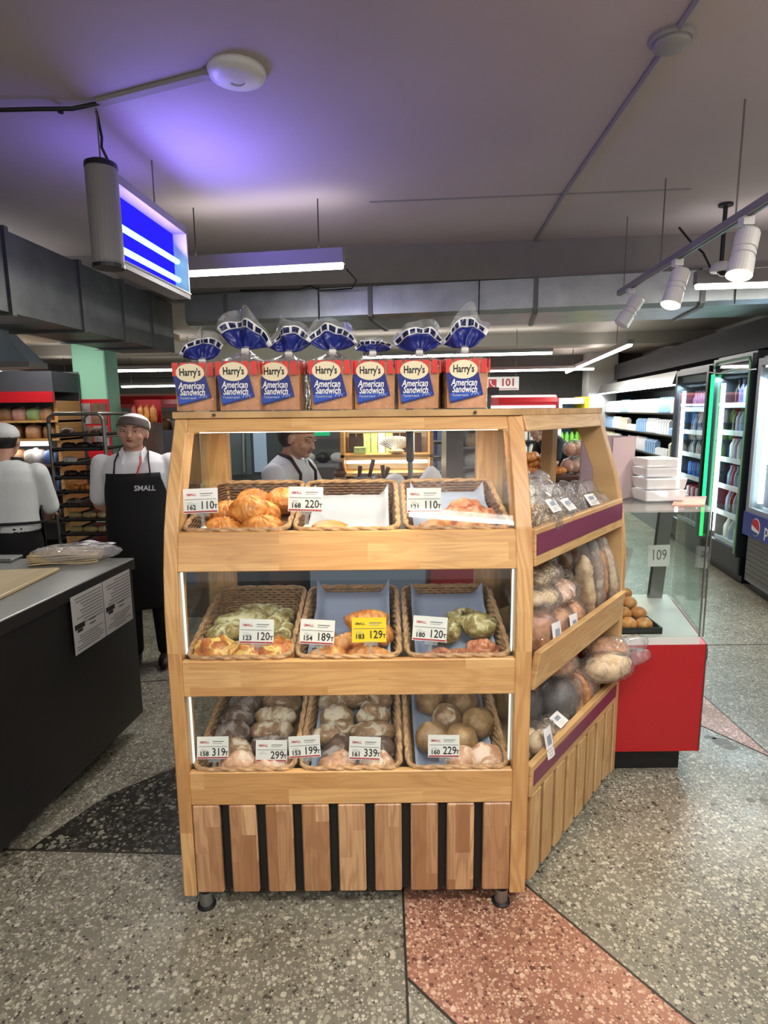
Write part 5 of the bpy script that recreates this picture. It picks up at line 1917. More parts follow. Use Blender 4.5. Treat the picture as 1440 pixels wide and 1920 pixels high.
    # trousers
    tb = MB().loft([(0.80, 0, 0, 0.155 * w, 0.118, 2.4), (0.90, 0, 0, 0.172 * w, 0.13, 2.4), (0.98, 0, 0, 0.172 * w, 0.128, 2.4), (1.0, 0, 0, 0.165 * w, 0.12, 2.4)], 24)
    for hip, kn, an in legs:
        tb.cap(hip, kn, 0.10, 0.072)
        tb.cap(kn, (an[0], an[1], 0.10), 0.070, 0.058)
    obj('trousers', remeshed(tb, 0.011, 4), trousers, t)
    for hip, kn, an in legs:
        sb2 = MB().blob((an[0] * 1.05, an[1] - 0.045, 0.036), (0.05, 0.135, 0.05), 20, 12).map(lambda p: Vector((p.x, p.y, max(p.z, 0.002))))
        sb2.build('shoe', shoes, t, smooth=True)
    if apron:
        def apr(u, v):
            z = lerp(apron_len, 1.27, v)
            a = R(lerp(-82, 82, u)) * (1.0 if z < 1.05 else lerp(1.0, 0.60, min(1, (z - 1.05) / 0.2)))
            rx = interp([(0.3, 0.195 * w), (0.95, 0.19 * w), (1.05, 0.18 * w), (1.27, 0.195 * w)], z)
            ry = interp([(0.3, 0.165), (0.75, 0.16), (0.95, 0.145), (1.05, 0.138), (1.27, 0.138)], z)
            fold = 0.006 * math.sin(u * 19) * max(0, 1 - v * 1.6)
            return bend(Vector((rx * math.sin(a), -(ry + fold) * math.cos(a) - 0.006, z)))
        ap_ = MB().grid(apr, 28, 24).build('apron', apron, t, smooth=True, solid=0.006)
        for sx in (-1, 1):
            pts = [bend(Vector(p)) for p in ((sx * 0.105, -0.126, 1.265), (sx * 0.098, -0.11, 1.34), (sx * 0.085, -0.03, 1.405), (sx * 0.06, 0.06, 1.41))]
            MB().tube(pts, 0.010, 6, flat=0.4).build('apron_strap', apron, t, smooth=True)
    if tie:
        band = []
        for k in range(25):
            a = 2 * math.pi * k / 24
            band.append(bend(Vector((0.205 * w * math.cos(a), 0.158 * math.sin(a), 1.00 + 0.012 * math.sin(a)))))
        MB().tube(band, 0.019, 6, flat=0.5, caps=False).build('apron_tie', tie, t, smooth=True)
        MB().tube([Vector((0.01, 0.162, 1.0)), Vector((0.03, 0.165, 0.9)), Vector((0.05, 0.16, 0.80))], 0.028, 6, flat=0.3).build('apron_tie_end', tie, t, smooth=True)
    return t, HM, bend


# worker facing the camera
w1, HM1, bd1 = person('person', 'shop worker in white shirt and long black apron, hands behind the back', (-1.52, 3.72, 0), 10, 1.61, 0,
                      head_rot=(-4, 6, 0), cap=('cap_white', 'cap_grey'), apron='apron_black', apron_len=0.42, torso_w=1.06, sleeve=0.66)
lettering('SMALL', 0.045, 'ink_silver', w1, (0.075, -0.158, 1.18), (0, R(3), R(22)), bold=0.001, sx=0.95, name='apron_lettering')
MB().tube([(0.055, -0.112, 1.37), (0.05, -0.133, 1.32), (0.03, -0.140, 1.265)], 0.012, 6, flat=0.3).build('lanyard', 'red_print', w1)
# worker bending over the table behind the stand
w2, HM2, bd2 = person('person', 'shop worker in white shirt and brown apron looking down behind the stand', (-0.60, 3.38, 0), 72, 1.60, 14,
                      arms=[[(-0.20, 0.0, 1.31), (-0.25, -0.16, 1.10), (-0.17, -0.38, 1.06)], [(0.20, 0.0, 1.31), (0.24, -0.16, 1.10), (0.12, -0.38, 1.06)]],
                      head_rot=(16, 0, -4), cap=('cap_brown', None), apron='apron_brown', apron_len=0.45, sleeve=0.95, torso_w=1.02, trousers='apron_black')
MB().blob((0.0, 0.115, 0.0), (0.035, 0.03, 0.035), 14, 10).map(lambda p: HM2 @ p).build('hair_bun', 'hair', w2, smooth=True)
MB().blob((0, 0.048, 0.0), (0.085, 0.078, 0.092), 20, 14).map(lambda p: HM2 @ p).build('hair_back', 'hair', w2, smooth=True)
# worker seen from behind at the left edge
w3, HM3, bd3 = person('person', 'shop worker seen from behind in white shirt with black apron ties', (-2.27, 3.62, 0), 192, 1.56, 4,
                      arms=[[(-0.18, 0.0, 1.31), (-0.20, -0.12, 1.09), (-0.13, -0.33, 1.02)], [(0.18, 0.0, 1.31), (0.20, -0.12, 1.08), (0.14, -0.32, 1.0)]],
                      head_rot=(10, 0, 0), cap=('cap_white', None), apron='apron_black', apron_len=0.45, sleeve=0.8, torso_w=1.0, tie='apron_black', shirt='shirt_shade', face=True)
# customer stooping at the far coolers
w4, HM4, bd4 = person('person', 'customer in a black shirt stooping at the far cooler', (2.42, 8.0, 0), -70, 1.66, 52,
                      arms=[[(-0.20, 0.0, 1.31), (-0.24, -0.22, 1.2), (-0.18, -0.45, 1.15)], [(0.20, 0.0, 1.31), (0.24, -0.24, 1.2), (0.18, -0.46, 1.15)]],
                      head_rot=(45, 0, 0), shirt='trousers', sleeve=0.6, face=False)
MB().tube([bd4(Vector((0.07 * math.cos(a), 0.02 + 0.06 * math.sin(a), 1.392))) for a in [R(30 * k) for k in range(13)]], 0.016, 6).build('red_collar', 'red_print', w4)

# ================================================================== WORK COUNTER AT THE LEFT
cf, cn_ = Vector((-1.23, 2.90)), Vector((-1.34, 1.89))
dd = (cf - cn_).normalized()
cn2 = cn_ - dd * 1.1
ct = thing('work_counter', 'black work counter with steel top beside the stand', 'counter', (-1.9, 2.0, 0))
lft = Vector((-1.35, 0.0))
MB().slab([cn2, cf, cf + Vector((-1.3, 0.02)), cn2 + lft], 0.862, 0.90).build('worktop', 'counter_top', ct, world=True, bevel=0.003)
sh_ = Vector((-0.012, -0.012))
MB().slab([cn2 + sh_, cf + sh_, cf + Vector((-1.29, 0.0)), cn2 + lft], 0.095, 0.862).build('body', 'counter_black', ct, world=True)
MB().slab([cn2 + Vector((0.001, 0)), cf + Vector((0.001, 0.0)), cf + Vector((-0.012, 0)), cn2 + Vector((-0.012, 0))], 0.845, 0.893).build('edge_band', 'black_metal', ct, world=True)
for yy in (2.74, 2.15, 1.4):
    q = cn_ + dd * ((yy - cn_.y) / dd.y) + Vector((-0.10, 0))
    MB().lathe([(0.03, 0), (0.03, 0.012), (0.02, 0.02), (0.02, 0.0951)], 14, (q.x, q.y, 0)).build('leg', 'steel_dull', ct, world=True)
MB().hexa([(cn2.x - 0.05, cn2.y, 0.03), (cf.x - 0.21, cf.y - 0.8, 0.03), (cf.x - 0.23, cf.y - 0.8, 0.03), (cn2.x - 0.07, cn2.y, 0.03),
           (cn2.x - 0.05, cn2.y, 0.05), (cf.x - 0.21, cf.y - 0.8, 0.05), (cf.x - 0.23, cf.y - 0.8, 0.05), (cn2.x - 0.07, cn2.y, 0.05)]).build('floor_runner', 'steel_dull', ct, world=True)


def counter_face(y, z, out=0.004):
    q = cn_ + dd * ((y - cn_.y) / dd.y)
    return Vector((q.x + out, q.y, z))


# two printed notices on the end of the counter
for k, (y0, y1, lb) in enumerate(((2.38, 2.605, 'printed price notice on the black counter, the one nearer the viewer'), (2.61, 2.84, 'printed price notice on the black counter, the one nearer its corner'))):
    c = counter_face((y0 + y1) / 2, 0.735)
    t = thing('paper_notice', lb, 'notice', c, (0, 0, math.atan2(dd.y, dd.x)), 'notices on the counter')
    wd = (y1 - y0) / dd.y
    MB().box(-wd / 2, wd / 2, 0.0, 0.001, -0.125, 0.125).build('sheet', 'paper_grey', t)
    rnd = random.Random(k)
    for r_ in range(9):
        z = 0.105 - r_ * 0.014
        x0 = -wd * rnd.uniform(0.05, 0.45)
        MB().box(x0, wd * 0.46, -0.001, 0.0, z, z + 0.005).build('print_line', 'ink_grey' if r_ % 3 else 'ink_grey', t)
    for r_ in range(6):
        z = -0.055 - r_ * 0.011
        MB().box(-wd * rnd.uniform(0.2, 0.45), wd * rnd.uniform(0.2, 0.45), -0.001, 0.0, z, z + 0.004).build('print_line', 'ink_grey', t)
    MB().box(-wd * 0.45, -wd * 0.15, -0.001, 0.0, -0.022, 0.0).build('print_logo', 'ink', t)
    MB().box(-wd * 0.38, -wd * 0.22, -0.001, 0.0, -0.036, -0.024).build('print_logo', 'ink', t)
    for z in (-0.010, -0.028):
        MB().box(0.0, wd * 0.2, -0.001, 0.0, z, z + 0.004).build('print_line', 'ink', t)
# bag with brown paper bags on the counter
c = WZ(135, 1050, 0.90)
pb = thing('paper_bag_pack', 'clear wrapped pack of brown paper bags lying on the counter', 'bag pack', (c.x, c.y, 0.901), (0, 0, R(14)))
for k in range(5):
    MB().grid(lambda u, v: ((u - 0.5) * 0.30 - 0.02, (v - 0.5) * 0.18, 0.004 + k * 0.008 + 0.012 * k * (1 - u) * 0.3 + 0.004 * math.sin(u * 6 + k)), 10, 4).build('paper_bag', 'paper_kraft', pb, solid=0.004, smooth=True)
me = MB().blob((0.02, 0, 0.035), (0.20, 0.115, 0.045), 40, 16, lambda d: 1 + 0.10 * noise.noise(d * 3.1) + 0.05 * noise.noise(d * 9) + (0.25 * max(0, d.x - 0.8))).map(lambda p: Vector((p.x, p.y, max(p.z, 0.001)))).mesh('wrap', smooth=True)
obj('wrapper', me, 'film_milky', pb)
for k, (y0, y1) in enumerate(((-0.05, -0.01), (0.02, 0.055))):
    MB().grid(lambda u, v: (0.04 + 0.13 * u + 0.02 * v, lerp(y0, y1, v) + 0.03 * u, 0.082 - 0.03 * u + 0.004 * math.sin(u * 9)), 8, 3).build('wrapper_fold', 'paper_white', pb, smooth=True, solid=0.001)
b0, b1, b2, b3 = WZ(-60, 1078, 0.9), WZ(112, 1070, 0.9), WZ(-20, 1135, 0.9), WZ(-160, 1140, 0.9)
cbd = tag(MB().slab([(b3.x, b3.y), (b2.x, b2.y), (b1.x, b1.y), (b0.x, b0.y)], 0.901, 0.916).build('cutting_board', 'cutting_board', bevel=0.003), 'pale wooden cutting board on the work counter', 'cutting board')
s0 = WZ(10, 1050, 0.9)
tag(MB().box(s0.x - 0.28, s0.x + 0.06, s0.y - 0.05, s0.y + 0.05, 0.901, 0.915).build('steel_sheet', 'steel', bevel=0.003), 'shiny steel sheet behind the cutting board', 'tray')

# ================================================================== TRAY TROLLEY
rk = thing('tray_trolley', 'tall steel tray trolley loaded with baking trays', 'trolley', (-2.24, 4.72, 0))
rx0, rx1, ry0, ry1 = -0.20, 0.20, -0.25, 0.28
for x in (rx0, rx1):
    for y in (ry0, ry1):
        MB().tube([(x, y, 0.08), (x, y, 1.55)], 0.014, 8).build('upright', 'steel_dull', rk)
        MB().lathe([(0.0001, 0.0), (0.028, 0.006), (0.03, 0.03), (0.028, 0.054), (0.0001, 0.06)], 14, (x, y, 0.0)).build('caster', 'black_plastic', rk)
for y in (ry0, ry1):
    MB().tube([(rx0, y, 1.53), (rx0 + 0.005, y, 1.57), (rx0 + 0.04, y, 1.60), (rx1 - 0.04, y, 1.60), (rx1 - 0.005, y, 1.57), (rx1, y, 1.53)], 0.014, 8).build('top_bow', 'steel_dull', rk, smooth=True)
TZ = [0.25, 0.36, 0.47, 0.58, 0.69, 0.80, 0.905, 1.01, 1.115, 1.22, 1.325, 1.43]
for z in TZ:
    for x in (rx0, rx1):
        MB().tube([(x, ry0, z), (x, ry1, z)], 0.006, 6).build('runner', 'steel_dull', rk)
RDESC = ['bottom', 'second lowest', 'third lowest', 'fourth lowest', 'fifth', 'sixth', 'seventh', 'eighth', 'ninth', 'third highest', 'second highest', 'highest']
for i, z in enumerate(TZ):
    t = MB()
    t.box(rx0 + 0.02, rx1 - 0.02, ry0 - 0.02, ry1, 0.0, 0.006)
    for a in ((rx0 + 0.02, rx0 + 0.026, ry0 - 0.02, ry1), (rx1 - 0.026, rx1 - 0.02, ry0 - 0.02, ry1), (rx0 + 0.02, rx1 - 0.02, ry0 - 0.02, ry0 - 0.014)):
        t.box(*a, 0.0, 0.022)
    o = t.build('baking_tray', 'black_metal')
    o.location = (-2.24, 4.72, z + 0.008)
    tag(o, f'dark baking tray in the {RDESC[i]} runner of the trolley', 'tray', 'baking trays in the trolley')
    if z < 0.6:
        continue
    kindm = {0.69: ('dough', 3, 'raw yellow dough roll'), 0.80: ('dough', 3, 'raw yellow dough roll'), 0.905: ('crust_rye', 2, 'dark loaf'), 1.01: ('crust_orange', 3, 'golden loaf'), 1.115: ('crust_dark', 3, 'dark loaf'),
             1.22: ('pack_white', 2, 'pale wrapped loaf'), 1.325: ('crust_dark', 3, 'dark loaf'), 1.43: ('crust_rye', 2, 'dark loaf')}.get(z, ('crust_dark', 2, 'dark loaf'))
    me = None
    for k in range(kindm[1]):
        if me is None:
            me = m_long(0.11, 0.03, i, 0.1, 3)
            me.materials.append(MATS[kindm[0]])
        o = obj('tray_loaf', me, None)
        o.location = (-2.24 + lerp(-0.11, 0.11, k / max(1, kindm[1] - 1)), 4.72 - 0.17, z + 0.016)
        tag(o, f'{kindm[2]} on the {RDESC[i]} tray of the trolley, {ORD[k]} from the left', 'bread', 'loaves on the trolley')

# ================================================================== BREAD WALL AT THE LEFT
bw = thing('bread_wall_shelf', 'long wooden bread shelf along the left with a red fascia', 'shelf', (-3.9, 5.75, 0))
X0, X1, Y0, Y1 = -5.2, -2.95, 5.55, 6.0
for z in (0.35, 0.62, 0.88, 1.14, 1.38, 1.545):
    MB().box(X0, X1, Y0, Y1, z - 0.02, z).build('board', 'timber_shelf_warm' if z > 1.3 else 'wood_dark', bw, world=True)
for x in (X0, -4.05, X1 - 0.03):
    MB().box(x, x + 0.03, Y0 + 0.02, Y1, 0, 1.72).build('upright', 'timber_shelf_warm', bw, world=True)
MB().box(X0, X1, Y1, Y1 + 0.02, 0, 2.0).build('back_panel', 'wall_slate', bw, world=True)
MB().box(X0, X1, Y0 - 0.04, Y0, 1.705, 1.80).build('fascia', 'red_gloss', bw, world=True)
MB().box(X0, X1, Y0 - 0.02, Y1, 1.80, 1.98).build('top_box', 'wall_dark', bw, world=True)
MB().box(-4.0, -3.05, Y0 + 0.02, Y0 + 0.05, 1.315, 1.355).build('led_bar', 'led_strip', bw, world=True)
area_light('shelf_light', (-3.6, 5.62, 1.31), 0.9, 2.0, (1, 0.97, 0.9), size_y=0.03)
packs = ['pack_pink', 'pack_brown', 'pack_tan', 'pack_brown', 'pack_red', 'pack_green', 'pack_white', 'pack_blue']


def loaf_pack_mesh(w, d, h, seed):
    def fn(dv_):
        return 1 + 0.06 * noise.noise(dv_ * 3 + Vector((seed, 0, 0)))
    rings = [(0.0, 0, 0, w * 0.48, d * 0.48, 5), (h * 0.5, 0, 0, w * 0.5, d * 0.5, 5), (h * 0.82, 0, 0, w * 0.47, d * 0.47, 4), (h * 0.95, 0, 0, w * 0.33, d * 0.33, 3), (h * 1.0, 0, 0, w * 0.12, d * 0.12, 2), (h * 1.08, 0.01, 0, w * 0.16, d * 0.06, 2)]
    mb = MB().loft(rings, 20)
    mb.map(lambda p: p + Vector((noise.noise(p * 30 + Vector((seed, 0, 0))), noise.noise(p * 30 + Vector((0, seed, 0))), 0)) * 0.006)
    return mb.mesh('pack', smooth=True)


_pm = {}


def packm(w, d, h, seed, mat):
    k = (w, d, h, seed, mat)
    if k not in _pm:
        me = loaf_pack_mesh(w, d, h, seed)
        me.materials.append(MATS[mat])
        _pm[k] = me
    return _pm[k]


ROWN = {1.545: 'top', 1.38: 'second', 1.14: 'third', 0.88: 'fourth', 0.62: 'fifth'}
for z, n, hh in ((1.545, 16, 0.115), (1.38, 13, 0.125), (1.14, 12, 0.14), (0.88, 11, 0.17), (0.62, 10, 0.17)):
    for k in range(n):
        x = lerp(X0 + 0.12, X1 - 0.12, k / (n - 1))
        if x < -4.6:
            continue
        mt = packs[(k * 5 + int(z * 10)) % len(packs)] if z != 1.38 else ('pack_brown', 'pack_tan')[k % 2]
        if z < 1.2:
            mt = ('pack_brown', 'pack_white', 'pack_blue', 'crust_rye')[(k + int(z * 10)) % 4]
        o = obj('wrapped_loaf', packm(0.135, 0.2, hh, k % 3, mt), None)
        o.location = (x, Y0 + 0.14, z + 0.001)
        o.rotation_euler = (0, 0, R(random.uniform(-15, 15)))
        cname = {'pack_pink': 'pinkish', 'pack_brown': 'brown', 'pack_tan': 'tan', 'pack_red': 'red', 'pack_green': 'green', 'pack_white': 'white', 'pack_blue': 'blue', 'crust_rye': 'dark'}[mt]
        tag(o, f'{cname} wrapped loaf on the {ROWN[z]} board of the long bread shelf, {ordn(n - 1 - k)} from the pillar', 'bread', f'loaves on the {ROWN[z]} board of the bread shelf')
# second bread case with the red canopy behind the worker
bc = thing('bread_case', 'white bread case with a rounded red canopy behind the worker', 'display case', (-2.55, 7.3, 0))
MB().box(-3.1, -1.9, 7.05, 7.6, 0, 0.9).build('base', 'wall_grey', bc, world=True)
MB().box(-3.1, -1.9, 7.55, 7.6, 0.9, 1.62).build('back_panel', 'wall_cream', bc, world=True)
cz = [(7.0, 1.66), (6.95, 1.70), (6.96, 1.75), (7.0, 1.79), (7.1, 1.82), (7.55, 1.83), (7.55, 1.66)]
MB().prism(cz, lambda u, v, w: (w, u, v), -3.05, -1.95).build('canopy', 'red_gloss', bc, world=True)
for z in (1.08, 1.25, 1.40):
    MB().box(-3.1, -1.9, 7.1, 7.55, z - 0.015, z).build('board', 'fridge_grey', bc, world=True)
MB().box(-3.0, -2.0, 7.08, 7.10, 1.215, 1.245).build('led_bar', 'led_strip', bc, world=True)
for z, rn in ((1.40, 'upper'), (1.25, 'middle'), (1.08, 'lower')):
    for k in range(6):
        mt = ('pack_tan', 'pack_brown', 'pack_white')[(k + int(z * 10)) % 3]
        o = obj('wrapped_loaf', packm(0.16, 0.2, 0.13, k % 3, mt), None)
        o.location = (lerp(-2.98, -2.02, k / 5), 7.25, z + 0.001)
        cname = {'pack_tan': 'tan', 'pack_brown': 'brown', 'pack_white': 'white'}[mt]
        tag(o, f'{cname} wrapped loaf on the {rn} board below the rounded red canopy, {ordn(k)} from the pillar', 'bread', f'loaves on the {rn} board of the bread case')
# orange packs on a rack right of the pillar
orr = thing('snack_rack', 'narrow rack of orange snack bags beside the green pillar', 'rack', (-2.48, 6.3, 0))
MB().box(-2.62, -2.34, 6.25, 6.5, 0, 1.50).build('body', 'wood_dark', orr, world=True)
MB().box(-2.62, -2.34, 6.48, 6.5, 1.50, 1.74).build('back_panel', 'red_gloss', orr, world=True)
for k in range(4):
    o = obj('snack_bag', packm(0.06, 0.05, 0.17, k % 2, 'pack_red' if k == 0 else 'crust_orange'), None)
    o.location = (-2.58 + k * 0.065, 6.38, 1.501)
    tag(o, 'red snack bag on the narrow rack beside the pillar' if k == 0 else f'orange snack bag on the narrow rack, {ordn(k)} from the pillar', 'snack bag', 'snack bags beside the pillar')
# ================================================================== BEHIND THE STAND
# blue-grey work table
bt = thing('work_table', 'light blue work table behind the stand', 'table', (-0.08, 3.5, 0))
MB().box(-0.40, 0.22, 3.15, 3.17, 0.12, 0.90).build('front_panel', 'counter_blue', bt, world=True)
MB().box(-0.40, 0.22, 3.17, 3.75, 0.12, 0.90).build('body', 'fridge_grey', bt, world=True)
MB().box(-0.43, 0.25, 3.13, 3.78, 0.90, 0.94).build('table_top', 'steel', bt, world=True)
for x in (-0.36, 0.18):
    for y in (3.2, 3.7):
        MB().lathe([(0.02, 0), (0.02, 0.12)], 10, (x, y, 0)).build('leg', 'steel_dull', bt, world=True)
MB().lathe([(0.006, 0), (0.006, 0.004)], 8, (-0.25, 3.149, 0.80), Matrix.Rotation(R(90), 3, 'X')).build('screw', 'ink', bt, world=True)


def bin_(x, y, w, d, h, label):
    t = thing('utensil_bin', label, 'bin', (x, y, 0.941), (0, 0, R(-8)))
    m = MB()
    m.box(-w / 2, w / 2, -d / 2, d / 2, 0, 0.006)
    m.hexa([(-w / 2, -d / 2, 0), (w / 2, -d / 2, 0), (w / 2, -d / 2 + 0.006, 0), (-w / 2, -d / 2 + 0.006, 0), (-w / 2 * 1.1, -d / 2 * 1.1, h), (w / 2 * 1.1, -d / 2 * 1.1, h), (w / 2 * 1.1, -d / 2 * 1.1 + 0.006, h), (-w / 2 * 1.1, -d / 2 * 1.1 + 0.006, h)])
    m.hexa([(-w / 2, d / 2 - 0.006, 0), (w / 2, d / 2 - 0.006, 0), (w / 2, d / 2, 0), (-w / 2, d / 2, 0), (-w / 2 * 1.1, d / 2 * 1.1 - 0.006, h), (w / 2 * 1.1, d / 2 * 1.1 - 0.006, h), (w / 2 * 1.1, d / 2 * 1.1, h), (-w / 2 * 1.1, d / 2 * 1.1, h)])
    for s in (-1, 1):
        m.hexa([(s * w / 2, -d / 2, 0), (s * w / 2, d / 2, 0), (s * (w / 2 - 0.006), d / 2, 0), (s * (w / 2 - 0.006), -d / 2, 0), (s * w / 2 * 1.1, -d / 2 * 1.1, h), (s * w / 2 * 1.1, d / 2 * 1.1, h), (s * (w / 2 * 1.1 - 0.006), d / 2 * 1.1, h), (s * (w / 2 * 1.1 - 0.006), -d / 2 * 1.1, h)])
    m.build('shell', 'bin_grey', t)
    MB().box(w / 2 * 1.1 - 0.004, w / 2 * 1.1 + 0.010, -d / 2 * 1.12, -d / 2 * 1.12 + 0.012, 0.0, h).build('corner_edge', 'white_plastic', t)
    return t


p = W(695, 900, 3.4)
bin_(-0.10, 3.40, 0.10, 0.16, 0.30, 'grey bin holding wooden utensils behind the stand')
bin_(0.03, 3.46, 0.11, 0.16, 0.27, 'second grey bin of utensils beside the white domes')
for k, (px0, py0, px1, py1, lb) in enumerate(((652, 905, 638, 866, 'dark wooden spatula leaning at the edge of the grey bin'), (682, 905, 700, 862, 'dark rolling pin standing aslant in the grey bin'),
                                             (672, 905, 675, 874, 'short dark spoon in the grey bin'), (722, 905, 717, 872, 'dark brush in the second grey bin'), (712, 905, 728, 876, 'wooden stick in the second grey bin'))):
    a, b = W(px0, py0, 3.40 + 0.02 * (k % 3)), W(px1, py1, 3.42)
    a.z = min(a.z, 1.10)
    o = MB().tube([a, a.lerp(b, 0.6), b], [0.008, 0.010, 0.013], 8).build('wooden_utensil', 'wood_dark', smooth=True)
    tag(o, lb, 'utensil', 'utensils in the grey bins')
for px, yy, rx_, lb in ((740, 3.33, 0.062, 'smooth white dome-shaped canister beside the utensil bins'),):
    q = W(px, 915, yy)
    t = MB().lathe([(0.058, 0.0), (0.062, 0.05), (0.062, 0.24), (0.055, 0.285), (0.035, 0.31), (0.0001, 0.318)], 24).build('white_canister', 'white_plastic', smooth=True)
    t.location = (q.x, yy, 0.941)
    tag(t, lb, 'canister')
q = W(812, 915, 3.33)
o = MB().blob((0, 0, 0.17), (0.11, 0.08, 0.17), 30, 20, lambda d: 1 + 0.10 * noise.noise(d * 2.6) + 0.12 * max(0, d.z * 0.7 + d.x * 0.5 - 0.75)).map(lambda v: Vector((v.x * (1 - 0.35 * max(0, v.z - 0.15) / 0.17), v.y, max(v.z, 0.0)))).build('white_sack', 'cap_white', smooth=True)
o.location = (q.x - 0.0, 3.45, 0.941)
tag(o, 'crumpled white sack beside the dome canister behind the stand', 'sack')
q = W(673, 912, 3.28)
t = thing('tape_roll', 'white tape roll before the utensil bins', 'tape roll', (q.x, 3.22, 0.941))
MB().lathe([(0.045, 0), (0.045, 0.22), (0.03, 0.22), (0.03, 0)], 24).build('roll', 'white_plastic', t)
q = W(643, 890, 3.36)
t = thing('woven_spindle', 'upright striped woven basket beside the utensil bin', 'basket', (q.x - 0.02, 3.42, 0.941))
for k in range(9):
    MB().lathe([(0.03, 0.02 + k * 0.035), (0.038, 0.032 + k * 0.035), (0.03, 0.046 + k * 0.035)], 14).build('woven_ring', 'wicker' if k % 2 else 'wicker_dark', t)
MB().lathe([(0.028, 0.0), (0.028, 0.34)], 12).build('core', 'wood_dark', t)
# dark pole at the table
t = thing('table_pole', 'dark steel pole rising from the work table', 'pole', W(772, 915, 3.7))
t.location = (W(772, 860, 3.7).x, 3.7, 0.941)
MB().tube([(0, 0, 0), (-0.01, 0, 0.35)], 0.016, 10).build('lower_tube', 'steel_dull', t)
MB().tube([(-0.01, 0, 0.35), (-0.015, 0, 0.95)], 0.024, 10).build('upper_tube', 'black_plastic', t)

# red cabinet low behind the stand
t = thing('red_cabinet', 'low dark red cabinet seen through the middle tier', 'cabinet', (0.42, 3.55, 0))
MB().box(0.27, 0.60, 3.45, 3.75, 0.10, 0.82).build('body', 'red_panel', t, world=True)
MB().box(0.25, 0.62, 3.43, 3.77, 0.82, 0.85).build('cabinet_top', 'steel', t, world=True)
MB().box(0.29, 0.58, 3.47, 3.73, 0.0, 0.10).build('plinth', 'black_plastic', t, world=True)
MB().box(0.34, 0.53, 3.44, 3.45, 0.70, 0.715).build('handle', 'steel', t, world=True)

# lit wooden shelf unit
ls = thing('lit_shelf_unit', 'wooden shelf unit with warm lit boards behind the stand', 'shelf', (-0.03, 5.3, 0))
LX0, LX1, LY0, LY1 = -0.36, 0.42, 5.1, 5.5
for x in (LX0, LX1 - 0.03):
    MB().box(x, x + 0.03, LY0, LY1, 0, 1.66).build('upright', 'timber_shelf_warm', ls, world=True)
MB().box(LX0, LX1, LY1, LY1 + 0.02, 0, 1.66).build('back_panel', 'wall_cream', ls, world=True)
for z in (0.6, 0.9, 1.08, 1.235, 1.66):
    MB().box(LX0, LX1, LY0, LY1, z - 0.025, z).build('board', 'timber_shelf_warm', ls, world=True)
MB().box(LX0 + 0.04, LX1 - 0.04, LY0 + 0.03, LY0 + 0.05, 1.46, 1.50).build('led_bar', 'led_warm', ls, world=True)
MB().box(LX0 + 0.04, LX1 - 0.04, LY0 + 0.15, LY0 + 0.17, 1.15, 1.175).build('led_bar', 'led_warm', ls, world=True)
area_light('lit_shelf_light', (0.03, 5.2, 1.45), 0.6, 2.5, (1, 0.88, 0.62), size_y=0.04)
area_light('lit_shelf_light', (0.03, 5.25, 1.145), 0.6, 1.2, (1, 0.88, 0.62), size_y=0.04)
cols = [('bottle_dark', 'dark'), ('bottle_dark', 'dark'), ('pack_green', 'green'), ('pack_green', 'green'), ('pack_white', 'white'), ('pack_green', 'green'), ('bottle_dark', 'dark'), ('bottle_dark', 'dark'), ('milk_white', 'white'), ('bottle_dark', 'dark')]
_cm = {}


def carton(w, d, h, mat):
    k = (w, d, h, mat)
    if k not in _cm:
        mb = MB().hexa([(-w / 2, -d / 2, 0), (w / 2, -d / 2, 0), (w / 2, d / 2, 0), (-w / 2, d / 2, 0), (-w / 2, -d / 2, h * 0.82), (w / 2, -d / 2, h * 0.82), (w / 2, d / 2, h * 0.82), (-w / 2, d / 2, h * 0.82)])
        mb.hexa([(-w / 2, -d / 2, h * 0.82), (w / 2, -d / 2, h * 0.82), (w / 2, d / 2, h * 0.82), (-w / 2, d / 2, h * 0.82), (-w / 2, -0.002, h), (w / 2, -0.002, h), (w / 2, 0.002, h), (-w / 2, 0.002, h)])
        me = mb.mesh('carton')
        me.materials.append(MATS[mat])
        _cm[k] = me
    return _cm[k]


for k, (m_, cnm) in enumerate(cols):
    o = obj('tea_carton', carton(0.058, 0.06, 0.17, m_), None)
    o.location = (LX0 + 0.09 + k * 0.064, 5.36, 1.236)
    tag(o, f'{cnm} carton on the lit board of the wooden shelf unit, {ordn(k)} from the left', 'carton', 'cartons on the lit board')
fan_ = thing('paper_fan_bundle', 'fanned bundle of white paper sleeves on the lit board', 'paper bundle', (0.11, 5.18, 1.236))
for k in range(15):
    a = R(-62 + k * 9)
    MB().grid(lambda u, v: ((0.03 + 0.13 * v) * math.sin(a) + (u - 0.5) * 0.03, -0.02 + 0.004 * k + 0.01 * math.sin(u * 6), 0.02 + (0.03 + 0.10 * v) * math.cos(a * 0.9)), 3, 4).build('paper_sleeve', 'paper_white', fan_, solid=0.0015)
MB().blob((0, -0.02, 0.022), (0.07, 0.05, 0.022), 20, 10).build('band', 'paper_kraft', fan_, smooth=True)
o = MB().box(-0.05, 0.05, -0.04, 0.04, 0, 0.06).build('yellow_box', 'pack_green', bevel=0.004)
o.location = (-0.20, 5.2, 1.236)
tag(o, 'small yellow-green box at the end of the lit board', 'box')
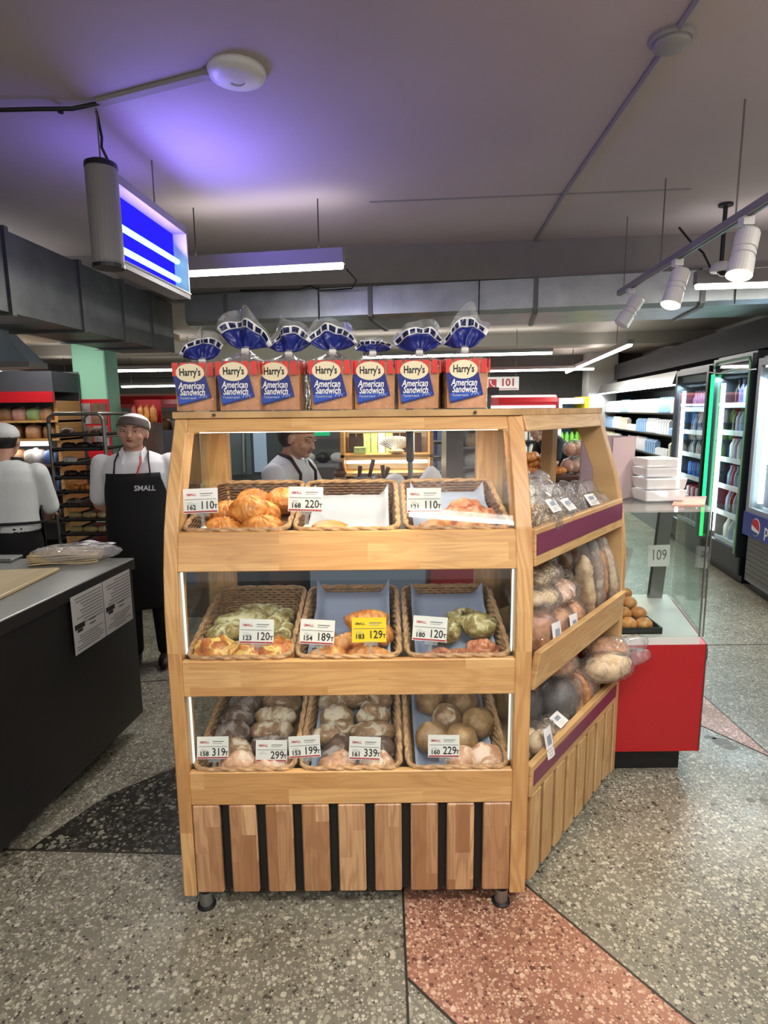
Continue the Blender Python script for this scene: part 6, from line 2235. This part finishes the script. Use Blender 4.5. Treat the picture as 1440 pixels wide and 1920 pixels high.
# shelf with green sign, left of it
gs = thing('green_sign_shelf', 'grey shelf with a green exit sign above white lamps', 'shelf', (-0.65, 5.9, 0))
MB().box(-1.0, -0.42, 5.7, 6.1, 1.08, 1.11).build('board', 'fridge_grey', gs, world=True)
MB().box(-1.0, -0.42, 5.7, 6.1, 0.0, 1.08).build('base', 'wall_slate', gs, world=True)
MB().box(-1.0, -0.42, 6.1, 6.12, 0, 1.9).build('back_panel', 'wall_slate', gs, world=True)
MB().box(-0.72, -0.50, 5.70, 5.73, 1.375, 1.44).build('exit_sign', 'exit_green', gs, world=True)
MB().box(-1.0, -0.45, 5.72, 5.76, 1.46, 1.52).build('led_bar', 'led_strip', gs, world=True)
for k in range(3):
    o = MB().blob((0, 0, 0.05), (0.07, 0.06, 0.05), 18, 12).map(lambda v: Vector((v.x, v.y, max(v.z, 0)))).build('wrapped_bun', 'black_plastic' if k == 1 else 'pack_white', smooth=True)
    o.location = (-0.72 + k * 0.14, 5.82, 1.111)
    tag(o, ['white bun pack under the green sign', 'black round pack under the green sign', 'white bun pack by the wooden shelf upright'][k], 'pack')

# oven block
ov = thing('bakery_oven', 'dark glass-fronted bakery oven behind the stand', 'oven', (-1.1, 4.9, 0))
MB().box(-1.33, -0.78, 4.70, 5.25, 1.06, 1.75).build('body', 'oven_black', ov, world=True, bevel=0.01)
MB().box(-1.30, -1.02, 4.685, 4.70, 1.12, 1.46).build('door_glass', 'oven_glass', ov, world=True)
MB().tube([(-1.075, 4.66, 1.14), (-1.075, 4.655, 1.28), (-1.07, 4.66, 1.44)], 0.012, 8).build('door_handle', 'steel', ov, world=True)
MB().box(-1.0, -0.90, 4.69, 4.70, 1.14, 1.45).build('control_panel', 'bottle_grey', ov, world=True)
ol = [(-1.16 + 0.115 * math.cos(a), 1.535 + 0.045 * math.sin(a)) for a in [2 * math.pi * k / 32 for k in range(33)]]
MB().tube([(x, 4.69, z) for x, z in ol], 0.005, 6, caps=False).build('logo_ring', 'ink_silver', ov, world=True)
lo = lettering('UNOX', 0.068, 'ink_silver', ov, (-1.16 + 1.1, 4.688 - 4.9, 1.535), bold=0.0015, sx=0.95)
ob = thing('oven_table', 'table with pale top under the bakery oven', 'table', (-1.1, 4.95, 0))
MB().box(-1.40, -0.70, 4.60, 5.30, 1.02, 1.058).build('table_top', 'wall_cream', ob, world=True)
MB().box(-1.36, -0.74, 4.70, 5.26, 0.12, 1.02).build('body', 'black_metal', ob, world=True)
for x in (-1.3, -0.8):
    MB().lathe([(0.02, 0), (0.02, 0.12)], 10, (x, 4.8, 0)).build('leg', 'steel_dull', ob, world=True)
t = thing('dark_banner', 'tall dark panel beside the oven', 'panel', (-1.55, 4.6, 0))
MB().box(-1.66, -1.45, 4.6, 4.64, 0.0, 1.47).build('board', 'wall_dark', t, world=True)
MB().box(-1.45, -1.40, 4.595, 4.645, 0.0, 1.47).build('edge', 'black_plastic', t, world=True)
struct('wall_green', MB().box(-1.95, -0.2, 6.35, 6.45, 0, 2.3), 'wall_cream', 'pale greenish partition behind the oven')

# dark glass bread cabinet
gc = thing('glass_bread_cabinet', 'dark glass cabinet with pale wrapped bread behind the stand', 'cabinet', (0.6, 4.4, 0))
MB().box(0.46, 0.80, 4.55, 4.6, 0, 1.75).build('back_panel', 'black_metal', gc, world=True)
MB().box(0.44, 0.56, 4.25, 4.6, 0, 1.75).build('side_panel', 'black_metal', gc, world=True)
MB().box(0.44, 0.80, 4.25, 4.6, 1.70, 1.75).build('cabinet_top', 'black_metal', gc, world=True)
for z in (0.9, 1.06, 1.2, 1.34):
    MB().box(0.56, 0.80, 4.3, 4.55, z - 0.012, z).build('board', 'fridge_grey', gc, world=True)
MB().box(0.56, 0.80, 4.25, 4.256, 0.2, 1.70).build('door_glass', 'glass_side', gc, world=True)
for z, rn, m_ in ((1.06, 'lower', 'pack_white'), (1.2, 'middle', 'pack_white'), (1.34, 'upper', 'pack_tan')):
    o = obj('wrapped_loaf', packm(0.2, 0.18, 0.09, 1, m_), None)
    o.location = (0.68, 4.42, z + 0.001)
    tag(o, f'wrapped loaf on the {rn} board of the dark glass cabinet', 'bread', 'loaves in the dark glass cabinet')
# narrow blue-lit cooler behind the pole
bl_ = thing('narrow_cooler', 'narrow cooler with white and blue cans behind the dark pole', 'cooler', (0.5, 6.2, 0))
MB().box(0.36, 0.66, 6.35, 6.4, 0, 1.8).build('back_panel', 'fridge_black', bl_, world=True)
MB().box(0.62, 0.66, 6.0, 6.4, 0, 1.8).build('side_panel', 'fridge_grey', bl_, world=True)
for z in (1.0, 1.15, 1.30, 1.45):
    MB().box(0.36, 0.62, 6.05, 6.35, z - 0.01, z).build('board', 'fridge_inner', bl_, world=True)
    for k in range(3):
        o = MB()
        o = obj('drink_can', carton(0.06, 0.06, 0.11, ('milk_white', 'blue_print', 'milk_blue')[k]), None)
        o.location = (0.42 + k * 0.075, 6.12, z + 0.001)
        tag(o, ('white', 'deep blue', 'light blue')[k] + f' can on the {({1.0: "lowest", 1.15: "second", 1.30: "third", 1.45: "top"})[z]} board of the narrow cooler behind the pole', 'can', 'cans in the narrow cooler')

# pastry counter with croissant heap, seen through the side shelves
pc_ = thing('pastry_counter', 'dark counter with pastries seen through the side shelves', 'counter', (1.0, 3.65, 0))
MB().box(0.74, 1.36, 3.42, 3.85, 0.1, 1.20).build('body', 'wood_dark', pc_, world=True)
MB().box(0.72, 1.38, 3.40, 3.87, 1.20, 1.225).build('counter_top', 'wood_dark', pc_, world=True)
MB().box(0.76, 1.34, 3.45, 3.8, 0, 0.1).build('plinth', 'black_plastic', pc_, world=True)
cm = m_croissant(5, 0.10, 0.026)
cm.materials.append(MATS['crust_croissant'])
rnd = random.Random(5)
k = 0
for lay, (n, zz) in enumerate(((5, 0.0), (4, 0.042), (3, 0.08))):
    for i in range(n):
        o = obj('small_croissant', cm, None)
        o.location = (0.80 + (i + 0.3 * lay) * 0.048, 3.47 + rnd.uniform(0, 0.06), 1.228 + zz)
        o.rotation_euler = (R(rnd.uniform(-15, 15)), R(rnd.uniform(-10, 10)), R(rnd.uniform(0, 360)))
        tag(o, f'golden croissant, {("lowest", "middle", "top")[lay]} layer of the heap on the dark counter, {ordn(i)} from the left', 'croissant', 'croissants in the heap')
for i, (x, z, lb) in enumerate(((1.09, 1.226, 'lower bun pack on the dark counter, nearer the croissants'), (1.20, 1.226, 'lower bun pack on the dark counter, further from the croissants'),
                                (1.10, 1.325, 'upper bun pack stacked on the dark counter, nearer the croissants'), (1.21, 1.325, 'upper bun pack stacked on the dark counter, further from the croissants'))):
    t = thing('bun_pack', lb, 'bun pack', (x, 3.5, z), group='bun packs on the dark counter')
    for j in range(2):
        MB().blob((-0.026 + 0.052 * j, 0, 0.045), (0.034, 0.05, 0.042), 16, 12, rough_fn(0.05, 3, i + j)).build('bun', 'crust_pink', t, smooth=True)
    MB().blob((0, 0, 0.048), (0.066, 0.062, 0.052), 24, 14, rough_fn(0.06, 4, i)).map(lambda v: Vector((v.x, v.y, max(0.001, v.z)))).build('bag_film', 'film', t, smooth=True)

# ================================================================== RED GLASS COUNTER AT THE RIGHT
va, vb = Vector((0.66, 2.44)), Vector((1.362, 2.44))
vd = Vector((0.14, 0.60))
gcn = thing('glass_counter', 'glass display counter with a red lower panel beside the stand', 'display counter', (1.05, 2.75, 0))


def GP(mb, nm, mt, **kw):
    return mb.build(nm, mt, gcn, world=True, **kw)


def para(a, b, d, z0, z1, ins=0.0):
    return MB().slab([a, b, b + d, a + d], z0, z1)


GP(para(va, vb, vd, 0.12, 0.608), 'base', 'red_panel')
GP(para(va + Vector((0.004, -0.004)), vb + Vector((0.002, -0.004)), Vector((0.001, 0.004)), 0.12, 0.127), 'lower_trim', 'red_panel')
GP(MB().slab([vb + Vector((0, -0.003)), vb + Vector((0.004, -0.003)), vb + vd + Vector((0.004, 0)), vb + vd], 0.12, 0.61), 'side_trim', 'steel_dull')
GP(para(va, vb + Vector((-0.03, 0)), vd, 0.608, 0.64), 'deck_trim', 'white_plastic')
GP(para(va + Vector((0.05, 0.06)), vb + Vector((-0.05, 0.06)), vd * 0.8, 0.0, 0.12), 'plinth', 'black_plastic')
GP(MB().box(vb.x + 0.001, vb.x + 0.02, 2.46, 2.50, 0.53, 0.58), 'lock', 'black_plastic')
zt = 1.178
vbi = vb + Vector((-0.035, 0.004))
GP(MB().slab([va + Vector((0, 0.002)), vbi, vbi + Vector((0.001, 0.006)), va + Vector((0, 0.008))], 0.64, zt), 'front_pane', 'glass_side')
GP(MB().slab([vbi + Vector((0.016, 0)), vbi + Vector((0.021, 0)), vbi + vd + Vector((0.021, -0.02)), vbi + vd + Vector((0.016, -0.02))], 0.64, zt), 'side_pane', 'glass_side')
GP(MB().slab([va + vd + Vector((0, -0.03)), vb + vd + Vector((-0.03, -0.03)), vb + vd + Vector((-0.03, -0.025)), va + vd + Vector((0, -0.025))], 0.64, zt), 'rear_pane', 'glass_side')
GP(para(va, vb + Vector((-0.005, 0)), vd, zt, zt + 0.008), 'top_pane', 'acrylic')
GP(MB().slab([vb + Vector((-0.14, 0.10)), vb + Vector((0.0, 0.10)), vb + vd + Vector((0.0, -0.25)), vb + vd + Vector((-0.14, -0.25))], zt + 0.008, zt + 0.014), 'top_plank', 'pack_pink')
q = vb + vd + Vector((-0.10, -0.06))
GP(MB().hexa([(q.x - 0.05, q.y, 0.64), (q.x + 0.015, q.y, 0.64), (q.x + 0.015, q.y + 0.03, 0.64), (q.x - 0.05, q.y + 0.03, 0.64),
              (q.x - 0.015, q.y, zt), (q.x + 0.05, q.y, zt), (q.x + 0.05, q.y + 0.03, zt), (q.x - 0.015, q.y + 0.03, zt)]), 'steel_post', 'steel')
GP(MB().slab([va + vd * 0.9, vb + vd * 0.9 + Vector((-0.05, 0)), vb + vd * 0.93 + Vector((-0.05, 0)), va + vd * 0.93], zt - 0.05, zt - 0.002), 'top_beam', 'steel')
for s in (0, 1):
    GP(MB().box(vbi.x + 0.002 + s * 0.016, vbi.x + 0.006 + s * 0.016, vbi.y - 0.002, vbi.y + 0.006, 0.64, zt), 'corner_profile', 'steel')
tr_ = thing('bun_tray', 'black tray of small golden buns inside the glass counter', 'tray', (1.06, 2.56, 0.641))
mtr = MB().box(-0.18, 0.13, -0.08, 0.30, 0.0, 0.006)
mtr.box(-0.18, 0.13, -0.08, -0.074, 0, 0.028).box(-0.18, 0.13, 0.294, 0.30, 0, 0.028).box(0.124, 0.13, -0.08, 0.30, 0, 0.028).box(-0.18, -0.174, -0.08, 0.30, 0, 0.028)
mtr.build('pan', 'black_plastic', tr_)
bm_ = m_oval(0.036, 0.034, 0.03, 3, 0.05)
bm_.materials.append(MATS['crust_croissant'])
bm2 = bm_.copy()
bm2.materials[0] = MATS['crust_bun']
for r_ in range(4):
    for c in range(4):
        o = obj('small_bun', bm_ if r_ < 3 else bm2, None)
        o.location = (1.06 - 0.135 + c * 0.068 + 0.01 * (r_ % 2), 2.56 - 0.035 + r_ * 0.085, 0.649 + 0.02 * r_)
        tag(o, f'small golden bun in the {ORD[r_]} row of the black tray, {ORD[c]} from the wooden stand', 'bun', 'buns on the black tray')
o = obj('small_bun', bm2, None)
o.location = (0.985, 2.62, 0.715)
o.scale = (1.25, 1.25, 1.25)
tag(o, 'larger brown bun on top of the tray in the glass counter', 'bun')
nt_ = thing('price_notice', 'white sheet with handwritten 109 inside the glass counter', 'notice', (1.335, 2.86, 0.90), (R(-4), 0, R(4)))
MB().box(-0.06, 0.05, 0, 0.001, -0.06, 0.045).build('sheet', 'paper_white', nt_)
lettering('109', 0.075, 'ink_grey', nt_, (-0.005, -0.002, -0.005), sx=0.72)
nt2 = thing('price_notice', 'white sheet leaning at the rear of the glass counter', 'notice', (1.17, 2.92, 0.84), (R(-10), R(20), R(10)))
MB().box(-0.05, 0.05, 0, 0.001, -0.07, 0.09).build('sheet', 'paper_white', nt2)
for k in range(4):
    MB().box(-0.035, 0.03 - 0.01 * k, -0.001, 0, 0.05 - k * 0.025, 0.055 - k * 0.025).build('print_line', 'ink_light', nt2)
# cardboard and tubs on top of the counter
cbx = thing('cardboard_box', 'open pale pink cardboard box on the glass counter', 'box', (1.035, 2.80, zt + 0.009), (0, 0, R(40)))
m = MB()
w_, d_, h_ = 0.20, 0.16, 0.285
for a in ((-w_ / 2, w_ / 2, -d_ / 2, -d_ / 2 + 0.004), (-w_ / 2, w_ / 2, d_ / 2 - 0.004, d_ / 2), (-w_ / 2, -w_ / 2 + 0.004, -d_ / 2, d_ / 2), (w_ / 2 - 0.004, w_ / 2, -d_ / 2, d_ / 2)):
    MB().box(*a, 0, h_).build('wall_panel', 'cardboard_pink', cbx)
MB().box(-w_ / 2, w_ / 2, -d_ / 2, d_ / 2, 0, 0.004).build('bottom_panel', 'cardboard_pink', cbx)
for k, (x, y, w_, z0, h_, lb) in enumerate(((1.235, 2.70, 0.19, zt + 0.015, 0.105, 'lower stack of clear plastic tubs on the glass counter'), (1.22, 2.71, 0.155, zt + 0.122, 0.085, 'upper stack of clear plastic tubs on the glass counter'))):
    t = thing('plastic_tubs', lb, 'tubs', (x, y, z0), (0, 0, R(5)))
    n = 2
    for j in range(n):
        zz = j * h_ / n
        MB().hexa([(-w_ / 2 * 0.92, -0.06, zz), (w_ / 2 * 0.92, -0.06, zz), (w_ / 2 * 0.92, 0.06, zz), (-w_ / 2 * 0.92, 0.06, zz),
                   (-w_ / 2, -0.068, zz + h_ / n - 0.004), (w_ / 2, -0.068, zz + h_ / n - 0.004), (w_ / 2, 0.068, zz + h_ / n - 0.004), (-w_ / 2, 0.068, zz + h_ / n - 0.004)]).build('tub', 'tub_plastic', t, bevel=0.004)

# ================================================================== COOLERS ALONG THE RIGHT WALL
WH = math.atan2(1, 0.15)          # heading of the wall line


def wall_pt(y, out=0.0, z=0.0):
    # out > 0 towards the aisle
    l = math.hypot(1, 0.15)
    return Vector((XW(y) - out / l, y + out * 0.15 / l, z))


def bottle_mesh(r, h, kind):
    if kind == 'bottle':
        prof = [(r * 0.92, 0), (r, h * 0.03), (r, h * 0.50), (r * 0.9, h * 0.60), (r * 0.42, h * 0.80), (r * 0.38, h * 0.93), (r * 0.44, h * 0.94), (r * 0.44, h)]
    elif kind == 'can':
        prof = [(r * 0.8, 0), (r, h * 0.06), (r, h * 0.9), (r * 0.82, h)]
    else:
        prof = [(r * 0.95, 0), (r, h * 0.04), (r, h * 0.7), (r * 0.55, h * 0.88), (r * 0.5, h)]
    return MB().lathe(prof, 12).mesh('bottle', smooth=True)


_bm = {}


def bottle(r, h, kind, mat):
    k = (r, h, kind, mat)
    if k not in _bm:
        me = bottle_mesh(r, h, kind)
        me.materials.append(MATS[mat])
        _bm[k] = me
    return _bm[k]


def fridge(name, label, y0, y1, depth, H, rows, frame, led, short, lit=14, neon=False, base_z=0.25, top_h=0.16):
    l = math.hypot(1, 0.15)
    Wd = (y1 - y0) * l
    b = wall_pt(y0)
    t = thing(name, label, 'fridge', (b.x, b.y, 0), (0, 0, WH))
    # local x along the wall (away), local y towards the aisle, body at y<0
    MB().box(0, Wd, -depth, -depth + 0.03, 0.08, H).build('rear_panel', 'fridge_inner', t)
    for x in (0, Wd - 0.04):
        MB().box(x, x + 0.04, -depth, -0.04, 0.08, H).build('side_panel', frame, t)
    MB().box(0, Wd, -depth, -0.04, H - top_h, H).build('top_box', frame, t)
    MB().box(0, Wd, -depth, -0.04, 0.08, base_z).build('base', frame, t)
    MB().box(0.03, Wd - 0.03, -depth + 0.05, -0.08, 0.0, 0.08).build('plinth', 'black_plastic', t)
    # door frame
    fw = 0.055
    MB().box(0, fw, -0.038, 0, base_z, H - 0.02).build('door_stile', frame, t)
    MB().box(Wd - fw, Wd, -0.038, 0, base_z, H - 0.02).build('door_stile', frame, t)
    MB().box(fw, Wd - fw, -0.038, 0, H - 0.08, H - 0.02).build('door_rail', frame, t)
    MB().box(fw, Wd - fw, -0.038, 0, base_z, base_z + 0.06).build('door_rail', frame, t)
    MB().box(fw, Wd - fw, -0.022, -0.016, base_z + 0.06, H - 0.08).build('door_glass', 'glass_side', t)
    MB().box(Wd - fw - 0.05, Wd - fw - 0.015, -0.09, -0.06, base_z + 0.1, H - 0.25).build('led_bar', led, t)
    MB().box(0.06, 0.08, -0.09, -0.06, base_z + 0.1, H - 0.25).build('led_bar', led, t)
    if neon:
        path = [(0.03, 0.006, base_z + 0.03), (0.03, 0.006, H - 0.10), (0.07, 0.006, H - 0.05), (Wd - 0.09, 0.006, H - 0.05), (Wd - 0.03, 0.006, H - 0.10)]
        MB().tube(path, 0.009, 8).build('dim_tube', 'neon_tube', t)
        MB().tube([(Wd - 0.03, 0.008, base_z + 0.03), (Wd - 0.03, 0.008, H - 0.16)], 0.020, 8).build('neon_tube', 'neon_green', t)
    lt = area_light('fridge_light', (Wd / 2, -0.08, H - top_h - 0.04), Wd * 0.8, lit, (0.6, 0.82, 1.0), size_y=0.05)
    lt.parent = t
    lt.rotation_euler = (R(25), 0, 0)
    n = len(rows)
    z0, z1 = base_z + 0.04, H - top_h - 0.30
    for i, (kind, r, h, mats, nm) in enumerate(rows):
        z = lerp(z0, z1, i / (n - 1))
        MB().box(0.04, Wd - 0.04, -depth + 0.04, -0.12, z - 0.012, z).build('shelf', 'fridge_inner', t)
        MB().box(0.05, Wd - 0.05, -0.12, -0.112, z - 0.028, z + 0.022).build('price_rail', 'milk_white', t)
        cnt = int((Wd - 0.14) / (2 * r + 0.006))
        for k in range(cnt):
            x = 0.075 + r + k * ((Wd - 0.15 - 2 * r) / max(1, cnt - 1))
            M = t.matrix_basis @ Vector((x, -0.17 - r, z + 0.001))
            o = obj('drink_' + kind, bottle(r, h, kind, mats[k % len(mats)]), None)
            o.location = M
            cn__ = mats[k % len(mats)].split('_')[-1]
            tag(o, f'{cn__} drink {kind} on the {nm} shelf, {short}, {ordn(k)} from near side', kind, f'drinks in the {short}')
    return t


RN = ['lowest', 'second lowest', 'third lowest', 'third highest', 'second highest', 'top']
f1 = fridge('drinks_fridge', 'black drinks fridge edged with a glowing green neon tube', 5.36, 6.22, 0.62, 2.08,
            [('bottle', 0.05, 0.22, ['bottle_grey', 'milk_cream'], RN[0]), ('bottle', 0.042, 0.24, ['bottle_dark', 'bottle_grey'], RN[1]), ('bottle', 0.036, 0.20, ['bottle_grey', 'bottle_red', 'bottle_grey'], RN[2]),
             ('jar', 0.040, 0.20, ['bottle_grey', 'milk_cream'], RN[3]), ('jar', 0.040, 0.20, ['bottle_grey', 'bottle_dark', 'bottle_grey'], RN[4]), ('bottle', 0.044, 0.25, ['bottle_dark', 'bottle_grey', 'bottle_purple'], RN[5])],
            'fridge_black', 'fridge_led', 'green-edged fridge', neon=True)
f2 = fridge('drinks_fridge', 'black drinks fridge with a bright white lamp beside the dairy cooler', 6.34, 7.36, 0.62, 2.04,
            [('can', 0.036, 0.13, ['bottle_grey', 'bottle_red'], RN[0]), ('can', 0.034, 0.13, ['bottle_red', 'milk_white'], RN[1]), ('can', 0.034, 0.16, ['blue_print', 'bottle_blue'], RN[2]),
             ('bottle', 0.034, 0.20, ['bottle_grey', 'bottle_dark'], RN[3]), ('bottle', 0.034, 0.20, ['bottle_grey', 'bottle_purple'], RN[4]), ('bottle', 0.036, 0.21, ['bottle_purple', 'bottle_red'], RN[5])],
            'fridge_black', 'fridge_led', 'white-lit fridge')
p3 = fridge('drinks_fridge', 'grey drinks fridge with a blue front band at the right edge', 4.42, 5.24, 0.62, 2.02,
            [('bottle', 0.045, 0.24, ['bottle_blue', 'bottle_dark'], RN[0]), ('bottle', 0.04, 0.24, ['bottle_blue', 'bottle_dark'], RN[2]), ('bottle', 0.04, 0.24, ['bottle_blue', 'bottle_grey'], RN[5])],
            'fridge_grey', 'fridge_led', 'blue-banded fridge', base_z=0.68, lit=20)
l_ = math.hypot(1, 0.15)
Wd = (5.24 - 4.42) * l_
MB().box(0.0, Wd, 0.0, 0.012, 0.50, 0.70).build('front_band', 'pepsi_blue', p3)
for k in range(9):
    MB().box(0.03, Wd - 0.03, -0.038, -0.030, 0.12 + k * 0.042, 0.145 + k * 0.042).build('vent_slat', 'steel_dull', p3)
# round red-white-blue emblem
cx, cz, rr = Wd - 0.25, 0.60, 0.075
circ = lambda r_, f0, f1_: [(cx + r_ * math.cos(R(a)), cz + r_ * math.sin(R(a))) for a in range(f0, f1_ + 1, 10)]
MB().prism(circ(rr, 0, 350), lambda u, v, w: (u, w, v), 0.012, 0.014).build('emblem_disc', 'white_print', p3)
MB().prism(circ(rr * 0.94, 10, 200), lambda u, v, w: (u, w, v), 0.014, 0.016).build('emblem_red', 'red_sign', p3)
MB().prism(circ(rr * 0.94, 220, 330), lambda u, v, w: (u, w, v), 0.014, 0.016).build('emblem_blue', 'navy_print', p3)
lettering('pepsi', 0.15, 'ink_white', p3, (cx - 0.31, 0.0135, 0.605), (0, 0, math.pi), bold=0.002)
tag(p3, kind='thing')
# white cable hanging across the green fridge
cb2 = thing('fridge_cable', 'loose white cable strung across the fridge tops', 'cable', wall_pt(5.8, 0.1, 1.98))
pts = [W(1336, 698, 6.10), W(1350, 700, 6.0), W(1370, 699, 5.75), W(1390, 695, 5.5), W(1424, 692, 5.2)]
MB().tube([q - Vector((0.03, 0, 0)) for q in pts], 0.006, 6).build('cord', 'white_plastic', cb2, world=True, smooth=True)
MB().tube([q - Vector((0.035, 0, 0)) for q in (W(1360, 698, 5.85), W(1385, 692, 5.55), W(1412, 691, 5.3))], 0.005, 6).build('cord_loop', 'white_plastic', cb2, world=True, smooth=True)

# open dairy cooler
l_ = math.hypot(1, 0.15)
dy0, dy1 = 7.5, 12.1
Wd = (dy1 - dy0) * l_
b = wall_pt(dy0, -0.05)
dcl = thing('dairy_cooler', 'long open dairy cooler along the right wall', 'cooler', (b.x, b.y, 0), (0, 0, WH))
MB().box(0, Wd, -0.8, -0.76, 0, 2.02).build('rear_panel', 'fridge_black', dcl)
MB().box(0, Wd, -0.8, 0.02, 0, 0.35).build('base', 'fridge_grey', dcl)
for x in (0, Wd - 0.04):
    MB().box(x, x + 0.04, -0.8, 0.0, 0.35, 2.02).build('side_panel', 'fridge_black', dcl)
MB().hexa([(0, -0.8, 1.88), (Wd, -0.8, 1.88), (Wd, 0.05, 1.88), (0, 0.05, 1.88), (0, -0.8, 2.04), (Wd, -0.8, 2.04), (Wd, 0.0, 2.04), (0, 0.0, 2.04)]).build('canopy', 'steel', dcl)
MB().box(0.05, Wd - 0.05, -0.02, 0.04, 1.865, 1.88).build('led_bar', 'tube_cool', dcl)
lt = area_light('cooler_light', (Wd / 2, 0.0, 1.86), Wd * 0.95, 40, (0.95, 0.98, 1.0), size_y=0.06)
lt.parent = dcl
lt.rotation_euler = (R(30), 0, 0)
milk = ['milk_white', 'milk_white', 'milk_blue', 'milk_white', 'milk_cream', 'milk_white', 'milk_blue']
for r_, (z, nm) in enumerate(((0.38, 'lowest'), (0.66, 'second'), (0.95, 'third'), (1.24, 'fourth'), (1.53, 'top'))):
    MB().box(0.04, Wd - 0.04, -0.72, -0.10, z - 0.02, z).build('shelf', 'black_plastic', dcl)
    if z < 0.9:
        continue
    n = 40
    for k in range(n):
        x = 0.1 + k * (Wd - 0.2) / (n - 1)
        seg = (k // 5 + r_) % 4
        m_ = milk[(k // 5 + 2 * r_) % len(milk)]
        if seg == 3 and r_ != 4:
            me = carton(0.10, 0.08, 0.10, m_)
        elif seg == 1:
            me = bottle(0.042, 0.21, 'jar', m_)
        else:
            me = carton(0.075, 0.075, 0.20, m_)
        o = obj('dairy_carton', me, None)
        o.location = dcl.matrix_basis @ Vector((x, -0.17, z + 0.001))
        o.rotation_euler = (0, 0, WH)
        cnm = {'milk_white': 'white', 'milk_blue': 'light blue', 'milk_cream': 'cream'}[m_]
        tag(o, f'{cnm} dairy pack on the {nm} cooler shelf, {ordn(k)} from its near end', 'dairy pack', f'dairy packs on the {nm} shelf')

# ================================================================== FAR COOLERS
rc = thing('red_cooler', 'red-topped upright cooler at the far end', 'cooler', (1.95, 10.8, 0))
MB().box(1.0, 2.98, 11.1, 11.2, 0, 1.8).build('rear_panel', 'fridge_inner', rc, world=True)
MB().prism([(10.55, 1.66), (10.5, 1.72), (10.53, 1.80), (10.62, 1.84), (11.2, 1.84), (11.2, 1.66)], lambda u, v, w: (w, u, v), 0.9, 2.98).build('canopy', 'red_sign', rc, world=True)
MB().box(0.98, 2.96, 10.54, 10.56, 1.62, 1.66).build('led_bar', 'led_strip', rc, world=True)
MB().box(0.9, 2.98, 10.55, 11.2, 0, 0.3).build('base', 'red_panel', rc, world=True)
for x in (0.9, 2.06, 2.93):
    MB().box(x, x + 0.05, 10.55, 11.2, 0.3, 1.66).build('upright', 'red_panel', rc, world=True)
for z in (0.5, 0.78, 1.06, 1.34):
    MB().box(0.95, 2.93, 10.62, 11.1, z - 0.025, z).build('board', 'black_plastic', rc, world=True)
hues = [('milk_white', 'white'), ('milk_cream', 'cream'), ('bottle_blue', 'blue'), ('bottle_blue', 'blue'), ('bottle_green', 'green'), ('bottle_green', 'green'), ('milk_white', 'white'), ('milk_cream', 'cream')]
for z, nm in ((0.78, 'lower'), (1.06, 'middle'), (1.34, 'upper')):
    for k in range(16):
        m_, cnm = hues[(k + int(z * 3)) % 8]
        o = obj('detergent_bottle', bottle(0.05, 0.22, 'jar', m_), None)
        o.location = (1.05 + k * 0.12, 10.72, z + 0.001)
        tag(o, f'{cnm} bottle on the {nm} board of the red-topped cooler, {ordn(k)} from the left', 'bottle', f'bottles on the {nm} board of the red-topped cooler')
yc = thing('yellow_edged_cooler', 'white cooler with a yellow edge beside the red-topped cooler', 'cooler', (3.25, 10.9, 0))
MB().box(3.02, 3.5, 11.1, 11.2, 0, 1.78).build('rear_panel', 'milk_blue', yc, world=True)
MB().box(3.02, 3.5, 10.55, 11.2, 1.68, 1.78).build('top_box', 'milk_white', yc, world=True)
MB().box(3.02, 3.08, 10.55, 11.1, 0, 1.68).build('side_panel', 'milk_white', yc, world=True)
MB().box(3.45, 3.52, 10.50, 11.1, 0, 1.80).build('yellow_edge', 'card_yellow', yc, world=True)
for z in (0.7, 1.0, 1.3):
    MB().box(3.08, 3.45, 10.6, 11.1, z - 0.02, z).build('board', 'fridge_inner', yc, world=True)
    for k in range(4):
        o = obj('detergent_bottle', bottle(0.04, 0.2, 'jar', 'bottle_green'), None)
        o.location = (3.13 + k * 0.09, 10.7, z + 0.001)
        nm = {0.7: 'lower', 1.0: 'middle', 1.3: 'upper'}[z]
        tag(o, f'green bottle on the {nm} board of the yellow-edged cooler, {ordn(k)} from the left', 'bottle', 'bottles in the yellow-edged cooler')
# emergency number sign
q = W(942, 719, 9.5)
sg = thing('emergency_sign', 'white emergency sign reading 101 with a red telephone symbol', 'sign', q, (0, 0, R(-4)))
MB().box(-0.25, 0.25, 0.0, 0.01, -0.10, 0.10).build('plate', 'card_white', sg)
MB().box(-0.21, -0.09, -0.004, 0.0, -0.065, 0.065).build('symbol_square', 'ink_red', sg)
MB().tube([(-0.185, -0.007, 0.045), (-0.175, -0.007, 0.0), (-0.145, -0.007, -0.035), (-0.115, -0.007, -0.045)], [0.014, 0.007, 0.007, 0.014], 8).build('handset', 'ink_white', sg)
lettering('101', 0.155, 'ink_red', sg, (0.085, -0.004, 0.01), bold=0.004)
MB().box(-0.06, 0.23, -0.004, 0, -0.085, -0.075).build('print_line', 'ink_red', sg)
for x in (-0.2, 0.2):
    MB().tube([(x, 0.005, 0.10), (x, 0.005, 2.66 - q.z)], 0.004, 6).build('hanger', 'steel_dull', sg)
